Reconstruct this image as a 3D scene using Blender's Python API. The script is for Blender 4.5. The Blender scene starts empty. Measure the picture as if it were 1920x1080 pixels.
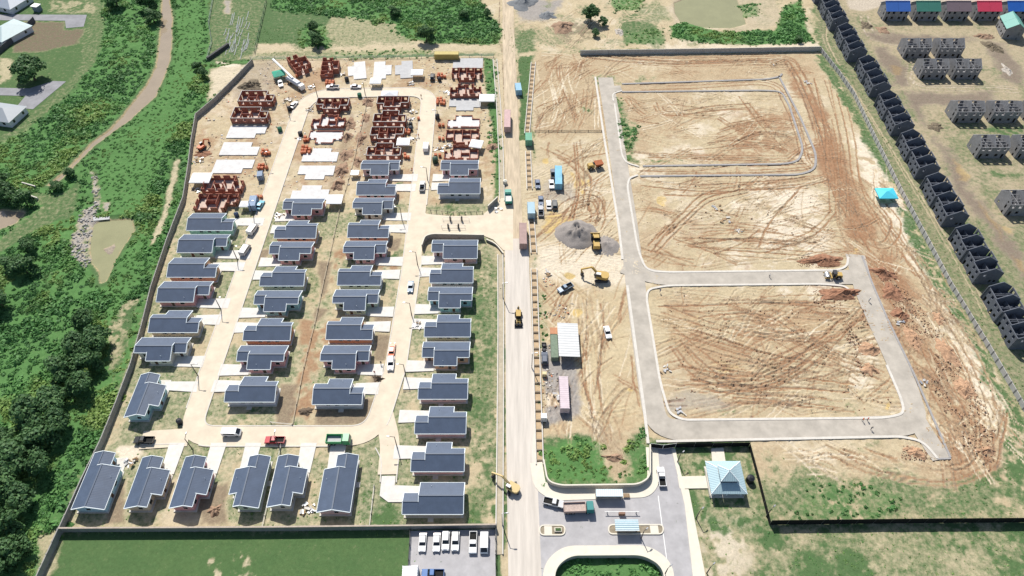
import bpy, math, random
import numpy as np
from mathutils import Vector
from mathutils.geometry import tessellate_polygon
random.seed(7)
rng = np.random.default_rng(7)
sc = bpy.context.scene
COL = sc.collection
rad = math.radians

# ------------------------------------------------------------------ camera, sky, sun, exposure
F, PITCH, H = 1310.0, rad(50.0), 170.0          # focal length in pixels of a 1920 wide frame, tilt, flying height
cam = bpy.data.cameras.new('drone_camera')
cam.sensor_width = 36.0
cam.lens = 36.0 * F / 1920.0
cam.clip_start = 1.0
cam.clip_end = 9000.0
camo = bpy.data.objects.new('drone_camera', cam)
camo.location = (0, 0, H)
camo.rotation_euler = (rad(40.0), 0, 0)
COL.objects.link(camo)
sc.camera = camo

SUN_EL, SUN_AZ = rad(50.0), rad(-19.0)           # azimuth clockwise from +Y
w = bpy.data.worlds.new('World')
sc.world = w
w.use_nodes = True
nt = w.node_tree
bg = nt.nodes['Background']
sky = nt.nodes.new('ShaderNodeTexSky')
sky.sky_type = 'NISHITA'
sky.sun_disc = False
sky.sun_elevation = SUN_EL
sky.sun_rotation = SUN_AZ
sky.air_density = 1.0
sky.dust_density = 1.2
nt.links.new(sky.outputs[0], bg.inputs[0])
bg.inputs[1].default_value = 0.085
sun = bpy.data.lights.new('sun', 'SUN')
sun.energy = 4.6
sun.angle = rad(0.53)
sun.color = (1.0, 0.955, 0.88)
suno = bpy.data.objects.new('sun', sun)
sd = Vector((math.sin(SUN_AZ) * math.cos(SUN_EL), math.cos(SUN_AZ) * math.cos(SUN_EL), math.sin(SUN_EL)))
suno.rotation_euler = (-sd).to_track_quat('-Z', 'Y').to_euler()
suno.location = sd * 400
COL.objects.link(suno)
vs = sc.view_settings
vs.view_transform = 'Standard'
vs.look = 'None'
vs.exposure = 0.38
vs.gamma = 1.0

# ------------------------------------------------------------------ helpers
cP, sP = math.cos(PITCH), math.sin(PITCH)
def at(x, y, z=0.0):
    """ground point (height z) seen at pixel x, y of the 1920 x 1080 photograph"""
    u = (x - 960) / F; v = (540 - y) / F
    d = (u, cP + v * sP, -sP + v * cP)
    t = (z - H) / d[2]
    return (d[0] * t, d[1] * t)
def A(pts, z=0.0):
    return [at(p[0], p[1], z) for p in pts]

def vnoise(x, y, seed=0):
    xi = np.floor(x).astype(np.int64); yi = np.floor(y).astype(np.int64)
    fx = x - xi; fy = y - yi
    fx = fx * fx * (3 - 2 * fx); fy = fy * fy * (3 - 2 * fy)
    def h(a, b):
        n = (a * 374761393 + b * 668265263 + seed * 1442695041) & 0xFFFFFFFF
        n = ((n ^ (n >> 13)) * 1274126177) & 0xFFFFFFFF
        n = (n ^ (n >> 16)) & 0xFFFFFF
        return n / float(0xFFFFFF)
    return (h(xi, yi) * (1 - fx) + h(xi + 1, yi) * fx) * (1 - fy) + (h(xi, yi + 1) * (1 - fx) + h(xi + 1, yi + 1) * fx) * fy
def fbm(x, y, s, octv=4, seed=0):
    r = 0; a = 0.5; t = 0
    for k in range(octv):
        r = r + a * vnoise(x / s, y / s, seed + k * 17); t += a
        a *= 0.55; s *= 0.5
    return r / t

USED = {}
def tag(o, label=None, cat=None, group=None, kind=None):
    if label: o['label'] = label; USED.setdefault(label, []).append(o.name)
    if cat: o['category'] = cat
    if group: o['group'] = group
    if kind: o['kind'] = kind
    return o
def empty(name, x, y, z=0.0, rz=0.0):
    o = bpy.data.objects.new(name, None)
    o.empty_display_size = 0.3
    o.location = (x, y, z); o.rotation_euler = (0, 0, rz)
    COL.objects.link(o)
    return o
def inst(name, me, parent=None, loc=(0, 0, 0), rz=0.0, sc_=None):
    o = bpy.data.objects.new(name, me)
    o.location = loc; o.rotation_euler = (0, 0, rz)
    if sc_: o.scale = sc_
    COL.objects.link(o)
    if parent: o.parent = parent
    return o
def copy_tree(o, parent=None):
    c = o.copy(); COL.objects.link(c)
    if parent: c.parent = parent
    for ch in o.children: copy_tree(ch, c)
    return c

class MB:
    def __init__(s): s.v = []; s.f = []; s.mi = []
    def add(s, pts, faces, m=0):
        b = len(s.v); s.v += [tuple(p) for p in pts]
        for f in faces: s.f.append(tuple(i + b for i in f)); s.mi.append(m)
        return s
    def box(s, x0, x1, y0, y1, z0, z1, m=0):
        return s.add([(x0, y0, z0), (x1, y0, z0), (x1, y1, z0), (x0, y1, z0), (x0, y0, z1), (x1, y0, z1), (x1, y1, z1), (x0, y1, z1)],
                     [(0, 3, 2, 1), (4, 5, 6, 7), (0, 1, 5, 4), (1, 2, 6, 5), (2, 3, 7, 6), (3, 0, 4, 7)], m)
    def hexa(s, p, m=0):      # 8 points: bottom ring ccw then top ring
        return s.add(p, [(0, 3, 2, 1), (4, 5, 6, 7), (0, 1, 5, 4), (1, 2, 6, 5), (2, 3, 7, 6), (3, 0, 4, 7)], m)
    def frus(s, x0, x1, y0, y1, z0, X0, X1, Y0, Y1, z1, m=0):
        return s.hexa([(x0, y0, z0), (x1, y0, z0), (x1, y1, z0), (x0, y1, z0), (X0, Y0, z1), (X1, Y0, z1), (X1, Y1, z1), (X0, Y1, z1)], m)
    def prism(s, poly, z0, z1, m=0):
        if sum(poly[i][0] * poly[(i + 1) % len(poly)][1] - poly[(i + 1) % len(poly)][0] * poly[i][1] for i in range(len(poly))) < 0: poly = poly[::-1]
        n = len(poly)
        pts = [(p[0], p[1], z0) for p in poly] + [(p[0], p[1], z1) for p in poly]
        fs = [tuple(range(n, 2 * n)), tuple(range(n - 1, -1, -1))] + [(i, (i + 1) % n, n + (i + 1) % n, n + i) for i in range(n)]
        return s.add(pts, fs, m)
    def extx(s, prof, x0, x1, m=0):   # closed profile [(y,z)] ccw seen from +x, extruded along x
        n = len(prof)
        pts = [(x0, p[0], p[1]) for p in prof] + [(x1, p[0], p[1]) for p in prof]
        fs = [tuple(range(n, 2 * n)), tuple(range(n - 1, -1, -1))] + [(i, (i + 1) % n, n + (i + 1) % n, n + i) for i in range(n)]
        return s.add(pts, fs, m)
    def exty(s, prof, y0, y1, m=0):   # closed profile [(x,z)] ccw seen from -y
        n = len(prof)
        pts = [(p[0], y0, p[1]) for p in prof] + [(p[0], y1, p[1]) for p in prof]
        fs = [tuple(range(n)), tuple(range(2 * n - 1, n - 1, -1))] + [((i + 1) % n, i, n + i, n + (i + 1) % n) for i in range(n)]
        return s.add(pts, fs, m)
    def tube(s, p0, p1, r0, r1=None, n=6, m=0):
        r1 = r0 if r1 is None else r1
        p0 = Vector(p0); p1 = Vector(p1); d = (p1 - p0).normalized()
        a = d.orthogonal().normalized(); b = d.cross(a)
        pts = []
        for p, r in ((p0, r0), (p1, r1)):
            for i in range(n):
                t = 2 * math.pi * i / n
                pts.append(tuple(p + (a * math.cos(t) + b * math.sin(t)) * r))
        return s.add(pts, [(i, (i + 1) % n, n + (i + 1) % n, n + i) for i in range(n)] + [tuple(range(n - 1, -1, -1)), tuple(range(n, 2 * n))], m)
    def bar(s, p0, p1, wd, h, m=0):   # box beam from p0 to p1
        p0 = Vector(p0); p1 = Vector(p1); d = (p1 - p0).normalized()
        up = Vector((0, 0, 1)) if abs(d.z) < 0.95 else Vector((0, 1, 0))
        sd_ = d.cross(up).normalized() * (wd / 2); u = sd_.cross(d).normalized() * (h / 2)
        q = [p0 - sd_ - u, p0 + sd_ - u, p1 + sd_ - u, p1 - sd_ - u, p0 - sd_ + u, p0 + sd_ + u, p1 + sd_ + u, p1 - sd_ + u]
        return s.hexa(q, m)
    def mesh(s, name, mats, T=None, flip=False, smooth=False):
        me = bpy.data.meshes.new(name)
        v = [T(*p) for p in s.v] if T else s.v
        f = [x[::-1] for x in s.f] if flip else s.f
        me.from_pydata(v, [], f)
        for m in (mats if isinstance(mats, (list, tuple)) else [mats]): me.materials.append(m)
        if len(me.materials) > 1: me.polygons.foreach_set('material_index', s.mi)
        if smooth: me.polygons.foreach_set('use_smooth', [True] * len(me.polygons))
        me.update()
        return me
    def build(s, name, mats, parent=None, T=None, flip=False, loc=(0, 0, 0), rz=0.0, smooth=False):
        return inst(name, s.mesh(name, mats, T, flip, smooth), parent, loc, rz)

def np_mesh(name, verts, quads, mats, smooth=False):
    me = bpy.data.meshes.new(name)
    nv, nf = len(verts), len(quads); k = quads.shape[1]
    me.vertices.add(nv); me.vertices.foreach_set('co', np.ascontiguousarray(verts, dtype=np.float32).ravel())
    me.loops.add(nf * k); me.loops.foreach_set('vertex_index', np.ascontiguousarray(quads, dtype=np.int32).ravel())
    me.polygons.add(nf)
    me.polygons.foreach_set('loop_start', np.arange(0, nf * k, k, dtype=np.int32))
    me.polygons.foreach_set('loop_total', np.full(nf, k, dtype=np.int32))
    if smooth: me.polygons.foreach_set('use_smooth', np.ones(nf, dtype=bool))
    me.update(calc_edges=True)
    for m in mats: me.materials.append(m)
    return me

# ------------------------------------------------------------------ materials
def S(r, g, b, k=1.0):
    f = lambda c: ((c / 255) / 12.92 if c <= 10 else ((c / 255 + 0.055) / 1.055) ** 2.4) * k
    return (f(r), f(g), f(b), 1.0)
MATS = {}
def mat(name, col, rough=0.85, var=0.18, scale=1.5, metal=0.0, bump=0.0, wave=None, spec=0.3, stretch=None):
    if name in MATS: return MATS[name]
    m = bpy.data.materials.new(name); m.use_nodes = True
    n = m.node_tree.nodes; l = m.node_tree.links
    b = n['Principled BSDF']
    b.inputs['Roughness'].default_value = rough
    b.inputs['Metallic'].default_value = metal
    b.inputs['Specular IOR Level'].default_value = spec
    geo = n.new('ShaderNodeNewGeometry')
    nz = n.new('ShaderNodeTexNoise'); nz.inputs['Scale'].default_value = scale; nz.inputs['Detail'].default_value = 5
    nz.inputs['Roughness'].default_value = 0.65
    if stretch:
        vm = n.new('ShaderNodeVectorMath'); vm.operation = 'MULTIPLY'; vm.inputs[1].default_value = stretch
        l.new(geo.outputs['Position'], vm.inputs[0]); l.new(vm.outputs[0], nz.inputs['Vector'])
    else: l.new(geo.outputs['Position'], nz.inputs['Vector'])
    mr = n.new('ShaderNodeMapRange')
    mr.inputs[1].default_value = 0.25; mr.inputs[2].default_value = 0.75
    mr.inputs[3].default_value = 1 - var; mr.inputs[4].default_value = 1 + var
    l.new(nz.outputs['Fac'], mr.inputs[0])
    hs = n.new('ShaderNodeHueSaturation'); hs.inputs['Color'].default_value = col
    l.new(mr.outputs[0], hs.inputs['Value'])
    l.new(hs.outputs[0], b.inputs['Base Color'])
    hgt = None
    if wave:   # (axis, period, strength)
        sx = n.new('ShaderNodeSeparateXYZ'); l.new(geo.outputs['Position'], sx.inputs[0])
        mu = n.new('ShaderNodeMath'); mu.operation = 'MULTIPLY'; mu.inputs[1].default_value = 2 * math.pi / wave[1]
        l.new(sx.outputs[wave[0]], mu.inputs[0])
        si = n.new('ShaderNodeMath'); si.operation = 'SINE'; l.new(mu.outputs[0], si.inputs[0])
        hgt = si; st = wave[2]
    elif bump: hgt = nz; st = bump
    if hgt:
        bp = n.new('ShaderNodeBump'); bp.inputs['Strength'].default_value = st; bp.inputs['Distance'].default_value = 0.1
        l.new(hgt.outputs[0], bp.inputs['Height']); l.new(bp.outputs[0], b.inputs['Normal'])
    MATS[name] = m
    return m
M = dict(
    roofx=mat('slate_roof_sheet_x', (0.066, 0.092, 0.143, 1), 0.52, 0.16, 0.45, wave=('X', 0.42, 0.07), spec=0.5),
    roofy=mat('slate_roof_sheet_y', (0.066, 0.092, 0.143, 1), 0.52, 0.16, 0.45, wave=('Y', 0.42, 0.07), spec=0.5),
    ridge=mat('ridge_capping', (0.085, 0.11, 0.155, 1), 0.5, 0.05),
    trim=mat('white_trim', (0.74, 0.80, 0.82, 1), 0.6, 0.05),
    conc=mat('pale_concrete', (0.56, 0.53, 0.48, 1), 0.9, 0.13, 0.9),
    slab=mat('fresh_concrete_slab', (0.58, 0.57, 0.56, 1), 0.9, 0.16, 0.5),
    greyslab=mat('dull_concrete_slab', (0.43, 0.43, 0.43, 1), 0.9, 0.12, 0.7),
    wallc=mat('weathered_block_wall', (0.30, 0.29, 0.27, 1), 0.95, 0.20, 0.8),
    panel=mat('precast_panel', (0.45, 0.44, 0.43, 1), 0.9, 0.14, 0.6),
    darkshell=mat('bare_grey_render', (0.125, 0.138, 0.165, 1), 0.95, 0.24, 0.7, bump=0.2),
    darkpost=mat('dark_concrete', (0.07, 0.07, 0.07, 1), 0.9, 0.2),
    brick=mat('red_clay_block', (0.33, 0.13, 0.09, 1), 0.9, 0.35, 1.2, bump=0.15),
    ring=mat('ring_beam_concrete', (0.44, 0.42, 0.40, 1), 0.9, 0.15),
    pallet=mat('orange_clay_block', (0.52, 0.17, 0.085, 1), 0.85, 0.22, 2.5),
    wood=mat('rough_timber', (0.28, 0.19, 0.11, 1), 0.9, 0.25),
    glass=mat('dark_window_glass', (0.015, 0.018, 0.022, 1), 0.12, 0.1, spec=0.6),
    dark=mat('dark_void', (0.008, 0.008, 0.009, 1), 0.9, 0.1),
    tyre=mat('tyre_rubber', (0.012, 0.012, 0.012, 1), 0.85, 0.1),
    chrome=mat('bare_steel', (0.42, 0.43, 0.45, 1), 0.4, 0.1, metal=0.6),
    galv=mat('galvanised_sheet', (0.50, 0.51, 0.51, 1), 0.55, 0.08, 0.5, metal=0.2, wave=('Y', 0.9, 0.3)),
    blueroof=mat('pale_blue_roof_sheet', (0.36, 0.49, 0.54, 1), 0.5, 0.05, 0.5, wave=('Y', 0.45, 0.35)),
    blueroofx=mat('pale_blue_roof_sheet_x', (0.36, 0.49, 0.54, 1), 0.5, 0.05, 0.5, wave=('X', 0.45, 0.35)),
    canvas=mat('white_canvas', (0.78, 0.78, 0.77, 1), 0.8, 0.05),
    bark=mat('tree_bark', (0.10, 0.075, 0.05, 1), 0.95, 0.2),
    asphalt=mat('worn_asphalt', (0.37, 0.36, 0.365, 1), 0.95, 0.16, 0.35),
    gravelroad=mat('compacted_grey_base', (0.40, 0.365, 0.315, 1), 0.95, 0.22, 0.25),
    dustroad=mat('dusty_cream_road', (0.60, 0.52, 0.405, 1), 0.95, 0.13, 0.30),
    mainroad=mat('dust_covered_asphalt', (0.53, 0.485, 0.43, 1), 0.95, 0.18, 0.9, stretch=(1.0, 0.07, 1.0)),
    bareroad=mat('rutted_sand_road', (0.48, 0.395, 0.285, 1), 0.95, 0.30, 1.0, stretch=(1.0, 0.12, 1.0)),
    paint=mat('road_paint', (0.72, 0.72, 0.70, 1), 0.8, 0.1),
    screen=mat('black_shade_cloth', (0.006, 0.007, 0.008, 1), 0.95, 0.2),
    skin=mat('skin', (0.16, 0.08, 0.05, 1), 0.7, 0.05),
)
def paint(name, c, rough=0.35): return mat('paint_' + name, c, rough, 0.05, 1.0, spec=0.5)
def wallm(name, c): return mat('wall_' + name, c, 0.85, 0.10, 0.8)
WALL = dict(
    mint=wallm('mint', (0.42, 0.62, 0.52, 1)), peach=wallm('peach', (0.66, 0.42, 0.27, 1)), pink=wallm('pink', (0.66, 0.36, 0.36, 1)),
    beige=wallm('beige', (0.58, 0.50, 0.38, 1)), cream=wallm('cream', (0.66, 0.63, 0.54, 1)), teal=wallm('teal', (0.30, 0.52, 0.56, 1)),
    orange=wallm('orange', (0.60, 0.33, 0.19, 1)), white=wallm('white', (0.64, 0.63, 0.66, 1)), green=wallm('green', (0.50, 0.60, 0.46, 1)),
    blue=wallm('blue', (0.40, 0.62, 0.74, 1)), rose=wallm('rose', (0.66, 0.48, 0.46, 1)), aqua=wallm('aqua', (0.45, 0.66, 0.66, 1)))

# ------------------------------------------------------------------ ground: one sheet, painted soil types, real ruts and banks
def axis(segs):
    r = []
    for a, b, d in segs:
        n = max(1, int(round((b - a) / d))); r += list(np.linspace(a, b, n, endpoint=False))
    r.append(segs[-1][1])
    return np.array(r)
GX = axis([(-6000, -600, 600), (-600, -260, 20), (-260, -128, 0.8), (-128, 6, 0.5), (6, 150, 0.34), (150, 245, 0.8), (245, 600, 20), (600, 6000, 600)])
GY = axis([(-1500, -60, 240), (-60, 48, 6), (48, 80, 0.5), (80, 285, 0.37), (285, 335, 0.7), (335, 600, 12), (600, 8000, 600)])
X, Y = np.meshgrid(GX, GY)
Z = np.zeros_like(X)
near = (X > -262) & (X < 262) & (Y > 30) & (Y < 420)
n1 = fbm(X, Y, 9.0, 4, 1); n2 = fbm(X, Y, 9.0, 4, 2); n3 = fbm(X, Y, 2.4, 3, 3); n4 = fbm(X, Y, 30.0, 4, 4)
m1 = fbm(X, Y, 2.0, 2, 8) - 0.5; m2 = fbm(X, Y, 2.0, 2, 9) - 0.5
nfine = fbm(X, Y, 1.1, 2, 12)
CH = {k: np.zeros_like(X) for k in ('G', 'D', 'R', 'P', 'K', 'W', 'B', 'L', 'BU')}
CH['G'][:] = 1.0

def sdist(poly, warp, m=6.0):
    """signed distance (inside > 0) to polygon over the touched part of the grid"""
    px = np.array([p[0] for p in poly]); py = np.array([p[1] for p in poly])
    i0, i1 = np.searchsorted(GX, [px.min() - m, px.max() + m]); j0, j1 = np.searchsorted(GY, [py.min() - m, py.max() + m])
    sl = (slice(j0, j1), slice(i0, i1))
    x = X[sl] + (n1[sl] - 0.5) * 4 * warp + m1[sl] * 1.6 * warp
    y = Y[sl] + (n2[sl] - 0.5) * 4 * warp + m2[sl] * 1.6 * warp
    ins = np.zeros(x.shape, bool); d2 = np.full(x.shape, 1e9)
    n = len(poly)
    for i in range(n):
        x0, y0 = poly[i]; x1, y1 = poly[(i + 1) % n]
        c = ((y0 > y) != (y1 > y)) & (x < (x1 - x0) * (y - y0) / ((y1 - y0) or 1e-9) + x0)
        ins ^= c
        dx, dy = x1 - x0, y1 - y0; L = dx * dx + dy * dy or 1e-9
        t = np.clip(((x - x0) * dx + (y - y0) * dy) / L, 0, 1)
        d2 = np.minimum(d2, (x - x0 - t * dx) ** 2 + (y - y0 - t * dy) ** 2)
    d = np.sqrt(d2)
    return sl, np.where(ins, d, -d)
def ss(a, b, x):
    t = np.clip((x - a) / (b - a), 0, 1); return t * t * (3 - 2 * t)
def area(pts, vals, soft=1.0, warp=1.0, amt=1.0, patch=None, world=False):
    """lay soil types over a polygon; patch=(noise array, lo, hi) breaks it up"""
    sl, d = sdist(pts if world else A(pts), warp)
    a = ss(-soft, soft, d) * amt
    if patch is not None: a = a * ss(patch[1] - .07, patch[2] + .07, patch[0][sl] + (nfine[sl] - .5) * .30)
    for k in CH:
        if k in vals or '*' in vals:
            CH[k][sl] = CH[k][sl] * (1 - a) + vals.get(k, vals.get('*', 0)) * a
    return sl, a
def dig(pts, depth, soft=1.5, warp=0.6):
    sl, d = sdist(A(pts), warp); Z[sl] -= depth * ss(-soft * 0.3, soft, d)
def crom(p, n=8):
    p = [Vector((a[0], a[1])) for a in p]; q = [p[0] * 2 - p[1]] + p + [p[-1] * 2 - p[-2]]; r = []
    for i in range(1, len(q) - 2):
        for k in range(n):
            t = k / n; a, b, c, d = q[i - 1:i + 3]
            r.append(0.5 * ((2 * b) + (c - a) * t + (2 * a - 5 * b + 4 * c - d) * t * t + (3 * b - a - 3 * c + d) * t ** 3))
    r.append(p[-1]); return r
def offs(line, o):
    r = []
    for i, p in enumerate(line):
        t = (line[min(i + 1, len(line) - 1)] - line[max(i - 1, 0)]); t = t.normalized() if t.length > 1e-6 else Vector((1, 0))
        oo = o[i] if hasattr(o, '__len__') else o
        r.append(p + Vector((-t.y, t.x)) * oo)
    return r
def stroke(line, wd, vals, amt=1.0, dz=0.0, ridge=0.0):
    m = wd * 2.0 + 0.6
    xs = [p.x for p in line]; ys = [p.y for p in line]
    for c0 in range(0, len(line) - 1, 6):
        seg = line[c0:c0 + 7]
        i0, i1 = np.searchsorted(GX, [min(p.x for p in seg) - m, max(p.x for p in seg) + m]); j0, j1 = np.searchsorted(GY, [min(p.y for p in seg) - m, max(p.y for p in seg) + m])
        if i1 <= i0 or j1 <= j0: continue
        sl = (slice(j0, j1), slice(i0, i1)); x = X[sl] + m1[sl] * 0.5; y = Y[sl] + m2[sl] * 0.5
        d2 = np.full(x.shape, 1e9)
        for i in range(len(seg) - 1):
            a, b = seg[i], seg[i + 1]; dx, dy = b.x - a.x, b.y - a.y; L = dx * dx + dy * dy or 1e-9
            t = np.clip(((x - a.x) * dx + (y - a.y) * dy) / L, 0, 1)
            d2 = np.minimum(d2, (x - a.x - t * dx) ** 2 + (y - a.y - t * dy) ** 2)
        d = np.sqrt(d2); hw = wd / 2
        a = (1 - ss(hw * 0.45, hw * 1.15, d)) * amt * (0.55 + 0.8 * n3[sl])
        a = np.clip(a, 0, 1)
        for k, v in vals.items(): CH[k][sl] = CH[k][sl] * (1 - a) + v * a
        if dz: Z[sl] = np.where(near[sl], Z[sl] - dz * (1 - ss(hw * 0.5, hw * 1.2, d)) + ridge * np.exp(-((d - hw * 1.5) / (hw * 0.6)) ** 2), Z[sl])
RED = dict(R=0.9, G=0.0, P=0.0, W=0.0, D=0.0); PALE = dict(P=0.9, R=0.0, G=0.0, D=0.0); WET = dict(W=0.9, R=0.1, G=0.0)
BRN = dict(R=0.4, B=0.5, G=0.0, P=0.0); 
def track(pts, n=2, gap=2.0, wd=0.55, vals=RED, amt=0.95, dz=0.16, ridge=0.13, jit=0.5, world=False):
    line = crom(pts if world else A(pts), 8)
    for k in range(n):
        o = (k - (n - 1) / 2) * gap + random.uniform(-jit, jit) * (2.6 if n > 3 else 1)
        ph = random.uniform(0, 6); am = random.uniform(0.1, 0.45) * (3.0 if n > 3 else 1)
        oo = [o + am * math.sin(ph + i * 0.14) for i in range(len(line))]
        a0 = random.randint(0, max(0, len(line) // (3 if n > 3 else 8))); a1 = len(line) - random.randint(0, max(0, len(line) // (3 if n > 3 else 8)))
        l = offs(line, oo)[a0:a1]
        if len(l) > 1 and random.random() < .75 and vals.get('P', 0) < .6: stroke(offs(l, wd * random.choice((-.55, .55))), wd * .55, dict(B=.9, R=.45, G=0, P=0, W=0), amt * random.uniform(.45, .85), 0, 0)
        if len(l) > 1: stroke(l, wd * random.uniform(0.8, 1.3), vals, amt * random.uniform(0.6, 1.1), dz, ridge)

SOIL = {'*': 0.0}
# --- estate (left)
EST = [(470, 112), (935, 104), (1000, 100), (1000, 500), (1010, 905), (1000, 1090), (940, 1090), (935, 990), (120, 992), (195, 830), (285, 545), (345, 378), (360, 258), (370, 218)]
area(EST, SOIL, 0.6, 0.3)
area([(120, 995), (195, 830), (285, 545), (345, 378), (935, 378), (935, 990)], dict(G=0.50, D=0.62, P=0.45), 3, 1.2, patch=(n1, 0.22, 0.50))
area([(470, 112), (930, 108), (930, 380), (345, 380), (365, 220)], dict(R=0.28, P=0.35), 4, 1, patch=(n1, 0.35, 0.65))
area([(470, 112), (930, 108), (930, 380), (345, 380), (365, 220)], dict(R=0.55, P=0.0), 4, 1, patch=(n2, 0.50, 0.70))
area([(470, 112), (930, 108), (930, 380), (345, 380), (365, 220)], dict(P=0.75), 4, 1, patch=(n3, 0.52, 0.72), amt=.6)
# lawns round the houses
area([(885, 480), (935, 480), (935, 985), (870, 985)], dict(G=0.62, D=0.42, P=0.0), 2, 1, patch=(n1, 0.30, 0.55))
area([(540, 440), (615, 440), (540, 790), (500, 790)], dict(G=0.5, D=0.45), 2, 1.4, patch=(n2, 0.35, 0.55))
for q in ([(700, 810), (760, 840), (760, 990), (690, 990)], [(560, 835), (600, 835), (580, 930), (555, 930)], [(300, 690), (380, 690), (375, 715), (290, 720)], [(310, 738), (365, 738), (345, 800), (285, 790)]):
    area(q, dict(G=0.55, D=0.4), 1.5, 1.2, patch=(n3, 0.38, 0.55))
area([(690, 930), (752, 930), (752, 990), (690, 990)], dict(G=1.0, D=0.0), 2, 1.3, patch=(n2, 0.35, 0.5))
area([(878, 940), (930, 930), (932, 985), (876, 985)], dict(G=0.9, D=0.1), 2, 1.5, patch=(n3, 0.4, 0.55))
for x, y, s in ((890, 560, 1), (905, 660, 1), (900, 760, 1), (915, 860, 1), (900, 600, 1), (560, 470, .8), (545, 610, .8), (530, 660, .8), (470, 770, .8), (740, 340, .6), (735, 480, .6), (850, 400, .7)):
    area([(x - 22 * s, y - 26 * s), (x + 22 * s, y - 26 * s), (x + 20 * s, y + 26 * s), (x - 24 * s, y + 26 * s)], dict(G=0.85, D=0.2, P=0), 2.5, 2.0, patch=(n3, 0.40, 0.58))
# bare earth round fresh houses
DK = dict(B=0.75, G=0, D=0, R=0.05, P=0.0)
for q in ([(700, 590), (735, 590), (730, 612), (695, 612)], [(705, 628), (733, 628), (725, 680), (700, 680)], [(590, 770), (690, 745), (720, 745), (705, 790), (640, 797), (585, 797)], [(690, 700), (722, 700), (716, 722), (690, 722)],
          [(525, 720), (562, 720), (548, 795), (515, 795)], [(585, 575), (620, 575), (600, 600), (590, 610)], [(590, 490), (625, 490), (610, 545), (600, 560)], [(720, 445), (750, 445), (745, 470), (715, 470)], [(395, 720), (425, 720), (415, 740), (390, 740)],
          [(485, 470), (512, 468), (500, 490), (478, 490)], [(200, 920), (240, 900), (235, 985), (200, 985)], [(370, 925), (430, 900), (430, 980), (365, 985)]):
    area(q, DK, 1.0, 0.7, amt=0.85)
for q in ([(565, 600), (640, 598), (600, 700), (590, 740), (545, 790), (560, 700)], [(640, 455), (665, 455), (645, 500), (625, 520), (610, 560), (600, 560)], [(700, 495), (745, 495), (740, 515), (700, 515)], [(620, 470), (650, 470), (640, 490), (620, 490)], [(545, 770), (600, 730), (600, 770), (575, 797)]):
    area(q, dict(R=0.75, G=0, D=0, P=0), 1.5, 1.2, amt=0.9, patch=(n3, 0.25, 0.5))
# spoil strips behind the rows
for q in ([(650, 205), (668, 200), (640, 360), (615, 365)], [(680, 205), (705, 195), (690, 320), (668, 310)]):
    area(q, dict(R=0.35, B=0.45), 1.5, 1.0, patch=(n2, 0.3, 0.5))
area([(475, 115), (520, 110), (530, 160), (475, 190), (440, 185), (425, 165)], dict(B=0.35, K=0.35), 3, 1.2)
area([(222, 842), (262, 832), (268, 850), (240, 885), (226, 880)], dict(P=1.0, G=0, D=0), 1.2, 1.0)
area([(330, 900), (372, 900), (365, 985), (300, 985)], dict(P=0.4, B=0.2, G=0, D=0), 2, 1)
# --- corridor of the main road
area([(925, 60), (1002, 60), (1002, 480), (936, 480)], dict(P=0.25, G=0), 1.5, 0.6)
for q in ([(905, 108), (932, 108), (940, 340), (925, 395), (928, 300)], [(966, 105), (998, 105), (992, 262), (972, 262), (976, 200)], [(1000, 60), (1008, 130), (1006, 260), (996, 260), (998, 110)], [(936, 640), (948, 640), (948, 1040), (934, 1040)], [(1008, 500), (1022, 505), (1028, 900), (1014, 900)], [(932, 490), (946, 490), (946, 660), (934, 660)], [(995, 270), (1008, 275), (1012, 340), (1004, 350)]):
    area(q, dict(G=0.95, P=0, D=0.1), 0.9, 0.6, patch=(n3, 0.12, 0.32))
# --- top middle ground
TOP = [(885, -20), (1525, -20), (1530, 92), (1090, 96), (1000, 105), (930, 104)]
area(TOP, SOIL, 3, 1.5)
area(TOP, dict(P=0.5), 3, 1.5, patch=(n1, 0.45, 0.65))
area(TOP, dict(G=0.45, D=.4, B=.3), 3, 1.5, patch=(n2, 0.54, 0.66))
area([(960, 0), (1060, 0), (1030, 40), (970, 40)], dict(K=0.8, P=0.2), 3, 1.5)
area([(1100, 95), (1535, 92), (1535, 100), (1100, 106)], dict(G=0.75, D=0.3), 1.5, 0.7)
area([(400, 95), (930, 85), (935, 100), (400, 112)], dict(G=0.5, D=0.4), 1, 1)
area([(420, 80), (640, 82), (760, 72), (800, 80), (930, 84), (935, 97), (700, 97), (560, 95), (450, 103)], dict(P=0.3, G=0.0), 2, 1.2)
area([(620, 25), (740, 35), (770, 60), (780, 85), (620, 88), (600, 60)], dict(G=0.45, D=0.6), 3, 1.5)
area([(505, 20), (600, 25), (620, 90), (560, 92), (505, 60)], dict(G=0.85, D=0.3), 3, 1.5)
area([(1250, 85), (1535, 80), (1535, 92), (1250, 92)], dict(P=0.6, G=0), 1, 1)
area([(1075, 40), (1110, 45), (1120, 75), (1060, 78), (1030, 55)], dict(G=0.3, B=0.6), 2, 1.6, patch=(n3, .3, .5))
area([(1165, 25), (1200, 25), (1240, 60), (1250, 80), (1170, 84), (1160, 60)], dict(G=0.75, D=0.45), 2, 1.5)
area([(1225, 0), (1260, 20), (1260, 40), (1200, 40), (1190, 20)], dict(G=0.5, D=0.5, B=.2), 2, 1.5)
area([(968, 55), (1000, 55), (1005, 100), (970, 100)], dict(G=0.7, D=0.45), 1.5, 1)
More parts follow.
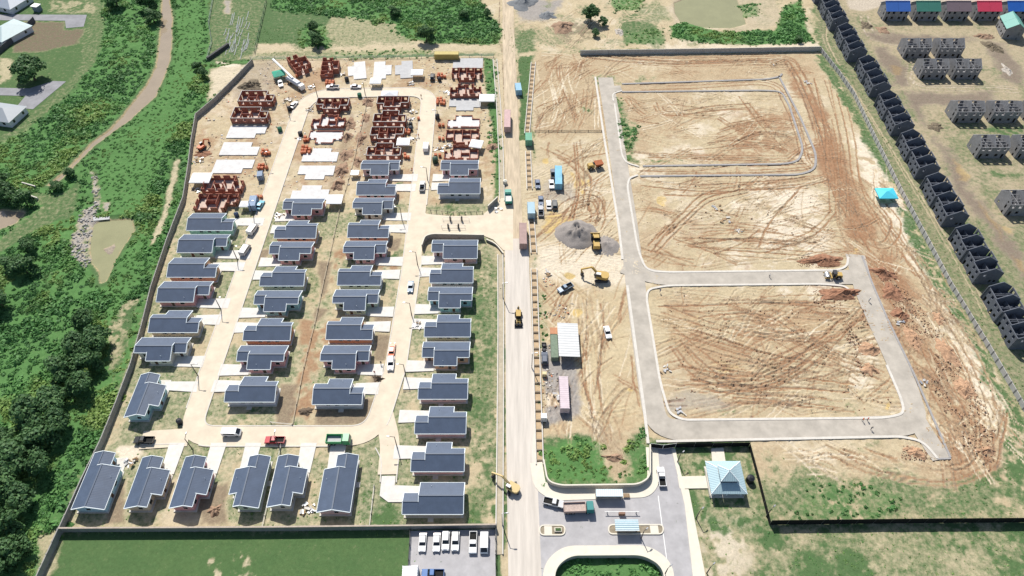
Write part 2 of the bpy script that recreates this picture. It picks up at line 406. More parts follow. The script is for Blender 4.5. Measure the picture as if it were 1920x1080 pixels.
# --- right site
SITE = [(1000, 100), (1535, 98), (1600, 180), (1640, 265), (1690, 370), (1780, 540), (1850, 655), (1915, 770), (1990, 975), (1442, 978), (1402, 830), (1215, 828), (1215, 905), (1015, 905), (1012, 800), (1000, 480)]
area(SITE, SOIL, 1.2, 0.8)
area(SITE, dict(P=0.75), 4, 1.0, patch=(n1, 0.48, 0.66))
area(SITE, dict(R=0.45), 4, 1.0, patch=(n2, 0.52, 0.70))
area(SITE, dict(W=0.4), 4, 1.0, patch=(n4, 0.50, 0.66), amt=0.6)
n5 = fbm(X, Y, 45.0, 5, 91)
area(SITE, dict(R=0.42, P=0.05), 4, 1.0, patch=(n5, 0.46, 0.58), amt=.85)
area(SITE, dict(P=0.55, K=0.22, R=0.05), 4, 1.0, patch=(n4, 0.54, 0.64), amt=.7)
# the compound's finer patches
area([(1010, 500), (1180, 560), (1210, 820), (1020, 830)], dict(W=0.30, P=0.25), 3, 1)
area([(1000, 260), (1130, 250), (1185, 470), (1010, 480)], dict(P=0.35, R=0.1), 3, 1, patch=(n2, 0.3, 0.6))
area([(1005, 455), (1190, 485), (1215, 540), (1100, 540), (1000, 505)], dict(P=0.75, R=0, K=0.15), 2.5, 1)
area([(1000, 545), (1060, 545), (1055, 600), (1015, 600)], dict(R=0.2, D=0.25), 2, 1)
area([(1045, 345), (1080, 345), (1075, 375), (1018, 378), (1012, 352), (1030, 330)], dict(K=0.5, P=0.3), 1.5, 1)
area([(1018, 640), (1080, 660), (1085, 780), (1020, 800), (1020, 700)], dict(K=0.85, R=0, W=0), 1.5, 1)
area([(1020, 735), (1048, 735), (1048, 760), (1022, 758)], dict(P=1, K=0), 0.8, 0.8)
area([(1275, 730), (1340, 735), (1370, 760), (1330, 780), (1260, 778), (1250, 745)], dict(K=0.5, R=0.15), 2.5, 1.5)
for q in ([(1030, 392), (1090, 420), (1010, 440)], [(1070, 320), (1100, 340), (1098, 360), (1085, 365)]):
    area(q, dict(W=0.9, P=0), 1, 1)
for (x, y, rx, ry) in ((1108, 345, 5, 10), (1083, 345, 4, 14), (1095, 355, 4, 14), (1080, 587, 14, 8), (1068, 515, 10, 6), (1300, 595, 10, 5), (1350, 682, 18, 6), (1370, 690, 16, 5), (1240, 375, 10, 9), (1605, 473, 5, 6), (1360, 697, 14, 4), (1022, 303, 8, 4), (1178, 729, 5, 4), (1420, 690, 8, 3), (1660, 760, 6, 8), (1590, 720, 8, 3)):
    q = [(x + rx * math.cos(t * .785), y + ry * math.sin(t * .785)) for t in range(8)]
    area(q, dict(W=1.0, R=0, P=0), 0.5, 0.8); dig(q, 0.12, 0.8, 0.8)
# grass inside the right site
for q, g in (([(1025, 830), (1110, 828), (1130, 800), (1140, 905), (1020, 905)], .95), ([(1160, 860), (1210, 800), (1215, 905), (1150, 905)], .9), ([(1150, 178), (1175, 190), (1195, 305), (1170, 300)], .85), ([(1180, 225), (1200, 235), (1195, 262), (1175, 262)], .9), ([(1190, 300), (1290, 298), (1290, 308), (1195, 310)], .7),
             ([(1440, 930), (1500, 890), (1560, 900), (1680, 920), (1760, 915), (1880, 870), (1960, 960), (1445, 978)], .85), ([(1520, 895), (1620, 900), (1700, 930), (1660, 975), (1500, 975)], .95), ([(1880, 760), (1920, 790), (1960, 900), (1900, 920), (1880, 860)], .9),
             ([(1530, 105), (1550, 108), (1620, 220), (1660, 300), (1690, 350), (1670, 340), (1600, 220), (1560, 160)], .95), ([(1685, 390), (1705, 400), (1770, 530), (1790, 590), (1760, 560), (1700, 450)], .95), ([(1760, 545), (1790, 560), (1860, 690), (1915, 790), (1900, 800), (1840, 690)], .85),
             ([(1440, 845), (1460, 860), (1450, 905), (1435, 890)], .7), ([(1540, 762), (1600, 758), (1600, 775), (1540, 775)], .6), ([(1340, 768), (1380, 760), (1380, 778), (1340, 778)], .6), ([(1600, 835), (1650, 825), (1650, 842), (1610, 845)], .6), ([(1100, 138), (1140, 140), (1165, 158), (1120, 160)], .6), ([(1200, 140), (1230, 142), (1225, 152), (1200, 152)], .6), ([(1085, 195), (1110, 198), (1108, 210), (1090, 210)], .8), ([(1420, 905), (1440, 900), (1445, 980), (1430, 960)], .6)):
    area(q, dict(G=g, D=0.25, P=0, R=0.0, W=0), 2.0, 1.4, patch=(n3, 0.30, 0.50))
area([(1420, 900), (1500, 880), (1900, 900), (1960, 970), (1450, 978)], dict(D=0.30, G=0.66, R=.05, B=.25, P=0), 4, 1.6, patch=(n1, 0.25, 0.45), amt=0.95)
area([(1020, 832), (1110, 825), (1145, 905), (1018, 906)], dict(G=.95, D=.1, P=0, W=0), 2, 1.2)
area([(1165, 850), (1208, 800), (1216, 905), (1150, 906)], dict(G=.85, D=.2, P=0, W=0), 2, 1.2)
area([(1110, 800), (1165, 800), (1175, 880), (1150, 905), (1140, 890)], dict(R=.35, B=.3, G=0), 2, 1)
for q in ([(1530, 105), (1552, 108), (1625, 220), (1665, 300), (1692, 352), (1672, 345), (1600, 225), (1560, 165)], [(1683, 385), (1706, 400), (1772, 530), (1792, 590), (1765, 570), (1700, 455)], [(1762, 545), (1792, 560), (1862, 690), (1917, 790), (1900, 805), (1842, 700)]):
    area(q, dict(G=.8, D=.2, P=0, R=0), 1.5, 1.0, patch=(n3, .12, .3))
# red belts of the haul track
area([(1500, 105), (1540, 200), (1590, 300), (1600, 360), (1640, 420), (1690, 520), (1720, 560), (1650, 560), (1600, 480), (1570, 380), (1540, 320), (1510, 200), (1470, 130)], dict(R=0.85, P=0), 3, 1.2, patch=(n2, 0.22, 0.42))
area([(1635, 520), (1690, 540), (1760, 650), (1850, 820), (1870, 900), (1800, 905), (1760, 800), (1700, 680), (1650, 590)], dict(R=0.62, P=0, B=.12), 3, 1.4, patch=(n3, 0.30, 0.46))
area([(1500, 130), (1100, 120), (1010, 100), (1100, 108), (1500, 106), (1530, 118)], dict(R=0.35), 2, 1)
area([(1400, 205), (1490, 200), (1500, 296), (1330, 298), (1360, 250)], dict(R=.6, P=0), 4, 1.4, patch=(n3, .3, .5))
area([(1230, 560), (1420, 560), (1600, 580), (1560, 640), (1450, 700), (1300, 690), (1240, 640)], dict(R=.45, W=.25, P=0), 4, 1.4, patch=(n1, .3, .5))
area([(1640, 260), (1720, 420), (1790, 580), (1880, 760), (1850, 780), (1740, 560), (1640, 380), (1590, 260)], dict(P=0.9, R=0), 3, 1.2, patch=(n3, 0.35, 0.5))
area([(1400, 365), (1480, 340), (1540, 360), (1560, 480), (1420, 480)], dict(P=0.85, R=0.1), 5, 1.5, patch=(n2, 0.3, 0.5))
area([(1240, 340), (1380, 400), (1360, 450), (1220, 470)], dict(P=0.5), 5, 1.5, patch=(n1, 0.3, 0.5))
# --- tracks
random.seed(21)
for k in range(3):
    track([(1085, 98), (1130, 106), (1260, 114 + k * 2), (1450, 110 + k * 3), (1490, 130), (1530, 220), (1560, 330)], 3, 2.2)
for pts, n, gap in (
    ([(1555, 150), (1580, 250), (1590, 340), (1620, 400), (1680, 490), (1720, 560)], 6, 2.2), ([(1530, 150), (1560, 260), (1575, 330), (1580, 420), (1600, 475)], 5, 1.8),
    ([(1190, 350), (1300, 358), (1400, 352), (1500, 345), (1560, 335)], 5, 1.6), ([(1575, 340), (1620, 440), (1660, 460), (1680, 420), (1650, 380)], 2, 2), ([(1575, 430), (1620, 425), (1650, 410)], 2, 1.6),
    ([(1600, 370), (1680, 470), (1760, 590), (1820, 690), (1850, 800), (1845, 870), (1800, 900), (1720, 895)], 4, 2.0), ([(1640, 520), (1720, 640), (1800, 780), (1830, 860), (1830, 890)], 4, 1.8), ([(1540, 835), (1620, 880), (1700, 900), (1790, 905), (1860, 870), (1875, 810)], 2, 2.0),
    ([(1520, 300), (1400, 305), (1300, 320), (1200, 318)], 2, 1.6), ([(1220, 470), (1290, 400), (1330, 370), (1420, 350)], 3, 1.6), ([(1215, 470), (1260, 420)], 2, 2),
    ([(1260, 455), (1350, 462), (1480, 470), (1590, 480)], 5, 1.4), ([(1270, 460), (1330, 450), (1420, 445), (1500, 452)], 4, 1.2), ([(1570, 390), (1520, 440), (1430, 470)], 2, 1.8), ([(1500, 350), (1440, 420), (1420, 470)], 1, 1.8),
    # bottom lot
    ([(1235, 572), (1400, 570), (1550, 575), (1600, 572)], 4, 1.5), ([(1240, 610), (1330, 640), (1450, 675), (1560, 690), (1650, 720)], 5, 1.4), ([(1250, 625), (1330, 690), (1390, 718), (1470, 700), (1560, 640), (1610, 590)], 4, 1.4), ([(1370, 580), (1440, 615), (1520, 660), (1600, 700), (1660, 750)], 4, 1.6),
    ([(1430, 570), (1500, 620), (1560, 660), (1640, 690)], 3, 1.4), ([(1270, 700), (1380, 725), (1500, 730), (1620, 740)], 4, 1.5), ([(1250, 730), (1400, 722), (1480, 690), (1560, 620)], 2, 2), ([(1260, 640), (1300, 690), (1340, 710), (1420, 715)], 3, 1.5), ([(1290, 612), (1400, 600), (1520, 620)], 4, 1.3), ([(1240, 590), (1330, 620), (1430, 640), (1540, 630)], 4, 1.4),
    ([(1450, 680), (1540, 640), (1600, 600), (1620, 580)], 3, 1.5), ([(1350, 745), (1450, 750), (1600, 765)], 3, 1.5),
    # top lot
    ([(1230, 190), (1240, 210), (1270, 215), (1340, 205), (1420, 200)], 3, 1.5), ([(1180, 185), (1190, 200), (1210, 215)], 3, 1.3), ([(1330, 260), (1400, 235), (1480, 225)], 4, 1.5), ([(1300, 280), (1420, 270), (1490, 285)], 5, 1.4), ([(1340, 290), (1430, 250), (1490, 260)], 4, 1.5), ([(1390, 180), (1430, 230), (1490, 290)], 2, 2), ([(1200, 290), (1330, 296), (1480, 298)], 3, 1.3), ([(1350, 220), (1400, 245), (1490, 250)], 4, 1.2),
    # between kerbs of the ring
    ([(1170, 165), (1300, 160), (1440, 156), (1480, 200), (1508, 290), (1490, 315), (1210, 320)], 3, 1.6),
    # yard
    ([(1005, 275), (1060, 300), (1090, 325), (1100, 345), (1090, 400)], 4, 1.6), ([(1080, 250), (1085, 300), (1088, 360), (1075, 420)], 3, 1.5), ([(1045, 420), (1070, 385), (1110, 375), (1120, 400), (1110, 430)], 6, 1.2), ([(1100, 430), (1130, 390), (1120, 365), (1095, 365)], 4, 1.1), ([(1005, 450), (1020, 440), (1060, 400)], 3, 1.2),
    ([(1110, 555), (1118, 620), (1110, 700), (1130, 800)], 4, 1.3), ([(1020, 215), (1050, 190), (1060, 170)], 3, 1.3)):
    track(pts, n, gap)
for pts, n, gap in (([(1020, 130), (1040, 200), (1030, 240)], 4, 1.6), ([(1050, 130), (1060, 170), (1090, 230)], 5, 1.5), ([(1000, 100), (1060, 105), (1110, 118)], 3, 1.6), ([(1105, 545), (1105, 620), (1115, 760), (1140, 820)], 3, 2), ([(1000, 480), (1100, 490), (1180, 500), (1240, 520)], 5, 2.0), ([(1180, 480), (1195, 500), (1260, 525)], 3, 1.5), ([(1000, 500), (1080, 480), (1160, 500), (1190, 540)], 4, 1.8),
                    ([(1800, 820), (1850, 760), (1800, 660), (1720, 540)], 3, 2.2), ([(1680, 340), (1760, 480), (1840, 620), (1900, 760)], 2, 2.2), ([(1650, 260), (1700, 360)], 3, 1.5), ([(1850, 760), (1870, 810)], 3, 1.5)):
    track(pts, n, gap, vals=dict(P=0.7, W=0.2, R=0), dz=0.07)
for pts, n, gap in (([(1010, 40), (1060, 35), (1090, 20), (1150, 15), (1180, 35), (1230, 30)], 3, 2), ([(960, 60), (985, 45), (1010, 45), (1040, 80), (1075, 95), (1120, 108)], 5, 1.6), ([(1130, 90), (1150, 75), (1160, 40), (1200, 30), (1230, 0)], 4, 1.5), ([(1060, 95), (1095, 60), (1110, 40)], 2, 2), ([(950, 0), (952, 60), (957, 100), (960, 200), (965, 330)], 5, 1.4), ([(948, 100), (944, 60), (950, 20)], 4, 1.5), ([(1240, 40), (1250, 60), (1258, 85)], 2, 1.7)):
    track(pts, n, gap, vals=dict(P=0.3, R=0.35, W=0.2, G=0), dz=0.08)
# many short scrapes so the bare soil is never smooth
LOTS = [([(1160, 178), (1490, 178), (1495, 298), (1195, 302)], 110, 10), ([(1190, 340), (1560, 335), (1590, 480), (1215, 500)], 140, 10), ([(1225, 545), (1610, 545), (1690, 770), (1260, 775)], 200, 12), ([(1000, 110), (1115, 115), (1125, 240), (1005, 240)], 80, 60), ([(1010, 260), (1130, 255), (1180, 480), (1020, 450)], 80, 50), ([(1025, 530), (1170, 545), (1205, 810), (1040, 800)], 70, 80), ([(1600, 330), (1700, 380), (1860, 720), (1840, 870), (1740, 800)], 190, 115), ([(1130, 110), (1500, 108), (1500, 140), (1140, 140)], 40, 5), ([(1440, 840), (1760, 870), (1800, 890), (1450, 890)], 25, 150)]
for poly, n, ang in LOTS:
    pw = A(poly); xs = [p[0] for p in pw]; ys = [p[1] for p in pw]
    for k in range(n):
        x, y = random.uniform(min(xs), max(xs)), random.uniform(min(ys), max(ys))
        t = rad(ang + random.gauss(0, 28)); L = random.uniform(6, 24); bend = random.uniform(-0.25, 0.25)
        pts = [(x + L * s * math.cos(t + bend * s), y + L * s * math.sin(t + bend * s)) for s in (-.5, 0, .5)]
        v = random.choice([RED, RED, BRN, PALE, dict(P=0.5, W=0.4), dict(R=0.5)])
        track(pts, random.choice([1, 2, 2, 3]), random.uniform(0.8, 2.0), random.uniform(0.35, 0.6), v, random.uniform(0.35, 0.9), 0.11, 0.10, world=True)
# --- beyond the right fence
RF = [(1525, -20), (2100, -20), (2100, 900), (1915, 770), (1780, 540), (1690, 370), (1640, 265), (1540, 100)]
area(RF, dict(G=0.52, D=0.32, P=0.0, B=0.45, K=.25), 1.0, 0.5)
area([(1560, -10), (1930, -10), (1930, 130), (1640, 110)], dict(G=0.16, D=0.20, P=0.12, W=0.1, B=.36, K=.2), 4, 1.2, patch=(n2, 0.2, 0.42), amt=.8)
area([(1640, 60), (1930, 60), (1930, 420), (1760, 420)], dict(G=0.18, D=0.2, P=0.12, B=.36, K=.25), 4, 1.5, patch=(n1, 0.36, 0.5), amt=.8)
area([(1590, 0), (1920, -10), (1920, 5), (1700, 8), (1650, 12), (1620, 20), (1595, 18)], dict(P=1, K=0.3, G=0, D=0), 1.5, .6)
for q in ([(1615, 65), (1660, 65), (1780, 68), (1830, 72), (1800, 78), (1650, 80), (1625, 72)], [(1640, 90), (1670, 92), (1700, 140), (1710, 160), (1680, 160), (1660, 120)], [(1850, 75), (1880, 80), (1915, 130), (1910, 160), (1875, 145), (1860, 110)], [(1690, 172), (1860, 175), (1870, 190), (1720, 200), (1740, 240), (1700, 200)], [(1760, 260), (1800, 320), (1840, 380), (1890, 440), (1920, 480), (1920, 530), (1880, 470), (1830, 400), (1780, 330)]):
    area(q, dict(K=0.65, B=0.65, G=0.12, D=0.05, P=0, W=0.1), 2.5, 1.8)
for q in ([(1785, 300), (1820, 330), (1815, 345), (1800, 340)], [(1835, 380), (1870, 420), (1880, 450), (1850, 410)], [(1870, 420), (1900, 425), (1895, 440)], [(1900, 480), (1920, 490), (1920, 515), (1905, 500)], [(1670, 120), (1685, 125), (1690, 140), (1675, 140)]):
    area(q, dict(W=0.9, K=0.2, G=0), 1, 1)
track([(1620, 25), (1625, 45), (1640, 70), (1690, 80), (1760, 82)], 3, 2, vals=PALE)
track([(1690, 82), (1710, 120), (1720, 160), (1860, 165), (1920, 170)], 3, 2, vals=PALE)
track([(1545, 50), (1550, 85), (1600, 170), (1680, 300), (1800, 500), (1900, 690)], 2, 1.8, vals=dict(D=.6, P=.3, G=0))
for q in ([(1700, 250), (1720, 260), (1780, 380), (1760, 370)], [(1790, 390), (1830, 440), (1900, 560), (1880, 560)], [(1840, 320), (1920, 325), (1920, 335), (1845, 332)], [(1560, 100), (1600, 160), (1590, 165), (1555, 112)], [(1840, 235), (1930, 235), (1930, 250), (1845, 248)]):
    area(q, dict(G=0.85, D=0.25, P=0), 2, 1.5, patch=(n3, .3, .5))
# --- lower right field
area([(1440, 985), (2100, 970), (2100, 1200), (1300, 1200), (1300, 930), (1400, 930)], dict(G=0.55, D=0.50, P=0.0, B=.25), 1, 1)
area([(1440, 985), (2100, 970), (2100, 1200), (1300, 1200), (1300, 960)], dict(G=0.36, D=0.6, P=0.05, B=.3), 1, 1, patch=(n1, 0.50, 0.62))
area([(1440, 985), (2100, 970), (2100, 1200), (1300, 1200)], dict(G=1.0, D=0.05, P=0), 1, 1, patch=(n2, 0.55, 0.66))
area([(1310, 955), (1400, 965), (1420, 1100), (1320, 1100)], dict(P=0.75, D=0.3, G=0.12), 4, 1.6, patch=(n3, 0.36, 0.52))
area([(1265, 840), (1400, 840), (1440, 1000), (1320, 1000), (1300, 930)], dict(G=0.5, D=0.6), 1, 1)
area([(1265, 840), (1400, 840), (1440, 1000), (1320, 1000), (1300, 930)], dict(G=0.95, D=0.1), 1, 1, patch=(n3, 0.52, 0.64))
# --- bottom lawn
area([(100, 1003), (772, 1003), (772, 1130), (60, 1130)], dict(G=1.0, D=0.05, L=1.0), 0.6, 0.2)
area([(370, 1030), (460, 1040), (460, 1100), (360, 1100)], dict(D=0.6, P=.5, G=0.1), 2, 2, patch=(n3, .52, .6))
# --- left: canal, pond, mown tracks, far houses
LAWN = dict(G=0.75, D=0.38, L=1.0)
area([(-120, -20), (183, -20), (155, 65), (150, 120), (125, 155), (82, 195), (0, 260), (-120, 330)], dict(G=0.9, D=0.1, L=1.0), 1, 0.5)
area([(183, -20), (199, -20), (197, 40), (190, 95), (170, 130), (125, 180), (75, 225), (30, 270), (-60, 340), (-60, 290), (0, 258), (82, 195), (125, 155), (150, 120), (155, 65)], LAWN, 1, 0.4)
area([(45, 40), (118, 42), (120, 55), (155, 54), (150, 80), (110, 90), (60, 98), (20, 100)], dict(D=0.15, R=0.25, G=0.30, B=.9, P=0), 1.2, 0.8)
area([(95, 0), (182, 0), (178, 25), (90, 25)], dict(D=0.5, G=0.4, P=.1), 1.5, 1, patch=(n3, .3, .5))
area([(0, 110), (25, 110), (20, 150), (0, 160)], dict(D=0.7, G=0.2), 1.5, 1)
area([(40, 355), (80, 372), (82, 388), (0, 462), (-40, 500), (-40, 470), (0, 445)], LAWN, 1, 0.5)
area([(38, 354), (110, 365), (140, 350), (145, 335), (148, 340), (140, 385), (132, 410), (110, 410), (75, 430), (0, 472), (-20, 480), (0, 455), (80, 385)], LAWN, 0.8, 0.4)
area([(330, 300), (340, 300), (330, 350), (300, 440), (280, 470), (285, 440), (310, 380)], dict(D=0.5, P=0.4, G=0.2), 0.8, 0.8)
area([(200, 610), (245, 560), (265, 560), (225, 680), (205, 720)], dict(D=0.55, R=.2, G=0.35), 2, 1.4, patch=(n3, .4, .55))
area([(395, 130), (440, 120), (470, 122), (440, 150), (392, 190)], dict(P=0.6, D=0.3, G=0.1), 2, 1)
area([(395, 0), (500, 0), (480, 100), (400, 120), (390, 80)], dict(G=0.75, D=0.3, B=0.1), 1.5, .6)
area([(420, 0), (435, 0), (432, 26), (422, 26)], dict(K=0.8, G=0), 1, 1)
area([(405, 115), (450, 120), (450, 125), (405, 126)], dict(P=1, G=0), .6, .4)
area([(80, 1000), (118, 990), (100, 1080), (60, 1130), (70, 1060)], dict(D=.6, P=.2, G=.3), 1.5, 1)
RIV = [(302, -20), (301, 40), (296, 85), (291, 125), (272, 160), (248, 190), (230, 214), (205, 241), (168, 268), (150, 290), (120, 320), (86, 347), (100, 350), (115, 335), (128, 322), (155, 295), (178, 272), (215, 244), (247, 222), (266, 204), (292, 180), (310, 140), (320, 110), (323, 65), (324, 35), (316, -20)]
POND = [(173, 418), (200, 412), (247, 410), (253, 430), (232, 460), (216, 490), (198, 528), (186, 532), (184, 510), (170, 490), (168, 462)]
POOL = [(-30, 395), (10, 392), (48, 396), (30, 418), (-30, 440)]
TRP = [(1262, 5), (1300, -10), (1380, -10), (1392, 20), (1400, 45), (1372, 52), (1320, 52), (1275, 40), (1265, 25)]
for q in (RIV, POND, POOL, TRP):
    area(q, dict(W=0.6, B=0.5, G=0), 0.6, 0.2); dig(q, 0.9, 1.6, 0.2)
area([(1250, -10), (1450, -10), (1470, 45), (1400, 60), (1260, 50)], dict(W=0.2, K=0.5, P=0.3, G=0.05), 2, 1.5, amt=0.6)
for q in ([(170, 318), (182, 318), (188, 370), (182, 405), (170, 490), (160, 500), (135, 480), (133, 460), (150, 390), (176, 380)], [(192, 378), (206, 378), (206, 395), (194, 400)], [(175, 408), (205, 405), (205, 413), (176, 415)], [(262, 405), (278, 392), (280, 396), (264, 414)]):
    area(q, dict(P=0.5, K=0.75, G=0, D=0.0), 1.0, 1.2, patch=(n3, 0.28, 0.5))
q = [(190, 464), (205, 458), (214, 452), (216, 460), (210, 475), (198, 478)]
area(q, dict(P=0.7, K=0.5, G=0), 0.8, 0.5)
sl, d = sdist(A(q), 0.4); Z[sl] += 0.75 * ss(-1.5, 1.0, d)
# overgrowth density
def bush(pts, amt=1.0, soft=1.5, warp=1.0, grow_=0.0):
    sl, d = sdist(A(pts), warp); a = ss(-soft, soft, d + grow_); CH['BU'][sl] = CH['BU'][sl] * (1 - a) + amt * a
bush([(199, -20), (390, -20), (392, 90), (390, 120), (470, 112), (440, 140), (368, 215), (355, 300), (335, 380), (280, 545), (245, 680), (190, 830), (112, 1000), (70, 1090), (-80, 1100), (-80, 335), (0, 272), (75, 228), (125, 182), (170, 132), (190, 95)], 1.0)
for q in (RIV, POND, POOL, [(392, 130), (440, 118), (475, 118), (440, 150), (390, 190)], [(36, 352), (112, 368), (145, 340), (150, 318), (152, 340), (142, 385), (132, 412), (110, 412), (75, 432), (-30, 490), (-30, 465), (0, 450), (82, 386)],
          [(325, 295), (345, 295), (335, 350), (305, 440), (282, 475), (278, 460), (305, 380)], [(170, 318), (184, 318), (188, 370), (182, 405), (170, 490), (160, 500), (135, 480), (133, 460), (150, 395), (176, 385)], [(205, 610), (245, 560), (265, 560), (228, 680), (208, 720)], [(80, 1000), (118, 990), (100, 1080), (60, 1130), (70, 1060)], [(192, 378), (206, 378), (206, 395), (194, 400)]):
    bush(q, 0.0, 0.8, 0.4, 1.3 if q in (RIV, POND, POOL) else 0)
bush([(505, -20), (885, -20), (940, 55), (935, 82), (760, 75), (740, 45), (640, 30), (510, 20)], 1.0)
bush([(575, 45), (612, 50), (620, 88), (580, 92), (560, 80)], 0.8)
bush([(1140, -20), (1205, -20), (1200, 20), (1150, 22)], 0.8)
bush([(1255, 50), (1300, 45), (1350, 60), (1450, 55), (1470, 10), (1500, 0), (1525, 80), (1440, 84), (1340, 82), (1258, 72)], 1.0)
bush([(1375, 8), (1420, 5), (1425, 30), (1390, 35)], 0.7)
bush([(1025, 835), (1100, 832), (1125, 830), (1138, 903), (1022, 900)], 0.8); bush([(1165, 870), (1205, 810), (1214, 900), (1155, 903)], 0.5)
bush([(1060, 1052), (1200, 1050), (1245, 1070), (1245, 1110), (1040, 1110)], 0.7)
bush([(906, 110), (930, 110), (938, 300), (928, 390), (924, 300)], 0.5)
bush([(640, 96), (800, 92), (800, 106), (600, 110)], 0.5)
bush([(1515, 905), (1620, 905), (1700, 935), (1660, 972), (1500, 972)], 0.30)
bush([(1170, 235), (1195, 235), (1195, 262), (1178, 262)], 0.5); bush([(1155, 180), (1170, 185), (1185, 300), (1172, 290)], 0.25)
bush([(1010, 545), (1020, 545), (1026, 660), (1016, 660)], 0.5)
bush([(1170, 62), (1240, 50), (1248, 80), (1175, 84)], 0.35)
# low reed-grass meadows inside the overgrowth
CH['RE'] = np.zeros_like(X)
for q in ([(262, 205), (300, 160), (330, 60), (330, 0), (390, 0), (385, 100), (350, 190), (320, 260), (290, 270), (240, 300), (190, 310), (150, 330), (180, 290), (215, 262)], [(190, 300), (300, 265), (320, 270), (300, 330), (275, 385), (250, 405), (190, 405), (185, 330)], [(255, 430), (285, 440), (260, 520), (225, 600), (200, 590), (215, 500)]):
    sl, d = sdist(A(q), 1.2); CH['RE'][sl] = np.maximum(CH['RE'][sl], ss(-2, 3, d))
# relief
rough = (1 - CH['L'])
Z = Z + np.where(near, ((n3 - 0.5) * 0.28 + (fbm(X, Y, 1.3, 2, 30) - 0.5) * 0.12) * rough, 0)
bank = ss(0.2, 0.9, CH['BU']); Z = Z + np.where(near, bank * (n1 - 0.45) * 1.2, 0)
Z = np.where(near, Z, np.minimum(Z, -0.05))
CH['G'] = np.maximum(CH['G'], CH['BU'] * 0.9)

def ground_material():
    m = bpy.data.materials.new('site_soil_and_grass'); m.use_nodes = True
    n = m.node_tree.nodes; l = m.node_tree.links; b = n['Principled BSDF']
    b.inputs['Roughness'].default_value = 0.97; b.inputs['Specular IOR Level'].default_value = 0.15
    geo = n.new('ShaderNodeNewGeometry')
    def noise(scale, det=6, rough=0.7, dist=0.0):
        k = n.new('ShaderNodeTexNoise'); k.inputs['Scale'].default_value = scale; k.inputs['Detail'].default_value = det
        k.inputs['Roughness'].default_value = rough; k.inputs['Distortion'].default_value = dist
        l.new(geo.outputs['Position'], k.inputs['Vector']); return k.outputs['Fac']
    a1 = n.new('ShaderNodeAttribute'); a1.attribute_name = 'soil_a'
    a2 = n.new('ShaderNodeAttribute'); a2.attribute_name = 'soil_b'
    s1 = n.new('ShaderNodeSeparateColor'); l.new(a1.outputs['Color'], s1.inputs[0])
    s2 = n.new('ShaderNodeSeparateColor'); l.new(a2.outputs['Color'], s2.inputs[0])
    def math_(op, a, b_):
        k = n.new('ShaderNodeMath'); k.operation = op
        for i, v in enumerate((a, b_)):
            if hasattr(v, 'links'): l.new(v, k.inputs[i])
            else: k.inputs[i].default_value = v
        return k.outputs[0]
    def brk(fac, nz, amount):       # break a mask up with noise
        k = n.new('ShaderNodeMapRange'); k.interpolation_type = 'SMOOTHSTEP'
        sm = math_('ADD', fac, math_('MULTIPLY', math_('SUBTRACT', nz, 0.5), amount))
        l.new(sm, k.inputs[0]); k.inputs[1].default_value = 0.08; k.inputs[2].default_value = 0.92
        return math_('MULTIPLY', k.outputs[0], math_('GREATER_THAN', fac, 0.01))
    def mix(fac, c0, c1):
        k = n.new('ShaderNodeMix'); k.data_type = 'RGBA'
        if hasattr(fac, 'links'): l.new(fac, k.inputs[0])
        else: k.inputs[0].default_value = fac
        for i, c in ((6, c0), (7, c1)):
            if hasattr(c, 'links'): l.new(c, k.inputs[i])
            else: k.inputs[i].default_value = c
        return k.outputs[2]
    nf = noise(1.5, 7, 0.78); ng = noise(0.7, 6, 0.72); nh = noise(0.22, 6, 0.7); nk = noise(1.1, 8, 0.82)
    tan = mix(nh, (0.345, 0.275, 0.165, 1), (0.56, 0.475, 0.325, 1))
    c = mix(brk(a1.outputs['Alpha'], nf, 0.7), tan, (0.52, 0.385, 0.17, 1))              # wet yellow mud
    c = mix(brk(s1.outputs[1], nf, 0.9), c, (0.62, 0.545, 0.43, 1))                        # pale sand
    c = mix(brk(s1.outputs[0], nf, 0.9), c, mix(ng, (0.21, 0.11, 0.062, 1), (0.38, 0.225, 0.13, 1)))   # red earth
    c = mix(brk(s1.outputs[2], nf, 0.6), c, mix(nf, (0.20, 0.18, 0.165, 1), (0.40, 0.375, 0.35, 1)))       # grey gravel
    c = mix(brk(s2.outputs[2], nf, 0.8), c, mix(ng, (0.12, 0.085, 0.06, 1), (0.23, 0.175, 0.13, 1)))     # brown earth
    c = mix(brk(s2.outputs[1], nf, 1.5), c, mix(nf, (0.24, 0.21, 0.11, 1), (0.60, 0.53, 0.37, 1)))       # dry grass
    gr = mix(nf, (0.046, 0.100, 0.036, 1), (0.115, 0.180, 0.074, 1))
    lw = mix(nh, (0.050, 0.110, 0.040, 1), (0.105, 0.165, 0.062, 1))
    gr = mix(a2.outputs['Alpha'], gr, lw)
    a3 = n.new('ShaderNodeAttribute'); a3.attribute_name = 'overgrown'
    gr = mix(a3.outputs['Fac'], gr, mix(nf, (0.060, 0.150, 0.045, 1), (0.115, 0.235, 0.075, 1)))
    c = mix(brk(s2.outputs[0], ng, 1.6), c, gr)
    hs = n.new('ShaderNodeHueSaturation'); l.new(c, hs.inputs['Color'])
    mr = n.new('ShaderNodeMapRange'); mr.inputs[1].default_value = 0.2; mr.inputs[2].default_value = 0.8; mr.inputs[3].default_value = 0.66; mr.inputs[4].default_value = 1.30
    l.new(nk, mr.inputs[0]); l.new(mr.outputs[0], hs.inputs['Value'])
    l.new(hs.outputs[0], b.inputs['Base Color'])
    bp = n.new('ShaderNodeBump'); bp.inputs['Strength'].default_value = 0.55; bp.inputs['Distance'].default_value = 0.22
    l.new(nf, bp.inputs['Height']); l.new(bp.outputs[0], b.inputs['Normal'])
    return m
ny, nx = X.shape
ii = np.arange(ny * nx).reshape(ny, nx)
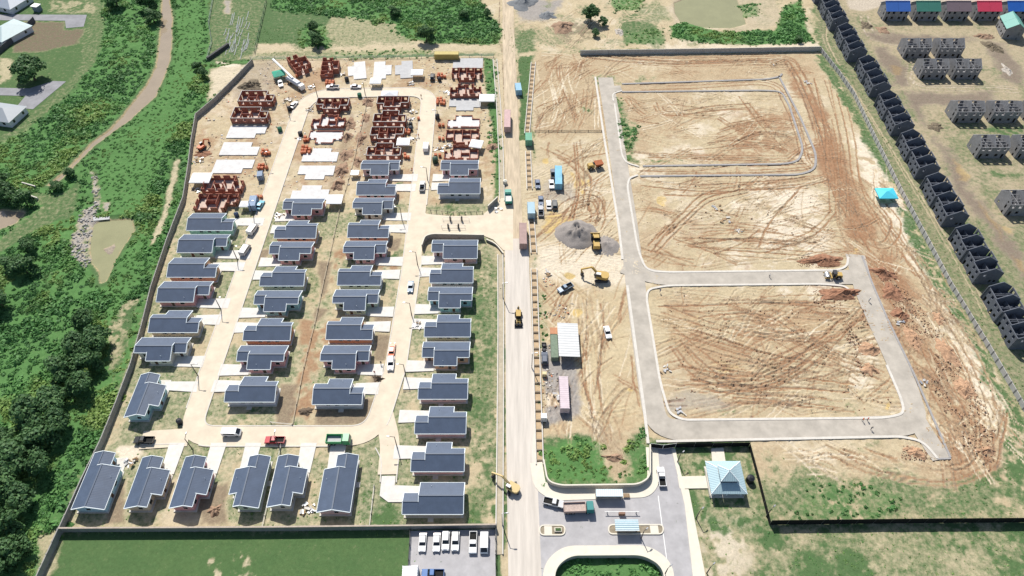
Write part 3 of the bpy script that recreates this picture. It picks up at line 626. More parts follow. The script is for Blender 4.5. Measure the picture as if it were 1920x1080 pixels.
quads = np.stack([ii[:-1, :-1], ii[:-1, 1:], ii[1:, 1:], ii[1:, :-1]], -1).reshape(-1, 4)
me = np_mesh('ground', np.stack([X, Y, Z], -1).reshape(-1, 3), quads, [ground_material()], smooth=True)
for nm, ch in (('soil_a', 'RPKW'), ('soil_b', 'GDBL')):
    at_ = me.attributes.new(nm, 'FLOAT_COLOR', 'POINT')
    at_.data.foreach_set('color', np.clip(np.stack([CH[k] for k in ch], -1), 0, 1).astype(np.float32).ravel())
at_ = me.attributes.new('overgrown', 'FLOAT', 'POINT'); at_.data.foreach_set('value', np.clip(CH['BU'] * 1.3, 0, 1).astype(np.float32).ravel())
tag(inst('ground', me), kind='structure')
def gz(x, y):
    i = min(max(np.searchsorted(GX, x), 0), nx - 1); j = min(max(np.searchsorted(GY, y), 0), ny - 1)
    return float(Z[j, i])

# ------------------------------------------------------------------ water
def sheet(name, poly, z, m, world=False, kind='structure', parent=None):
    p = poly if world else A(poly)
    tri = tessellate_polygon([[Vector((a[0], a[1], 0)) for a in p]])
    me = bpy.data.meshes.new(name)
    fs = []
    for t in tri:
        a, b, c = [p[i] for i in t]
        fs.append(t if (b[0] - a[0]) * (c[1] - a[1]) - (b[1] - a[1]) * (c[0] - a[0]) > 0 else t[::-1])
    me.from_pydata([(a[0], a[1], z) for a in p], [], fs); me.materials.append(m); me.update()
    o = inst(name, me, parent)
    if kind and not parent: tag(o, kind=kind)
    return o
def water_mat(name, col, rough):
    m = mat(name, col, rough, 0.10, 0.15, spec=0.35); return m
wm = water_mat('muddy_brown_water', (0.29, 0.235, 0.17, 1), 0.06); wp = water_mat('silty_olive_water', (0.26, 0.255, 0.14, 1), 0.05)
def grow(q, k=1.12):
    cx = sum(a for a, _ in q) / len(q); cy = sum(b for _, b in q) / len(q)
    return [(cx + (a - cx) * k, cy + (b - cy) * k) for a, b in q]
sheet('canal_water', RIV, -0.42, wm); sheet('pond_water', grow(POND, 1.03), -0.30, wp); sheet('pool_water', POOL, -0.35, wm); sheet('flooded_hollow_water', grow(TRP, 1.03), -0.32, wp)

# ------------------------------------------------------------------ roads, kerbs, paved areas
def rnd(poly, r, n=6, closed=True):
    """round the corners of a world polyline"""
    out = []; N = len(poly)
    rr = r if hasattr(r, '__len__') else [r] * N
    for i in range(N):
        p = Vector(poly[i][:2])
        if not closed and i in (0, N - 1): out.append(p); continue
        a = Vector(poly[i - 1][:2]) - p; b = Vector(poly[(i + 1) % N][:2]) - p
        d = min(rr[i], a.length * 0.48, b.length * 0.48)
        if d < 0.05: out.append(p); continue
        p0 = p + a.normalized() * d; p1 = p + b.normalized() * d
        for k in range(n + 1):
            t = k / n; out.append(p0 * (1 - t) ** 2 + p * 2 * t * (1 - t) + p1 * t * t)
    return out
def loft(name, L, R, z, m, closed=False, kind='structure', dz=None):
    n = len(L); v = []; f = []
    for a, b in zip(L, R): v += [(a.x, a.y, z), (b.x, b.y, z)]
    for i in range(n if closed else n - 1):
        j = (i + 1) % n; f.append((2 * i, 2 * i + 1, 2 * j + 1, 2 * j))
    me = bpy.data.meshes.new(name); me.from_pydata(v, [], f); me.materials.append(m); me.update()
    if me.polygons[0].normal.z < 0: me.flip_normals()
    return tag(inst(name, me), kind=kind)
def subdiv(line, step=4.0):
    r = []
    for a, b in zip(line[:-1], line[1:]):
        k = max(1, int((b - a).length / step)); r += [a.lerp(b, i / k) for i in range(k)]
    return r + [line[-1]]
def road(name, pts, wd, z, m, r=6, world=False):
    c = rnd(pts if world else A(pts), r, 8, False)
    return loft(name, offs(c, wd / 2), offs(c, -wd / 2), z, m)
def sweep(mb, line, wd, z0, z1, closed=False, m=0):
    n = len(line)
    if closed: t = line[-1:] + line + line[:1]; Lf = offs(t, wd / 2)[1:-1]; Rt = offs(t, -wd / 2)[1:-1]
    else: Lf = offs(line, wd / 2); Rt = offs(line, -wd / 2)
    v = []; f = []
    for a, b in zip(Lf, Rt): v += [(a.x, a.y, z0), (b.x, b.y, z0), (b.x, b.y, z1), (a.x, a.y, z1)]
    for i in range(n if closed else n - 1):
        j = (i + 1) % n
        for k in range(4): f.append((4 * i + k, 4 * i + (k + 1) % 4, 4 * j + (k + 1) % 4, 4 * j + k))
    if not closed: f += [(3, 2, 1, 0), (4 * n - 4, 4 * n - 3, 4 * n - 2, 4 * n - 1)]
    return mb.add(v, f, m)
def kerb(pts, wd=0.45, z1=0.22, m=None, r=4, world=False, name='kerb', closed=False):
    l = rnd(pts if world else A(pts), r, 8, closed)
    return tag(sweep(MB(), l, wd, -0.3, z1, closed).build(name, m or M['conc']), kind='structure')

ZR = 0.20
# main road with its dusty upper run
road('main_road', [(967, 448), (969, 480), (972, 600), (976, 800), (982, 1000), (986, 1140)], 7.9, ZR, M['mainroad'], 10)
road('sand_road', [(952, -30), (953, 60), (957, 160), (960, 260), (964, 400), (967, 470)], 5.4, ZR - 0.03, M['bareroad'], 10)
sheet('entrance_court', [(996, 905), (1005, 878), (1030, 912), (1080, 918), (1205, 916), (1224, 890), (1218, 835), (1262, 835), (1278, 900), (1298, 985), (1320, 1110), (1256, 1110), (1250, 1064), (1215, 1037), (1060, 1037), (1033, 1062), (1027, 1110), (1010, 1110), (1000, 1000)], ZR - 0.01, M['asphalt'])
for q, wd in (([(936, 560), (936, 1010)], 0.0),): pass
# estate streets (cream dust on asphalt)
lo = A([(372, 818), (705, 816)]); 
loopc = rnd(A([(700, 818), (742, 690), (772, 500), (806, 172), (575, 176), (352, 818)]), [7, 3, 3, 9, 13, 7], 10, True)
tl = loopc[-1:] + loopc + loopc[:1]
loft('estate_street', offs(tl, 2.9)[1:-1], offs(tl, -2.9)[1:-1], ZR, M['dustroad'], closed=True)
road('estate_street', [(355, 820), (265, 826)], 5.4, ZR + 0.006, M['dustroad'])
road('estate_street', [(718, 770), (733, 830), (727, 890)], 5.2, ZR + 0.006, M['dustroad'], 5)
sheet('estate_entrance', [(778, 380), (800, 402), (850, 406), (905, 404), (940, 372), (962, 372), (962, 470), (944, 470), (925, 450), (900, 440), (808, 440), (790, 452), (776, 480), (770, 460)], ZR + 0.010, M['dustroad'])
L_in = offs(tl, -3.05)[1:-1]; L_out = offs(tl, 3.05)[1:-1]
if sum((a.x * b.y - b.x * a.y) for a, b in zip(L_in, L_in[1:])) ** 2 > sum((a.x * b.y - b.x * a.y) for a, b in zip(L_out, L_out[1:])) ** 2: L_in, L_out = L_out, L_in
tag(sweep(MB(), L_in, 0.28, -0.3, 0.27, True).build('kerb', M['conc']), kind='structure')
fine_ = subdiv(L_out + L_out[:1], 1.5); seg_ = []
GAP = [((-36, 168), 13), ((-41, 89), 8), ((-93, 90), 9)]
def flush(s):
    if len(s) > 2: tag(sweep(MB(), s, 0.28, -0.3, 0.27).build('kerb', M['conc']), kind='structure')
for q_ in fine_:
    if any((q_ - Vector(c_)).length < r_ for c_, r_ in GAP): flush(seg_); seg_ = []
    else: seg_.append(q_)
flush(seg_)
kerb([(266, 834), (335, 833)], 0.28, 0.27, M['conc'], 1); kerb([(704, 840), (716, 862), (713, 905)], 0.28, 0.27, M['conc'], 3); kerb([(749, 845), (743, 905)], 0.28, 0.27, M['conc'], 3)
# right site: grey base roads
road('site_road', [(1135, 146), (1150, 235), (1178, 420), (1198, 590), (1218, 730), (1232, 806), (1330, 806), (1560, 803), (1722, 797), (1698, 720), (1672, 660), (1644, 600), (1620, 545), (1603, 478)], 6.3, ZR, M['gravelroad'], [4, 4, 4, 4, 4, 14, 4, 4, 10, 5, 4, 4, 4, 4])
road('site_road', [(1168, 500), (1230, 522), (1400, 521), (1600, 520)], 6.0, ZR + 0.006, M['gravelroad'], 5)
road('site_road', [(1708, 770), (1732, 812), (1765, 861)], 5.4, ZR + 0.006, M['gravelroad'], 5)
road('site_road', [(1140, 168), (1165, 166)], 4.0, ZR + 0.006, M['gravelroad'], 2)
white = M['conc']
dk = mat('dull_kerb_concrete', (0.30, 0.29, 0.285, 1), 0.9, 0.2)
kerb([(1116, 145), (1132, 255), (1160, 425), (1167, 487)], 0.8, 0.30, white)
kerb([(1176, 536), (1190, 640), (1208, 770), (1215, 832)], 0.8, 0.30, white)
kerb([(1150, 190), (1148, 176), (1166, 171)], 0.6, 0.3, white, 3)
kerb([(1152, 195), (1166, 292), (1174, 306), (1198, 313)], 0.6, 0.3, white, 3)
kerb([(1196, 329), (1180, 334), (1176, 350), (1196, 470), (1212, 508), (1250, 511), (1500, 508), (1570, 507), (1588, 500), (1590, 482)], 0.7, 0.30, white, 4)
kerb([(1600, 555), (1586, 537), (1540, 533), (1250, 536), (1215, 543), (1212, 560), (1238, 720), (1255, 776), (1280, 788), (1660, 784), (1695, 776), (1690, 750), (1662, 685)], 0.7, 0.30, white, [3, 3, 3, 3, 4, 3, 4, 4, 4, 3, 5, 4, 3])
kerb([(1616, 481), (1634, 530), (1664, 600), (1693, 660), (1716, 708), (1747, 780), (1781, 858)], 0.6, 0.30, dk, 3)
kerb([(1230, 828), (1255, 828), (1690, 819), (1730, 828), (1757, 860)], 0.7, 0.32, white, 4)
kerb([(1166, 158), (1440, 149), (1462, 144), (1466, 139)], 0.8, 0.30, dk, 3)
kerb([(1166, 173), (1430, 170), (1465, 172), (1480, 200), (1506, 280), (1496, 303), (1470, 308), (1205, 312)], 0.8, 0.30, dk, [2, 3, 3, 3, 5, 3, 3, 3])
kerb([(1460, 143), (1500, 220), (1530, 290), (1528, 318), (1500, 328), (1200, 331)], 0.8, 0.30, dk, [2, 3, 4, 5, 4, 3])
kerb([(1757, 861), (1782, 860)], 0.5, 0.30, dk, 1)
# entrance pavements, islands and markings
pav = mat('cream_pavement', (0.62, 0.58, 0.49, 1), 0.9, 0.08, 0.6)
def pavement(pts, r=4, z=0.31, name='pavement', m=None):
    p = rnd(A(pts), r, 8, True)
    return tag(MB().prism([(a.x, a.y) for a in p], -0.2, z).build(name, m or pav), kind='structure')
def arcband(name, pts, wd, z1, r, m):
    l = rnd(A(pts), r, 10, False); return tag(sweep(MB(), l, wd, -0.2, z1).build(name, m), kind='structure')
arcband('pavement', [(1005, 868), (1012, 912), (1040, 928), (1212, 922), (1226, 900), (1222, 840)], 3.2, 0.31, [1, 5, 5, 5, 3, 1], pav)
arcband('pavement', [(1025, 1130), (1030, 1060), (1060, 1034), (1215, 1033), (1252, 1060), (1256, 1130)], 2.6, 0.31, [1, 7, 7, 7, 7, 1], pav)
arcband('pavement', [(1262, 842), (1290, 960), (1318, 1130)], 1.0, 0.325, 1, pav)
pavement([(1280, 918), (1291, 918), (1328, 1110), (1302, 1110)], 0.3)
pavement([(1270, 894), (1326, 893), (1328, 916), (1274, 917)], 0.2, 0.29)
pavement([(1333, 842), (1356, 840), (1360, 866), (1335, 866)], 0.2, 0.29)
sheet('road_marking', [(1233, 930), (1234.5, 930), (1252, 1060), (1250.5, 1060)], ZR + 0.012, M['paint'])
# parking lot
sheet('parking_lot', [(770, 996), (928, 993), (930, 1130), (762, 1130)], ZR - 0.01, M['asphalt'])
# far left lanes and the top-right lane
lane = mat('old_grey_lane', (0.25, 0.25, 0.265, 1), 0.95, 0.22, 0.25)
sheet('lane', [(-40, 27), (163, 28), (157, 50), (124, 53), (122, 39), (-40, 38)], 0.08, lane)
sheet('lane', [(-40, 164), (55, 166), (100, 152), (124, 153), (62, 205), (30, 202), (48, 180), (-40, 178)], 0.08, lane)
# open lined channel west of the main road: base slab and two walls
for nm, pts in (('roadside_channel', [(928, 112), (935, 200), (940, 300), (941, 378)]), ('roadside_channel', [(938, 478), (939, 620), (938, 800), (936, 1040)])):
    l = rnd(A(pts), 3, 6, False); o = empty(nm, l[0].x, l[0].y)
    tag(o, 'pale concrete storm channel ' + ('beside the sand road and green hedge' if pts[0][1] < 400 else 'running beside the wall and lower main road'), 'drain')
    lr = [p - l[0] for p in l]
    sweep(MB(), lr, 1.3, -0.3, 0.16).build('channel_floor', mat('silted_channel', (0.40, 0.35, 0.26, 1), 0.95, 0.2, 0.7), o)
    for s in (-1, 1): sweep(MB(), offs(lr, s * 0.85), 0.3, -0.3, 0.5).build('channel_wall', M['conc'], o)
# trench drain with cross struts on the east side
sm = mat('sandy_drain_floor', (0.44, 0.33, 0.21, 1), 0.95, 0.2, 0.8)
for k, (p0, p1, lab) in enumerate((((1000, 118), (988, 252), 'narrow strutted drain beside the grass strip at the far end of the sand road'), ((990, 285), (993, 356), 'short strutted concrete drain between green container and car yard'),
                                   ((996, 410), (1001, 476), 'short strutted concrete drain beside the parked brown trailer'), ((1001, 505), (1012, 872), 'long concrete drain with many cross struts along the lower main road'))):
    a = Vector(at(*p0)); b = Vector(at(*p1)); d = b - a; Ln = d.length
    o = empty('strutted_drain', a.x, a.y, 0, math.atan2(d.y, d.x)); tag(o, lab, 'drain')
    MB().box(0, Ln, -0.75, 0.75, -0.2, 0.10).build('drain_floor', sm, o)
    for s in (-1, 1): MB().box(0, Ln, s * 0.95 - 0.14, s * 0.95 + 0.14, -0.2, 0.62).build('drain_wall', M['conc'], o)
    n = int(Ln / 2.9); st = MB().box(-0.16, 0.16, -0.81, 0.81, 0.36, 0.60).mesh('strut', mat('strut_concrete', (0.24, 0.20, 0.15, 1), .9, .2))
    for i in range(n): inst('strut', st, o, ((i + 0.6) * Ln / n, 0, 0))

# ------------------------------------------------------------------ boundary walls
def panel_wall(name, line, h, label, m, post_m=None, pitch=2.5, t=0.16, cap=None, z0=0.0, wobble=0.03, cat='wall'):
    """boundary wall of separate panels between posts"""
    line = [Vector(p[:2]) for p in line]
    o = empty(name, line[0].x, line[0].y); tag(o, label, cat)
    cache = {}
    pts = subdiv(line, pitch)
    for a, b in zip(pts[:-1], pts[1:]):
        d = b - a; L = round(d.length, 2); ang = math.atan2(d.y, d.x)
        if L not in cache: cache[L] = MB().box(0.12, L - 0.12, -t / 2, t / 2, -0.2, h).mesh('panel', m)
        inst('panel', cache[L], o, (a.x - line[0].x, a.y - line[0].y, z0 + random.uniform(-wobble, wobble)), ang)
        if 'p' not in cache: cache['p'] = MB().box(-0.14, 0.14, -t / 2 - 0.06, t / 2 + 0.06, -0.2, h + 0.08).mesh('post', post_m or m)
        inst('post', cache['p'], o, (a.x - line[0].x, a.y - line[0].y, z0), ang)
    inst('post', cache['p'], o, (pts[-1].x - line[0].x, pts[-1].y - line[0].y, z0), ang)
    if cap: sweep(MB(), [p - line[0] for p in line], t + 0.12, h + 0.09, h + 0.19).build('coping', cap, o)
    return o
LW = A([(475, 120), (440, 157), (402, 195), (370, 222), (362, 270), (356, 320), (347, 378), (316, 460), (288, 545), (270, 620), (250, 690), (222, 765), (196, 830), (160, 905), (119, 996)])
panel_wall('boundary_wall', LW, 2.4, 'long grey panel wall bounding the estate along the overgrown left side', M['wallc'], pitch=2.9, t=0.25)
panel_wall('boundary_wall', A([(119, 997), (500, 995), (770, 992), (930, 990)]), 2.3, 'grey panel wall between the houses and the dark green lawn', M['wallc'], pitch=2.9, t=0.25, cap=mat('worn_coping', (0.40, 0.34, 0.28, 1), 0.9, 0.2))
panel_wall('boundary_wall', A([(117, 999), (96, 1045), (60, 1125)]), 2.4, 'grey wall descending to the lower left corner beside the lawn', M['wallc'], pitch=2.5, t=0.25)
panel_wall('boundary_wall', A([(1088, 103), (1300, 100), (1536, 96)]), 2.3, 'long grey wall at the far side of the cleared site', mat('mossy_wall', (0.44, 0.44, 0.42, 1), .95, .3), pitch=4.0, t=0.22)
panel_wall('panel_fence', A([(1538, 97), (1572, 140), (1600, 180), (1640, 265), (1690, 366), (1735, 450), (1780, 536), (1850, 652), (1917, 768), (1990, 880)]), 1.9, 'long pale concrete panel fence beside the dark row house shells', M['panel'], mat('panel_gap', (0.16, 0.16, 0.16, 1), 0.9, 0.1), pitch=2.35, t=0.14, cat='fence')
crw = mat('cream_curved_wall', (0.50, 0.47, 0.41, 1), 0.9, 0.15)
def curved_wall(pts, r, h, lab, m=crw):
    l = rnd(A(pts), r, 10, False)
    o = empty('curved_wall', l[0].x, l[0].y); tag(o, lab, 'wall')
    lr = [p - l[0] for p in l]
    sweep(MB(), lr, 0.25, -0.2, h).build('wall_body', m, o); sweep(MB(), lr, 0.36, h + 0.003, h + 0.12).build('coping', pav, o)
curved_wall([(1019, 868), (1026, 908), (1050, 916), (1196, 914), (1217, 900), (1217, 840)], [1, 6, 5, 5, 6, 1], 2.0, 'cream curved wall with rounded corners around the overgrown corner above the bus shelter')
curved_wall([(1036, 1130), (1040, 1068), (1068, 1046), (1205, 1045), (1242, 1068), (1246, 1130)], [1, 8, 8, 8, 8, 1], 2.0, 'cream curved wall with rounded corners at the bottom edge of the picture')
curved_wall([(792, 468), (798, 451), (812, 447), (908, 449)], [1, 4, 4, 1], 2.3, 'tan curved wall behind the house at the estate entrance', M['wallc'])
curved_wall([(915, 395), (933, 378)], 1, 2.3, 'short grey wall stub at the upper side of the estate entrance', M['wallc'])
curved_wall([(912, 452), (930, 460), (944, 478)], 3, 0.9, 'low broken wall turning the corner below the estate entrance', M['wallc'])
# black shade-cloth screens
def screen(pts, h, lab, posts=4.0):
    l = [Vector(p) for p in A(pts)]
    o = empty('shade_screen', l[0].x, l[0].y); tag(o, lab, 'screen')
    lr = subdiv([p - l[0] for p in l], posts)
    for a, b in zip(lr[:-1], lr[1:]):
        d = b - a; k = MB().box(0.03, d.length - 0.03, -0.04, 0.04, 0.05, h); k.build('cloth_panel', M['screen'], o, loc=(a.x, a.y, 0), rz=math.atan2(d.y, d.x))
        MB().tube((0, 0, -0.2), (0, 0, h + 0.5), 0.05, 0.05, 5).build('post', M['chrome'], o, loc=(a.x, a.y, 0))
screen([(1442, 984), (1700, 981), (1960, 979)], 2.8, 'long black shade cloth screen along the lower right field')
screen([(1442, 984), (1422, 905), (1404, 838)], 1.7, 'black shade cloth screen slanting beside the pavilion garden', 5)
screen([(1266, 839), (1404, 837)], 2.2, 'black shade cloth screen above the pavilion garden')
g = empty('site_gate', *at(1218, 839)); tag(g, 'black cloth covered double gate across the side lane', 'gate')
gl = [Vector(p) - Vector(at(1218, 839)) for p in A([(1218, 839), (1242, 842), (1266, 839)])]
for a, b in zip(gl[:-1], gl[1:]):
    d = b - a; L = d.length; rz = math.atan2(d.y, d.x)
    lf = MB().box(0.1, L - 0.1, -0.03, 0.03, 0.25, 2.2).build('gate_leaf', M['screen'], g, loc=(a.x, a.y, 0), rz=rz)
    MB().tube((0.06, 0, 0), (0.06, 0, 2.4), 0.06, 0.06, 6).tube((L - 0.06, 0, 0.2), (L - 0.06, 0, 2.4), 0.05, 0.05, 6).tube((0.1, 0, 2.3), (L - 0.1, 0, 2.3), 0.04, 0.04, 6).build('gate_frame', M['paint'], lf)
# low back fences between plots: rails on posts
def rail_fence(pts, lab, h=1.1, pitch=4.0, m=None, n=2):
    l = [Vector(p) for p in A(pts)]; o = empty('wire_fence', l[0].x, l[0].y); tag(o, lab, 'fence')
    lr = subdiv([p - l[0] for p in l], pitch); pm = MB().box(-0.09, 0.09, -0.09, 0.09, -0.2, h).mesh('post', m or M['conc'])
    for p in lr: inst('post', pm, o, (p.x, p.y, 0))
    for k in range(n): sweep(MB(), [p - l[0] for p in l], 0.08, h * (k + 0.9) / n - 0.06, h * (k + 0.9) / n).build('rail', m or M['conc'], o)
rail_fence([(690, 185), (664, 300), (636, 400), (614, 500), (590, 610), (570, 690), (549, 797)], 'low post and rail fence between the two middle rows of houses', 0.8, 5, mat('dusty_block', (0.42, .36, .27, 1), .95, .2))
rail_fence([(528, 834), (492, 992)], 'low rail fence between the fourth and fifth bottom row houses', 0.9, 3)
rail_fence([(702, 912), (693, 990)], 'low rail fence between the bottom right corner houses', 0.9, 3)
rail_fence([(470, 112), (700, 110), (925, 106)], 'post and wire fence at the far edge of the estate', 1.5, 5, n=3)
rail_fence([(508, 793), (548, 797)], 'short low fence at the foot of the second row gardens', 0.7, 3)
rail_fence([(1003, 247), (1128, 247)], 'low dark fence crossing the bare ground above the yard', 0.8, 5, mat('dark_fence', (0.09, 0.075, 0.06, 1), .9, .2), n=3)
rail_fence([(808, 398), (850, 402), (905, 401)], 'row of dark posts at the upper side of the estate entrance', 1.2, 1.8, M['darkpost'], 1)
rail_fence([(500, 5), (478, 100)], 'dark mesh fence at the right of the flooded field', 1.8, 5, mat('fence_green', (0.05, 0.09, 0.06, 1), .9, .1), 3)
rail_fence([(400, 0), (392, 45), (398, 80), (388, 115)], 'pale bent fence line at the left of the flooded field', 1.4, 5, mat('fence_pale', (0.25, 0.30, 0.26, 1), .9, .1), 3)
rail_fence([(929, 990), (930, 1110)], 'black mesh fence at the right side of the parking lot', 1.6, 3, M['darkpost'], 3)
rail_fence([(770, 996), (764, 1110)], 'black mesh fence at the left side of the parking lot', 1.6, 3, M['darkpost'], 3)

# ------------------------------------------------------------------ houses
PITCHR = 0.415
D2, D1, D3, YR, YC = 8.2, 6.0, 5.4, 4.1, 2.8
EZ = 2.6
ORD = ['first', 'second', 'third', 'fourth', 'fifth', 'sixth', 'seventh', 'eighth', 'ninth', 'tenth', 'eleventh']
class Frame:
    def __init__(s, ox, oy, mode, sx, sy): s.ox, s.oy, s.mode, s.sx, s.sy = ox, oy, mode, sx, sy
    def T(s, x, y, z):     # local plan to coordinates relative to the house origin
        return (s.sx * x, s.sy * y, z) if s.mode == 'h' else (s.sx * y, s.sy * x, z)
    @property
    def flip(s): return (s.sx * s.sy < 0) if s.mode == 'h' else (s.sx * s.sy > 0)
def zf(y): return EZ + y * PITCHR
def sect(y0, yr, y1, over=0.0):
    zr = EZ + yr * PITCHR
    return lambda y: (EZ + y * PITCHR) if y <= yr else zr - (y - yr) * PITCHR
def house(fr, L, wide, wall, label, ordn=0):
    o = empty('bungalow', fr.ox, fr.oy, 0.12)
    tag(o, label, 'house', 'slate roofed bungalows')
    k = L / 13.6; xa, xb = (3.5 * k if not wide else 0.0), 10.1 * k
    T, fl = fr.T, fr.flip
    rm = M['roofx'] if fr.mode == 'h' else M['roofy']
    wm_ = WALL[wall]; ov = 0.5
    def build(mb, name, m, par=o): return mb.build(name, m, par, T, fl)
    # walls, section by section
    w_ = MB()
    def wsec(x0, x1, yr, y1):
        f = sect(0, yr, y1); e = 0.06
        ys = [(ov, 0.0), (y1 - ov, 0.0), (y1 - ov, f(y1 - ov) - e), (yr, f(yr) - e), (ov, f(ov) - e)]
        w_.extx(ys, x0, x1)
    if not wide: wsec(ov, xa + ov, YR, D1)
    wsec((xa + ov) if not wide else ov, xb - 0.25, YR, D2)
    wsec(xb - 0.25, L - ov, YC, D3)
    wl = build(w_, 'wall', wm_)
    t = 0.10
    def slope(mb, x0, x1, ya, yb, f, lift=0.0):
        za, zb = f(ya) + lift, f(yb) + lift
        mb.hexa([(x0, ya, za - t), (x1, ya, za - t), (x1, yb, zb - t), (x0, yb, zb - t), (x0, ya, za), (x1, ya, za), (x1, yb, zb), (x0, yb, zb)])
    f2 = sect(0, YR, D2); f3 = sect(0, YC, D3)
    r_ = MB(); slope(r_, 0, xb, 0, YR, f2); slope(r_, xa, xb, YR, D2, f2)
    if not wide: slope(r_, 0, xa, YR, D1, f2)
    ro = build(r_, 'roof', rm)
    c_ = MB(); slope(c_, xb + 0.02, L, 0, YC, f3); slope(c_, xb + 0.02, L, YC, D3, f3)
    pr = build(c_, 'porch_roof', rm)
    build(MB().bar((0, YR, f2(YR) + 0.02), (xb, YR, f2(YR) + 0.02), 0.34, 0.09), 'ridge_cap', M['ridge'], ro)
    build(MB().bar((xb + .05, YC, f3(YC) + 0.02), (L, YC, f3(YC) + 0.02), 0.3, 0.09), 'ridge_cap', M['ridge'], pr)
    # white bargeboards and fascias
    b_ = MB(); bw = 0.16
    def barge(mb, x, ya, yb, f): mb.bar((x, ya, f(ya) - 0.03), (x, yb, f(yb) - 0.03), bw, 0.26)
    b_ = MB(); barge(b_, -0.06, 0, YR, f2); barge(b_, -0.06, YR, D1 if not wide else D2, f2); build(b_, 'bargeboard', M['trim'], ro)
    if not wide: b_ = MB(); barge(b_, xa - 0.06, D1 - .2, D2, f2); build(b_, 'bargeboard', M['trim'], ro)
    b_ = MB(); barge(b_, xb + 0.02, YC - .15, YR, f2); barge(b_, xb + 0.02, YR, D2, f2); build(b_, 'bargeboard', M['trim'], ro)
    b_ = MB(); barge(b_, L + 0.06, 0, YC, f3); barge(b_, L + 0.06, YC, D3, f3); build(b_, 'bargeboard', M['trim'], pr)
    def fascia(x0, x1, y, z, par, s): build(MB().box(x0, x1, y - 0.05 + s * 0.06, y + 0.05 + s * 0.06, z - 0.22, z + 0.03), 'fascia', M['trim'], par)
    fascia(0, L, 0, f2(0), ro, -1); fascia(xa, xb, D2, f2(D2), ro, 1); fascia(xb + .1, L, D3, f3(D3), pr, 1)
    if not wide: fascia(0, xa, D1, f2(D1), ro, 1)
    # openings
    def opening(name, x, y, z0, z1, wd, ny_, axis='y', pm=None):
        e = 0.05 * ny_
        q = (lambda a, b, d, g: MB().box(x - a, x + a, min(y, y + d), max(y, y + d), b, g)) if axis == 'y' else (lambda a, b, d, g: MB().box(min(y, y + d), max(y, y + d), x - a, x + a, b, g))
        fo = build(q(wd / 2 + 0.07, z0 - 0.07, e * 0.8, z1 + 0.07), name, M['trim'])
        build(q(wd / 2, z0, e * 1.4, z1), 'pane' if name == 'window' else 'door_leaf', pm or M['glass'], fo)
    for x in (0.30, 0.48, 0.66): opening('window', x * L, ov, 1.15, 2.05, 1.1, -1)
    opening('window', (xa + xb) / 2 + 1.2 + (0.6 if wide else 0), D2 - ov, 0.95, 2.0, 1.3, 1)
    opening('door', (xa + xb) / 2 - 1.2, D2 - ov, 0.1, 2.05, 0.9, 1, pm=mat('door_brown', (0.10, 0.06, 0.04, 1), .6, .1))
    if not wide: opening('window', (ov + xa) / 2 + .2, D1 - ov, 1.0, 2.1, 1.1, 1)
    opening('door', L - 1.9, D3 - ov, 0.1, 2.05, 0.9, 1, pm=mat('door_brown', (0.10, 0.06, 0.04, 1), .6, .1))
    opening('window', 3.6, ov, 1.1, 2.0, 1.0, -1, axis='x'); opening('window', 2.6, L - ov, 1.1, 2.0, 1.0, 1, axis='x')
    build(MB().add([(ov - 0.04, 3.7, 3.35), (ov - 0.04, 4.5, 3.35), (ov - 0.04, 4.1, 3.75), (ov + .04, 3.7, 3.35), (ov + .04, 4.5, 3.35), (ov + .04, 4.1, 3.75)], [(0, 2, 1), (3, 4, 5), (0, 1, 4, 3), (1, 2, 5, 4), (2, 0, 3, 5)]), 'gable_vent', M['trim'])
    # plinth and landing
    p_ = MB().prism([(0.1, 0.1), (L - 0.1, 0.1), (L - 0.1, D2 - 0.5), (xb, D2 - 0.5), (xb, D2 - .1), (max(xa, 0.1), D2 - .1), (max(xa, 0.1), D1 - 0.1), (0.1, D1 - .1)] if not wide else [(0.1, 0.1), (L - 0.1, 0.1), (L - 0.1, D2 - 0.5), (xb, D2 - 0.5), (xb, D2 - .1), (0.1, D2 - .1)], -0.3, 0.10)
    build(p_, 'plinth', M['conc'])
    build(MB().box(L * .5, L * .5 + 1.4, -0.9, 0.09, -0.3, 0.07), 'landing', M['conc'])
    build(MB().tube((0.55 * L, D2 - 1.2, f2(D2 - 1.2)), (0.55 * L, D2 - 1.2, f2(D2 - 1.2) + 0.45), 0.05, 0.05, 6), 'vent_pipe', M['trim'], ro)
    return o
def driveway(fr, L, x1, ya=5.0, yb=8.4):
    xb = 10.1 * L / 13.6
    if x1 <= xb + 1: return
    pts = [fr.T(a, b, 0) for a, b in ((xb + 0.2, ya), (x1, ya - 0.3), (x1, yb + 0.3), (xb + 0.2, yb))]
    poly = [(p[0] + fr.ox, p[1] + fr.oy) for p in pts]
    tag(MB().prism(poly, -0.2, 0.245).build('driveway', mat('fresh_driveway', (0.60, 0.58, 0.54, 1), .9, .12, .7)), kind='structure')
CN = dict(mint='mint green', peach='peach', pink='pink', beige='beige', cream='cream', teal='teal', orange='orange', white='off-white', green='pale green', blue='sky blue', rose='dusty rose', aqua='aqua')
ROWX = {1: (-109.4, -94.0), 2: (-79.1, -65.3), 3: (-54.8, -41.2), 4: (-25.9, -12.3)}
ROWN = {1: 'leftmost column', 2: 'second column from the left', 3: 'third column from the left', 4: 'column beside the main road'}
STREET = {1: -87.5, 2: -86.0, 3: -34.5, 4: -32.5}   # street edge each drive runs to
def street_x(row, Yw):
    if row == 1: return np.interp(Yw, [95, 170], [-91.0, -85.0]) - 0.2
    if row == 2: return np.interp(Yw, [95, 170], [-85.2, -81.9])
    if row == 3: return np.interp(Yw, [95, 190], [-37.8, -34.5])
    return np.interp(Yw, [70, 190], [-31.5, -29.0])
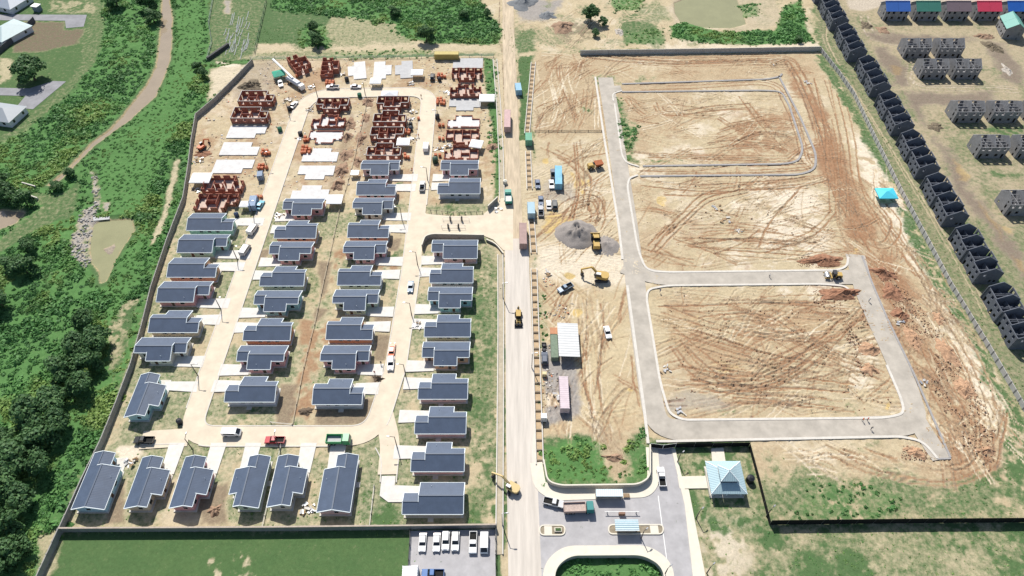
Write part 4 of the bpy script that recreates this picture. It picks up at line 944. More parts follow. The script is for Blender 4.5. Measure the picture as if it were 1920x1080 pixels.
HL = [  # row, type, eave pixel y, wide, wall, (x0, x1) override
    (1, 'N', 432.5, 1, 'mint', None), (1, 'S', 474, 1, 'mint', None), (1, 'N', 520, 1, 'peach', None), (1, 'S', 566.5, 1, 'pink', None), (1, 'N', 623.7, 0, 'beige', (-108.0, -93.3)), (1, 'S', 677, 0, 'cream', (-109.0, -94.6)),
    (2, 'S', 403.7, 0, 'pink', None), (2, 'N', 447, 0, 'peach', None), (2, 'S', 488.5, 0, 'pink', None), (2, 'N', 536.5, 0, 'beige', None), (2, 'S', 584.5, 0, 'teal', None), (2, 'N', 639, 0, 'orange', None), (2, 'S', 693, 0, 'pink', None), (2, 'N', 754, 0, 'white', None),
    (3, 'S', 328.7, 0, 'rose', None), (3, 'N', 366, 0, 'pink', None), (3, 'S', 402.5, 0, 'cream', None), (3, 'N', 445.7, 0, 'peach', None), (3, 'S', 487, 0, 'pink', None), (3, 'N', 535, 0, 'cream', None), (3, 'S', 582.5, 0, 'green', None), (3, 'N', 637, 0, 'orange', None), (3, 'S', 692.5, 0, 'pink', None), (3, 'N', 758.7, 0, 'white', None),
    (4, 'S', 328.7, 0, 'pink', None), (4, 'N', 363.7, 1, 'white', (-26.2, -11.3)), (4, 'S', 485, 1, 'rose', (-26.2, -11.3)), (4, 'N', 530.7, 0, 'rose', None), (4, 'S', 577.5, 0, 'teal', None), (4, 'N', 632, 0, 'green', None), (4, 'S', 685.7, 0, 'peach', None), (4, 'N', 748.7, 0, 'rose', None), (4, 'N', 813.7, 0, 'rose', None), (4, 'N', 884.5, 0, 'pink', None), (4, 'N', 964.5, 1, 'cream', (-27.0, -12.0))]
cnt = {}
for row, ty, py, wide, wallc, ovx in HL:
    cnt[row] = cnt.get(row, 0) + 1
    x0, x1 = ovx or ROWX[row]; L = x1 - x0
    Yw = at(960, py, EZ)[1]
    right = row in (1, 3)
    oy = Yw if ty == 'N' else Yw + D2
    fr = Frame(x0 if right else x1, oy, 'h', 1 if right else -1, 1 if ty == 'N' else -1)
    house(fr, L, wide, wallc, '%s slate-roofed bungalow, %s from the far end of the %s' % (CN[wallc], ORD[cnt[row] - 1], ROWN[row]))
    sx = street_x(row, Yw)
    driveway(fr, L, abs(sx - fr.ox))
for i, (b, tp, ext, wide, wallc, yroad) in enumerate((((163.7, 950.5), (198.7, 845.7), 1, 1, 'blue', 838), ((265, 948.7), (287.5, 854.5), 1, 0, 'beige', 833), ((348.7, 948), (370, 853.7), 1, 0, 'pink', 833), ((455.0, 947.5), (470.5, 852.5), -1, 0, 'green', 833), ((532.5, 946), (545.5, 852), 1, 0, 'cream', 833), ((617.5, 955.7), (646, 850), -1, 1, 'rose', 833), ((260, 777), (285, 698.7), 1, 0, 'aqua', None))):
    zr = EZ + YR * PITCHR
    p0 = at(*b, zr); p1 = at(*tp, zr - 0.4); L = p1[1] - p0[1]; xr = (p0[0] + p1[0]) / 2
    fr = Frame(xr - ext * YR, p0[1], 'v', ext, 1)
    lab = '%s slate-roofed bungalow, %s from the left in the bottom row' % (CN[wallc], ORD[i]) if i < 6 else 'aqua slate-roofed bungalow set crosswise at the near end of the leftmost column'
    house(fr, L, wide, wallc, lab)
    if yroad and i > 0: driveway(fr, L, at(960, yroad)[1] - p0[1] + 0.3, 4.6 if ext > 0 else 4.6, 8.2)
poly = [at(*p) for p in ((310, 716), (372, 716), (369, 736), (312, 732))]
tag(MB().prism(poly, -0.2, 0.245).build('driveway', MATS['fresh_driveway']), kind='structure')
sheet('driveway', [(716, 893), (742, 893), (740, 915), (758, 924), (758, 942), (728, 942), (712, 930)], ZR + 0.03, MATS['fresh_driveway'])

def gable(mb, x0, x1, y, t, h, hr):
    mb.exty([(x0, 0), (x1, 0), (x1, h), ((x0 + x1) / 2, hr), (x0, h)], y - t / 2, y + t / 2)
def holed(mb, a, b, z0, z1, holes, t=0.2):
    """wall from a to b (plan) with holes [(s0, s1, za, zb)] sorted by s"""
    a = Vector(a); b = Vector(b); u = (b - a).normalized(); L = (b - a).length; nr = Vector((-u.y, u.x)) * (t / 2)
    def seg(s0, s1, za, zb):
        if s1 - s0 < 0.02 or zb - za < 0.02: return
        p = [a + u * s0 - nr, a + u * s1 - nr, a + u * s1 + nr, a + u * s0 + nr]
        mb.hexa([(q.x, q.y, za) for q in p] + [(q.x, q.y, zb) for q in p])
    cols = sorted({(h[0], h[1]) for h in holes}); s = 0
    for c in cols:
        seg(s, c[0], z0, z1); zz = z0
        for h in sorted([h for h in holes if (h[0], h[1]) == c], key=lambda h: h[2]):
            seg(c[0], c[1], zz, h[2]); zz = h[3]
        seg(c[0], c[1], zz, z1); s = c[1]
    seg(s, L, z0, z1)
# ------------------------------------------------------------------ half-built brick shells and bare slabs
def outline(L, wide):
    k = L / 13.6; xa, xb = 3.5 * k, 10.1 * k; o = ov_ = 0.5
    if wide: return [(o, o), (L - o, o), (L - o, D3 - o), (xb, D3 - o), (xb, D2 - o), (o, D2 - o)]
    return [(o, o), (L - o, o), (L - o, D3 - o), (xb, D3 - o), (xb, D2 - o), (xa, D2 - o), (xa, D1 - o), (o, D1 - o)]
def wall_run(mb, a, b, h, rs, t=0.2, z0=0.3, broken=0.0):
    """a run of block wall with window gaps between a and b (local plan)"""
    a = Vector(a); b = Vector(b); d = b - a; L = d.length; u = d.normalized(); nrm = Vector((-u.y, u.x)) * (t / 2)
    def seg(s0, s1, za, zb):
        if s1 - s0 < 0.05 or zb - za < 0.05: return
        p = [a + u * s0 - nrm, a + u * s1 - nrm, a + u * s1 + nrm, a + u * s0 + nrm]
        mb.hexa([(q.x, q.y, za) for q in p] + [(q.x, q.y, zb) for q in p])
    n = max(0, int(L / 3.0)); s = -0.1
    for i in range(n):
        c = (i + 0.5) * L / n; hw = 0.55
        door = rs.random() < 0.18
        if h < 1.3:
            hh = h * rs.uniform(0.5, 1.0); seg(s, c - hw, z0, z0 + hh); s = c + (hw if rs.random() < 0.5 else -hw); continue
        hh = h - (rs.uniform(0, broken) if broken else 0)
        seg(s, c - hw, z0, z0 + hh)
        if not door: seg(c - hw, c + hw, z0, z0 + 1.0)
        if hh > 2.3: seg(c - hw, c + hw, z0 + 2.1, z0 + hh)
        s = c + hw
    hh = h - (rs.uniform(0, broken) if broken else 0)
    seg(s, L + 0.1, z0, z0 + (hh if h >= 1.3 else h * rs.uniform(.5, 1)))
SHN = [0]
def shell(fr, L, wide, h, label, ring=True, broken=0.0, rz=0.0, slabm=None, part=True, cat='brick shell'):
    SHN[0] += 1; rs = random.Random(SHN[0] * 13)
    o = empty('brick_shell', fr.ox, fr.oy, 0.0, rz); tag(o, label, 'house shell', 'brick house shells')
    T, fl = fr.T, fr.flip; P_ = outline(L, wide)
    def bld(mb, nm, m, par=o): return mb.build(nm, m, par, T, fl)
    bld(MB().prism([(x + (0.15 if x > L / 2 else -0.15), y + (0.15 if y > 3 else -0.15)) for x, y in P_], -0.2, 0.297), 'floor_slab', slabm or mat('dusty_slab', (0.50, 0.40, 0.34, 1), .95, .2, .8))
    n = len(P_)
    for i in range(n):
        mb = MB(); wall_run(mb, P_[i], P_[(i + 1) % n], h, rs, broken=broken)
        if mb.v: bld(mb, 'wall', M['brick'])
    xa = P_[0][0] if wide else 3.5 * L / 13.6; xb = 10.1 * L / 13.6
    if part:
        for a, b in (((xb, 0.7), (xb, D3 - .8)), ((xb * .36, 0.7), (xb * .36, D1 - .8)), ((xb * .68, .7), (xb * .68, D1 - .6)), ((xb * .36 + .15, 3.6), (xb * .68 - .15, 3.6))):
            mb = MB(); a_ = Vector(a); b_ = Vector(b); Lp = (b_ - a_).length
            holed(mb, a, b, 0.3, 0.3 + h - 0.1 - (rs.uniform(0, broken) if broken else 0), [(Lp * .55, Lp * .55 + .9, 0.301, 2.2)] if h > 2.25 else [], 0.15)
            if mb.v: bld(mb, 'partition', M['brick'])
    if ring:
        rb = MB(); pts = [Vector(p) for p in P_]
        ring_pts = rnd([tuple(p) for p in pts], 0.0, 1, True)
        for i in range(n):
            a, b = pts[i], pts[(i + 1) % n]; u = (b - a).normalized() * 0.11
            rb.bar((*(a + u), 0.3 + h + 0.07), (*(b - u), 0.3 + h + 0.07), 0.24, 0.13)
        bld(rb, 'ring_beam', M['ring'])
    return o
def row_frame(row, ty, py, z=0.0):
    x0, x1 = ROWX[row]; right = row in (1, 3); Yw = at(960, py, z)[1]
    if ty == 'N': oy = Yw - 0.5
    else: oy = Yw + D2 - 0.5
    return Frame(x0 if right else x1, oy, 'h', 1 if right else -1, 1 if ty == 'N' else -1), x1 - x0
def slab_thing(fr, L, wide, label, m, rz=0.0):
    o = MB().prism([(x + (0.2 if x > L / 2 else -0.2), y + (0.2 if y > 3 else -0.2)) for x, y in outline(L, wide)], -0.2, 0.32).build('foundation_slab', m, None, fr.T, fr.flip, loc=(fr.ox, fr.oy, 0), rz=rz)
    tag(o, label, 'slab', 'bare foundation slabs'); return o
ROWX[1] = (-111.0, -96.0)
for row, ty, py, wide, h, ring, br, lab in (
    (1, 'N', 201, 1, 2.6, True, 0, 'red brick house shell with ring beam, farthest of the leftmost column'), (1, 'N', 233, 1, 2.6, True, 0, 'red brick house shell with ring beam above the three white slabs'),
    (1, 'N', 364, 1, 2.3, False, .15, 'dark red roofless brick shell below the three white slabs'), (1, 'S', 399, 1, 2.2, False, .2, 'dark red roofless brick shell just behind the first mint bungalow'),
    (2, 'S', 215, 0, 2.6, True, 0, 'T-shaped brick shell with grey ring beam, farthest of the second column'), (2, 'N', 242, 0, 1.5, False, .3, 'low-walled brick shell with pale floor in the second column'), (2, 'S', 270, 0, 0.55, False, 0, 'slab with first brick courses and scattered blocks in the second column'),
    (3, 'S', 212, 0, 2.7, True, 0, 'T-shaped brick shell with ring beam, farthest of the third column'), (3, 'N', 240, 0, 2.7, True, 0, 'ring-beamed brick shell with three front windows, second of the third column'), (3, 'S', 272, 0, 2.7, True, 0, 'ring-beamed brick shell beside a white canopy in the third column'), (3, 'N', 302, 0, 2.4, True, 0, 'ring-beamed brick shell just behind the first rose bungalow'),
    (4, 'S', 155, 0, 2.3, False, .3, 'roofless brick shell with timber props, farthest beside the green strip'), (4, 'N', 185, 0, 2.3, False, .8, 'ragged-topped brick shell beside the white canopy near the main road'), (4, 'N', 240, 0, 0.6, False, 0, 'slab with knee-high brick walls and block stacks near the main road'), (4, 'S', 272, 0, 1.9, False, .9, 'half-height brick shell with white floor near the main road'), (4, 'N', 302, 0, 2.0, False, 1.2, 'ragged brick shell just behind the pink bungalow near the main road')):
    fr, L = row_frame(row, ty, py)
    shell(fr, L, wide, h, lab, ring, br, slabm=M['slab'] if h < 1.7 else None, part=h > 0.8)
for row, ty, py, wide, lab, m in ((1, 'S', 259, 1, 'white slab nearest the brick shells in the leftmost column', 'slab'), (1, 'N', 291, 1, 'middle one of three white slabs in the leftmost column', 'slab'), (1, 'S', 325, 1, 'white slab nearest the camera in the leftmost column', 'slab'),
                                  (2, 'N', 303, 0, 'white T-shaped slab beside a stack of orange blocks', 'slab'), (2, 'S', 336.5, 0, 'white T-shaped slab pointing toward the camera in the second column', 'slab'), (2, 'N', 375, 0, 'white slab partly hidden behind the first pink bungalow of the second column', 'slab'),
                                  (4, 'N', 128, 1, 'dull grey slab at the far end of the column beside the main road', 'greyslab'), (4, 'S', 207.5, 0, 'dull grey T-shaped slab between brick shells near the main road', 'greyslab')):
    fr, L = row_frame(row, ty, py); slab_thing(fr, L, wide, lab, M[m])
def vframe(b, t, ext):
    p0, p1 = at(*b), at(*t); d = Vector(p1) - Vector(p0)
    return Frame(p0[0], p0[1], 'v', ext, 1), 13.6, math.atan2(d.y, d.x) - math.pi / 2
fr, L, rz = vframe((558, 146), (533, 112), 1); shell(fr, L, 0, 2.6, 'tilted dark brick shell at the far left beside the white boom', False, .4, rz)
fr, L, rz = vframe((600, 150), (606, 112), 1); shell(fr, L, 0, 2.6, 'brick shell with stacked blocks in front at the far edge', False, .8, rz)
for b, t, e, lab, m in (((689, 148), (686, 117), -1, 'white slab left of the white canopy at the far edge', 'slab'), ((698, 150), (701, 117), 1, 'white slab joined to a white canopy at the far edge', 'slab'), ((776, 147), (775, 118), -1, 'dull grey slab right of two white slabs at the far edge', 'greyslab')):
    fr, L, rz = vframe(b, t, e); slab_thing(fr, L, 0, lab, M[m], rz)

# ------------------------------------------------------------------ grey concrete shells on the right
def terrace(x, y, k, n=4):
    rs = random.Random(k)
    o = empty('terrace_shell', x, y); tag(o, 'roofless dark grey terrace shell, %s from the near end beside the panel fence' % ORD[k], 'house shell', 'dark terrace shells')
    W, U = 7.3, 4.95; tot = U * n
    for i in range(n + 1):
        off = 0.0 if i % 2 == 0 else 0.35
        mb = MB(); x0, x1 = 0.0 + (0.0 if i == 0 else off), W + off; yy = i * U
        if i == 0:
            holed(mb, (x0, yy), (x1, yy), -0.2, 5.4, [(1.4, 2.2, 3.6, 4.7), (4.2, 5.0, 1.0, 2.1), (5.6, 6.4, 1.0, 2.1)], 0.22)
            mb.exty([(x0, 5.4), (x1, 5.4), (x1, 5.42), ((x0 + x1) / 2, 7.5), (x0, 5.42)], yy - 0.11, yy + 0.11)
        else: gable(mb, x0, x1, yy, 0.22, 5.4, 7.5)
        mb.build('gable_wall', M['darkshell'], o)
    for i in range(n):
        off = 0.0 if i % 2 == 0 else 0.45
        for xx, nm in ((off, 'side_wall'), (W - 0.1 + off, 'side_wall')):
            mb = MB(); a, b = (xx, i * U + 0.12), (xx, (i + 1) * U - 0.12)
            holed(mb, a, b, -0.2, 5.2, [(0.9, 1.9, 1.0, 2.2), (0.9, 1.9, 3.5, 4.7), (2.9, 3.8, 0.0, 2.1), (2.9, 3.8, 3.5, 4.7)], 0.2); mb.build(nm, M['darkshell'], o)
        mb = MB().box(off + .1, W + off - .2, i * U + .12, (i + 1) * U - .12, 2.55, 2.70); mb.build('floor_slab', M['darkshell'], o)
        mb = MB(); holed(mb, (3.4, i * U + .12), (3.4, (i + 1) * U - .12), 2.7, 5.0 - rs.uniform(0, .6), [(1.5, 2.4, 2.71, 4.6)], 0.14); holed(mb, (0.5, i * U + 2.6), (W - .6, i * U + 2.6), 2.7, 4.9 - rs.uniform(0, 1), [(1.2, 2.0, 2.71, 4.5), (4.0, 4.9, 2.71, 4.5)], 0.14)
        mb.build('partition', M['darkshell'], o)
        MB().bar((0.2 + off, i * U + 1.4, 5.3), (W - 0.3 + off, i * U + 1.4, 5.3), 0.14, 0.14).build('tie_beam', M['darkshell'], o)
for k, yy in enumerate((119.0, 144.3, 170.0, 194.6, 219.6, 245.2, 271.2, 296.8)): terrace(146.9 - (1.2 if k > 5 else 0), yy, k)
terrace(145.6, 321.5, 8, 2)
def semi(x, y, label, roof=None, rz=0.0, seed=1):
    rs = random.Random(seed)
    o = empty('semi_detached_shell', x, y, 0, rz); tag(o, label, 'house shell', 'grey semi-detached shells')
    W, D, h, hr = 10.6, 7.6, 5.1, 7.6
    m = mat('pale_grey_render', (0.25, 0.252, 0.262, 1), 0.95, 0.22, 0.6, bump=.15)
    for xx in (0.0, W / 2, W):
        if xx == W / 2 and roof: continue
        mb = MB(); D_ = D
        if xx != W / 2:
            holed(mb, (xx, 0.1), (xx, D - .1), -0.2, h, [(1.2, 2.0, 1.0, 2.2), (1.3, 1.9, 3.6, 4.6), (5.2, 5.9, 1.0, 2.1)], 0.2)
            mb.extx([(0.0, h), (D, h), (D, h + 0.01), (D / 2, hr), (0.0, h + 0.01)], xx - 0.1, xx + 0.1)
        else: mb.extx([(0.0, -0.2), (D, -0.2), (D, h), (D / 2, hr), (0.0, h)], xx - 0.1, xx + 0.1)
        mb.build('gable_wall', m, o)
    H2 = [(0.7, 1.6, 0.0, 2.1), (0.7, 1.6, 3.5, 4.7), (3.0, 4.1, 1.0, 2.1), (3.0, 4.1, 3.5, 4.7), (6.3, 7.4, 1.0, 2.1), (6.3, 7.4, 3.5, 4.7), (8.8, 9.7, 0.0, 2.1), (8.8, 9.7, 3.5, 4.7)]
    for yy in (0.0, D):
        mb = MB(); holed(mb, (0.11, yy), (W - .11, yy), -0.2, h, H2, 0.2); mb.build('long_wall', m, o)
    MB().box(0.15, W - .15, 0.15, D - .15, 2.55, 2.7).build('floor_slab', m, o)
    if roof:
        ov = 0.45
        for s, nm in ((0, 'near'), (1, 'far')):
            for a, b in ((-0.4, W / 2 - 0.04), (W / 2 + 0.04, W + 0.4)):
                y0, y1 = (-ov, D / 2) if s == 0 else (D + ov, D / 2); z0 = h - ov * (hr - h) / (D / 2) + .12
                q = [(a, y0, z0), (b, y0, z0), (b, y1, hr + .12), (a, y1, hr + .12)]
                mb = MB().add([(p[0], p[1], p[2] - .1) for p in q] + q, [(0, 3, 2, 1), (4, 5, 6, 7), (0, 1, 5, 4), (1, 2, 6, 5), (2, 3, 7, 6), (3, 0, 4, 7)])
                mb.build('roof_panel', roof, o, flip=bool(s))
        MB().bar((-.4, D / 2, hr + .16), (W + .4, D / 2, hr + .16), 0.35, .1).build('ridge_cap', roof, o)
    else:
        for i in range(2):
            xo = i * W / 2
            mb = MB(); holed(mb, (xo + .2, 3.4), (xo + W / 2 - .2, 3.4), 2.7, 5.3 - rs.uniform(0, .9), [(1.2, 2.1, 2.71, 4.6), (3.2, 4.0, 2.71, 4.6)], .14); holed(mb, (xo + 2.7, .2), (xo + 2.7, D - .2), 2.7, 5.2 - rs.uniform(0, .9), [(1, 1.8, 2.71, 4.6), (4.6, 5.4, 2.71, 4.6)], .14)
            mb.build('partition', m, o)
            MB().bar((xo + .2, 1.9, 5.0), (xo + W / 2 - .2, 1.9, 5.0), .15, .15).bar((xo + .2, 5.4, 5.0), (xo + W / 2 - .2, 5.4, 5.0), .15, .15).build('tie_beam', m, o)
for i, (nm, c) in enumerate((('bright blue', (0.05, 0.14, 0.44, 1)), ('green', (0.06, 0.21, 0.16, 1)), ('mauve', (0.20, 0.15, 0.165, 1)), ('red', (0.62, 0.06, 0.11, 1)), ('blue', (0.025, 0.12, 0.45, 1)))):
    semi(173.3 + 14.1 * i, 305.7, 'grey two-storey shell with a %s sheet roof%s' % (nm, ' in the top right row' if i != 4 else ' at the right end of the top row'), mat('roof_sheet_' + nm.replace(' ', '_'), c, 0.45, 0.05, .5, wave=('X', .5, .3)))
semi(229.5, 289, 'grey shell with pale green roof cut off by the right edge', mat('roof_sheet_pale_green', (0.12, 0.33, 0.28, 1), .45, .05), rz=rad(80), seed=9)
for x, y, lab in ((171.4, 274.2, 'roofless grey shell, upper left of the block of four'), (185.7, 274.2, 'roofless grey shell, upper right of the block of four'), (172.4, 258.1, 'roofless grey shell, lower left of the block of four'), (186.1, 258.1, 'roofless grey shell, lower right of the block of four'),
                  (174.4, 228.2, 'roofless grey shell at the left of the middle right row'), (188.9, 228.2, 'roofless grey shell second in the middle right row'), (203.3, 228.2, 'roofless grey shell cut by the right edge in the middle row'),
                  (174.2, 206.4, 'roofless overgrown grey shell at the left of the lower right row'), (189.0, 206.4, 'roofless overgrown grey shell at the right edge of the lower row'), (171.0, 175.5, 'lone grey shell at the right edge beside the muddy channel')):
    semi(x, y, lab, seed=int(x * 7 + y))

# ------------------------------------------------------------------ vehicles
def wheel_mesh(r, wd):
    k = ('wheel', r, wd)
    if k not in MATS:
        MATS[k] = MB().tube((0, -wd / 2, 0), (0, wd / 2, 0), r, r, 12).mesh('wheel', M['tyre'])
        MATS[k, 'rim'] = MB().tube((0, -wd / 2 - .02, 0), (0, wd / 2 + .02, 0), r * .55, r * .55, 8).mesh('rim', M['chrome'])
    return MATS[k], MATS[k, 'rim']
def wheels(o, xs, y, r, wd):
    a, b = wheel_mesh(r, wd)
    for x in xs:
        for s in (-1, 1): wv = inst('wheel', a, o, (x, s * y, r)); inst('rim', b, wv)
PROTO = {}
def car(kind, col, colname, px, py, head, label, cat=None):
    x, y = at(px, py, 0.6)
    z = max(gz(x, y), 0) + 0.02
    z = max(z, ZR) if ROADISH(px, py) else z
    key = (kind, colname)
    if key in PROTO:
        o = copy_tree(PROTO[key]); o.location = (x, y, z); o.rotation_euler = (0, 0, rad(head))
    else:
        o = empty({'sedan': 'parked_car', 'suv': 'parked_car', 'pickup': 'pickup_truck', 'van': 'van'}[kind], x, y, z, rad(head)); PROTO[key] = o
        m = paint(colname, col); g = M['glass']
        hl = mat('headlight', (0.8, 0.8, 0.78, 1), .2, .02); tlm = mat('taillight', (0.35, 0.02, 0.02, 1), .3, .02)
        if kind in ('sedan', 'suv'):
            L, Wd, hb, hr_ = (4.5, 1.76, 0.86, 1.44) if kind == 'sedan' else (4.7, 1.84, 1.0, 1.75)
            MB().exty([(-L / 2, .3), (L / 2, .3), (L / 2 + .05, .55), (L / 2 - .15, hb - .14), (L * .22, hb), (-L * .36, hb + .04), (-L / 2 + .05, hb - .05)], -Wd / 2, Wd / 2).build('body', m, o)
            xr = -L * .33 if kind == 'sedan' else -L * .44
            MB().frus(xr - .25, L * .22, -.8, .8, hb - .02, xr + .25, L * .06, -.64, .64, hr_).build('cabin_glass', g, o)
            MB().frus(xr + .2, L * .075, -.67, .67, hr_ + .002, xr + .28, L * .05, -.6, .6, hr_ + .05).build('roof_panel', m, o)
            wheels(o, (-L * .3, L * .3), Wd / 2 - .06, .33, .22)
        elif kind == 'pickup':
            L, Wd = 5.3, 1.86
            MB().exty([(-.4, .4), (L / 2, .4), (L / 2 + .05, .7), (L / 2 - .12, 1.0), (1.15, 1.12), (-.4, 1.12)], -Wd / 2, Wd / 2).build('body', m, o)
            MB().frus(-.4, 1.25, -.84, .84, 1.12, -.25, .65, -.68, .68, 1.72).build('cabin_glass', g, o)
            MB().frus(-.32, .68, -.7, .7, 1.722, -.25, .6, -.64, .64, 1.77).build('roof_panel', m, o)
            b = MB().box(-L / 2, -.42, -Wd / 2, -Wd / 2 + .1, .5, 1.12).box(-L / 2, -.42, Wd / 2 - .1, Wd / 2, .5, 1.12).box(-L / 2, -L / 2 + .1, -Wd / 2 + .1, Wd / 2 - .1, .5, 1.1).build('bed', m, o)
            MB().box(-L / 2 + .1, -.42, -Wd / 2 + .1, Wd / 2 - .1, .55, .66).build('bed_floor', M['tyre'], b)
            wheels(o, (-1.65, 1.65), Wd / 2 - .08, .38, .26)
        else:
            L, Wd = 4.9, 1.9
            MB().exty([(-L / 2, .35), (L / 2, .35), (L / 2 + .05, .8), (L / 2 - .25, 1.15), (L * .3, 1.9), (-L / 2 + .1, 2.0), (-L / 2, 1.8)], -Wd / 2, Wd / 2).build('body', m, o)
            MB().hexa([(L / 2 - .24, -.8, 1.17), (L / 2 - .14, -.8, 1.17), (L / 2 - .14, .8, 1.17), (L / 2 - .24, .8, 1.17), (L * .3 - .02, -.72, 1.86), (L * .3 + .09, -.72, 1.86), (L * .3 + .09, .72, 1.86), (L * .3 - .02, .72, 1.86)]).build('windscreen', g, o)
            for s in (-1, 1): MB().box(-L * .4, L * .22, s * (Wd / 2 + .005) - .012, s * (Wd / 2 + .005) + .012, 1.2, 1.7).build('side_window', g, o)
            wheels(o, (-1.5, 1.5), Wd / 2 - .06, .34, .22)
        for s in (-1, 1):
            MB().box(L / 2 - .1, L / 2 + .06, s * .62 - .17, s * .62 + .17, .62, .78).build('headlight', hl, o)
            MB().box(-L / 2 - .03, -L / 2 + .06, s * .7 - .12, s * .7 + .12, .7, .85).build('taillight', tlm, o)
    if 'group' in o: del o['group']
    o['label'] = label; o['category'] = cat or {'sedan': 'car', 'suv': 'car', 'pickup': 'pickup', 'van': 'van'}[kind]
    return o
def ROADISH(px, py): return (940 < px < 1003 and py > 300) or px < 900 or (1000 < px < 1310 and py > 830)
Wc, Sv, Bk, Bl = (0.78, 0.78, 0.78, 1), (0.42, 0.43, 0.45, 1), (0.015, 0.016, 0.018, 1), (0.06, 0.15, 0.36, 1)
for a in (
    ('sedan', Wc, 'white', 551, 197, 72, 'white car on the left street near the top bend'),
    ('van', Wc, 'white', 474, 431, 75, 'white van on the left street beside the mint bungalow'), ('van', Sv, 'silver', 460, 470, 78, 'silver van on the left street below a white van'),
    ('sedan', (0.08, 0.36, 0.48, 1), 'teal', 488, 385, 80, 'teal car parked by the blue container at the roadside'),
    ('pickup', Wc, 'white', 624, 164, 180, 'white pickup on the far street beside brick stacks'), ('sedan', Wc, 'white', 667, 163, 0, 'white car on the far street right of the pickup'),
    ('suv', Bk, 'black', 811, 145, 90, 'dark car parked at the top right street corner'), ('sedan', Wc, 'white', 526, 157, -70, 'small white car below the green canopy'),
    ('van', Wc, 'white', 799, 277, 90, 'white van driving on the right street past the shells'), ('pickup', Sv, 'silver', 792, 350, 90, 'silver pickup on the right street above the estate entrance'),
    ('sedan', (0.16, 0.24, 0.33, 1), 'steel_blue', 770, 538, -90, 'steel blue car on the right street'), ('sedan', (0.62, 0.15, 0.05, 1), 'orange', 735, 656, 90, 'orange car on the right street just above a white one'),
    ('suv', Wc, 'white', 733, 682, -88, 'white car with sunroof just below the orange car'), ('van', Wc, 'white', 435, 812, 0, 'white van on the bottom street'),
    ('pickup', Bk, 'black', 271, 826, 180, 'black pickup at the left end of the bottom street'), ('pickup', (0.42, 0.02, 0.035, 1), 'red', 516, 826, 180, 'red pickup on the bottom street'),
    ('sedan', Wc, 'white', 792.5, 1017, -90, 'leftmost white car in the parking lot'), ('sedan', Wc, 'white', 819, 1017, -90, 'second white car from the left in the parking lot'), ('suv', Wc, 'white', 836, 1014, -90, 'white car third from the left in the parking lot'), ('suv', Wc, 'white', 854, 1015, -90, 'white car fourth from the left in the parking lot'),
    ('pickup', Wc, 'white', 887, 1018, -90, 'white open pickup in the parking lot'), ('van', Wc, 'white', 908, 1019, -90, 'white covered van at the right of the parking lot'), ('pickup', Bl, 'blue', 812, 1076, 180, 'blue pickup at the bottom of the parking lot'),
    ('pickup', (0.55, 0.56, 0.57, 1), 'pale_grey', 1038, 943, -14, 'pale grey pickup left of the dump truck'), ('pickup', Wc, 'white', 1240, 895, 90, 'white pickup with loaded bed on the side lane'),
    ('sedan', (0.10, 0.14, 0.22, 1), 'navy', 1008, 345, -88, 'navy car near the drain left of the blue container'), ('sedan', Wc, 'white', 1034, 346, -88, 'white car beside the long blue container'), ('pickup', (0.14, 0.16, 0.2, 1), 'slate', 1037, 327, 90, 'slate pickup tucked beside the long blue container'),
    ('sedan', (0.10, 0.14, 0.22, 1), 'navy', 1014, 376, -90, 'navy car in the yard just above a silver pickup'), ('pickup', Sv, 'silver', 1014, 396, 90, 'silver pickup in the yard below a navy car'), ('sedan', Wc, 'white', 1029, 384, 90, 'white car in the yard beside a dark grey one'), ('suv', (0.12, 0.12, 0.12, 1), 'dark_grey', 1040, 384, 90, 'dark grey car at the right of the yard row'),
    ('pickup', (0.20, 0.27, 0.36, 1), 'grey_blue', 1060, 540, 212, 'grey blue pickup in the compound below the excavator'), ('sedan', Wc, 'white', 1139, 623, -82, 'white car alone on the bare compound ground'), ('suv', (0.04, 0.06, 0.10, 1), 'midnight', 1021, 672, 90, 'dark car beside the metal roofed shed'),
    ): car(*a)

def box_thing(name, px0, px1, py, z, heading=None): pass
def container(p0, p1, wd, h, col, cname, label, cat='container', wheels_=False):
    """corrugated steel container; p0, p1 are the two roof ends seen in the photograph"""
    z0 = 0.9 if wheels_ else 0.22
    a = Vector(at(*p0, z0 + h)); b = Vector(at(*p1, z0 + h)); d = b - a; L = d.length; c = (a + b) / 2
    o = empty('trailer' if wheels_ else 'shipping_container', c.x, c.y, 0, math.atan2(d.y, d.x)); tag(o, label, cat)
    m = mat('container_' + cname, col, .6, .14, .6)
    MB().box(-L / 2 + .08, L / 2 - .08, -wd / 2 + .06, wd / 2 - .06, z0 + .05, z0 + h - .05).build('body', m, o)
    n = int(L / .6); rb = MB().box(-.12, .12, -wd / 2 + .02, wd / 2 - .02, z0 + .12, z0 + h - .02).mesh('rib', m)
    for i in range(n): inst('rib', rb, o, (-L / 2 + (i + .5) * L / n, 0, 0))
    for s in (-1, 1):
        for t in (-1, 1): MB().box(s * (L / 2 - .08) - .08, s * (L / 2 - .08) + .08, t * (wd / 2 - .08) - .08, t * (wd / 2 - .08) + .08, z0 - .02, z0 + h + .01).build('corner_post', m, o)
        dr = MB().box(L / 2 - .08, L / 2 - .02, min(s * .05, s * (wd / 2 - .18)), max(s * .05, s * (wd / 2 - .18)), z0 + .15, z0 + h - .15).build('door', m, o)
        MB().tube((L / 2, s * .4, z0 + .2), (L / 2, s * .4, z0 + h - .2), .03, .03, 5).build('lock_rod', M['chrome'], dr)
    if wheels_: wheels(o, (-L * .3, -L * .3 + 1.2, L * .32), wd / 2 - .25, .45, .3)
    return o
container((970.5, 155), (973, 169), 2.5, 2.6, (0.26, 0.45, 0.58, 1), 'sky', 'short light blue container beside the upper sand road')
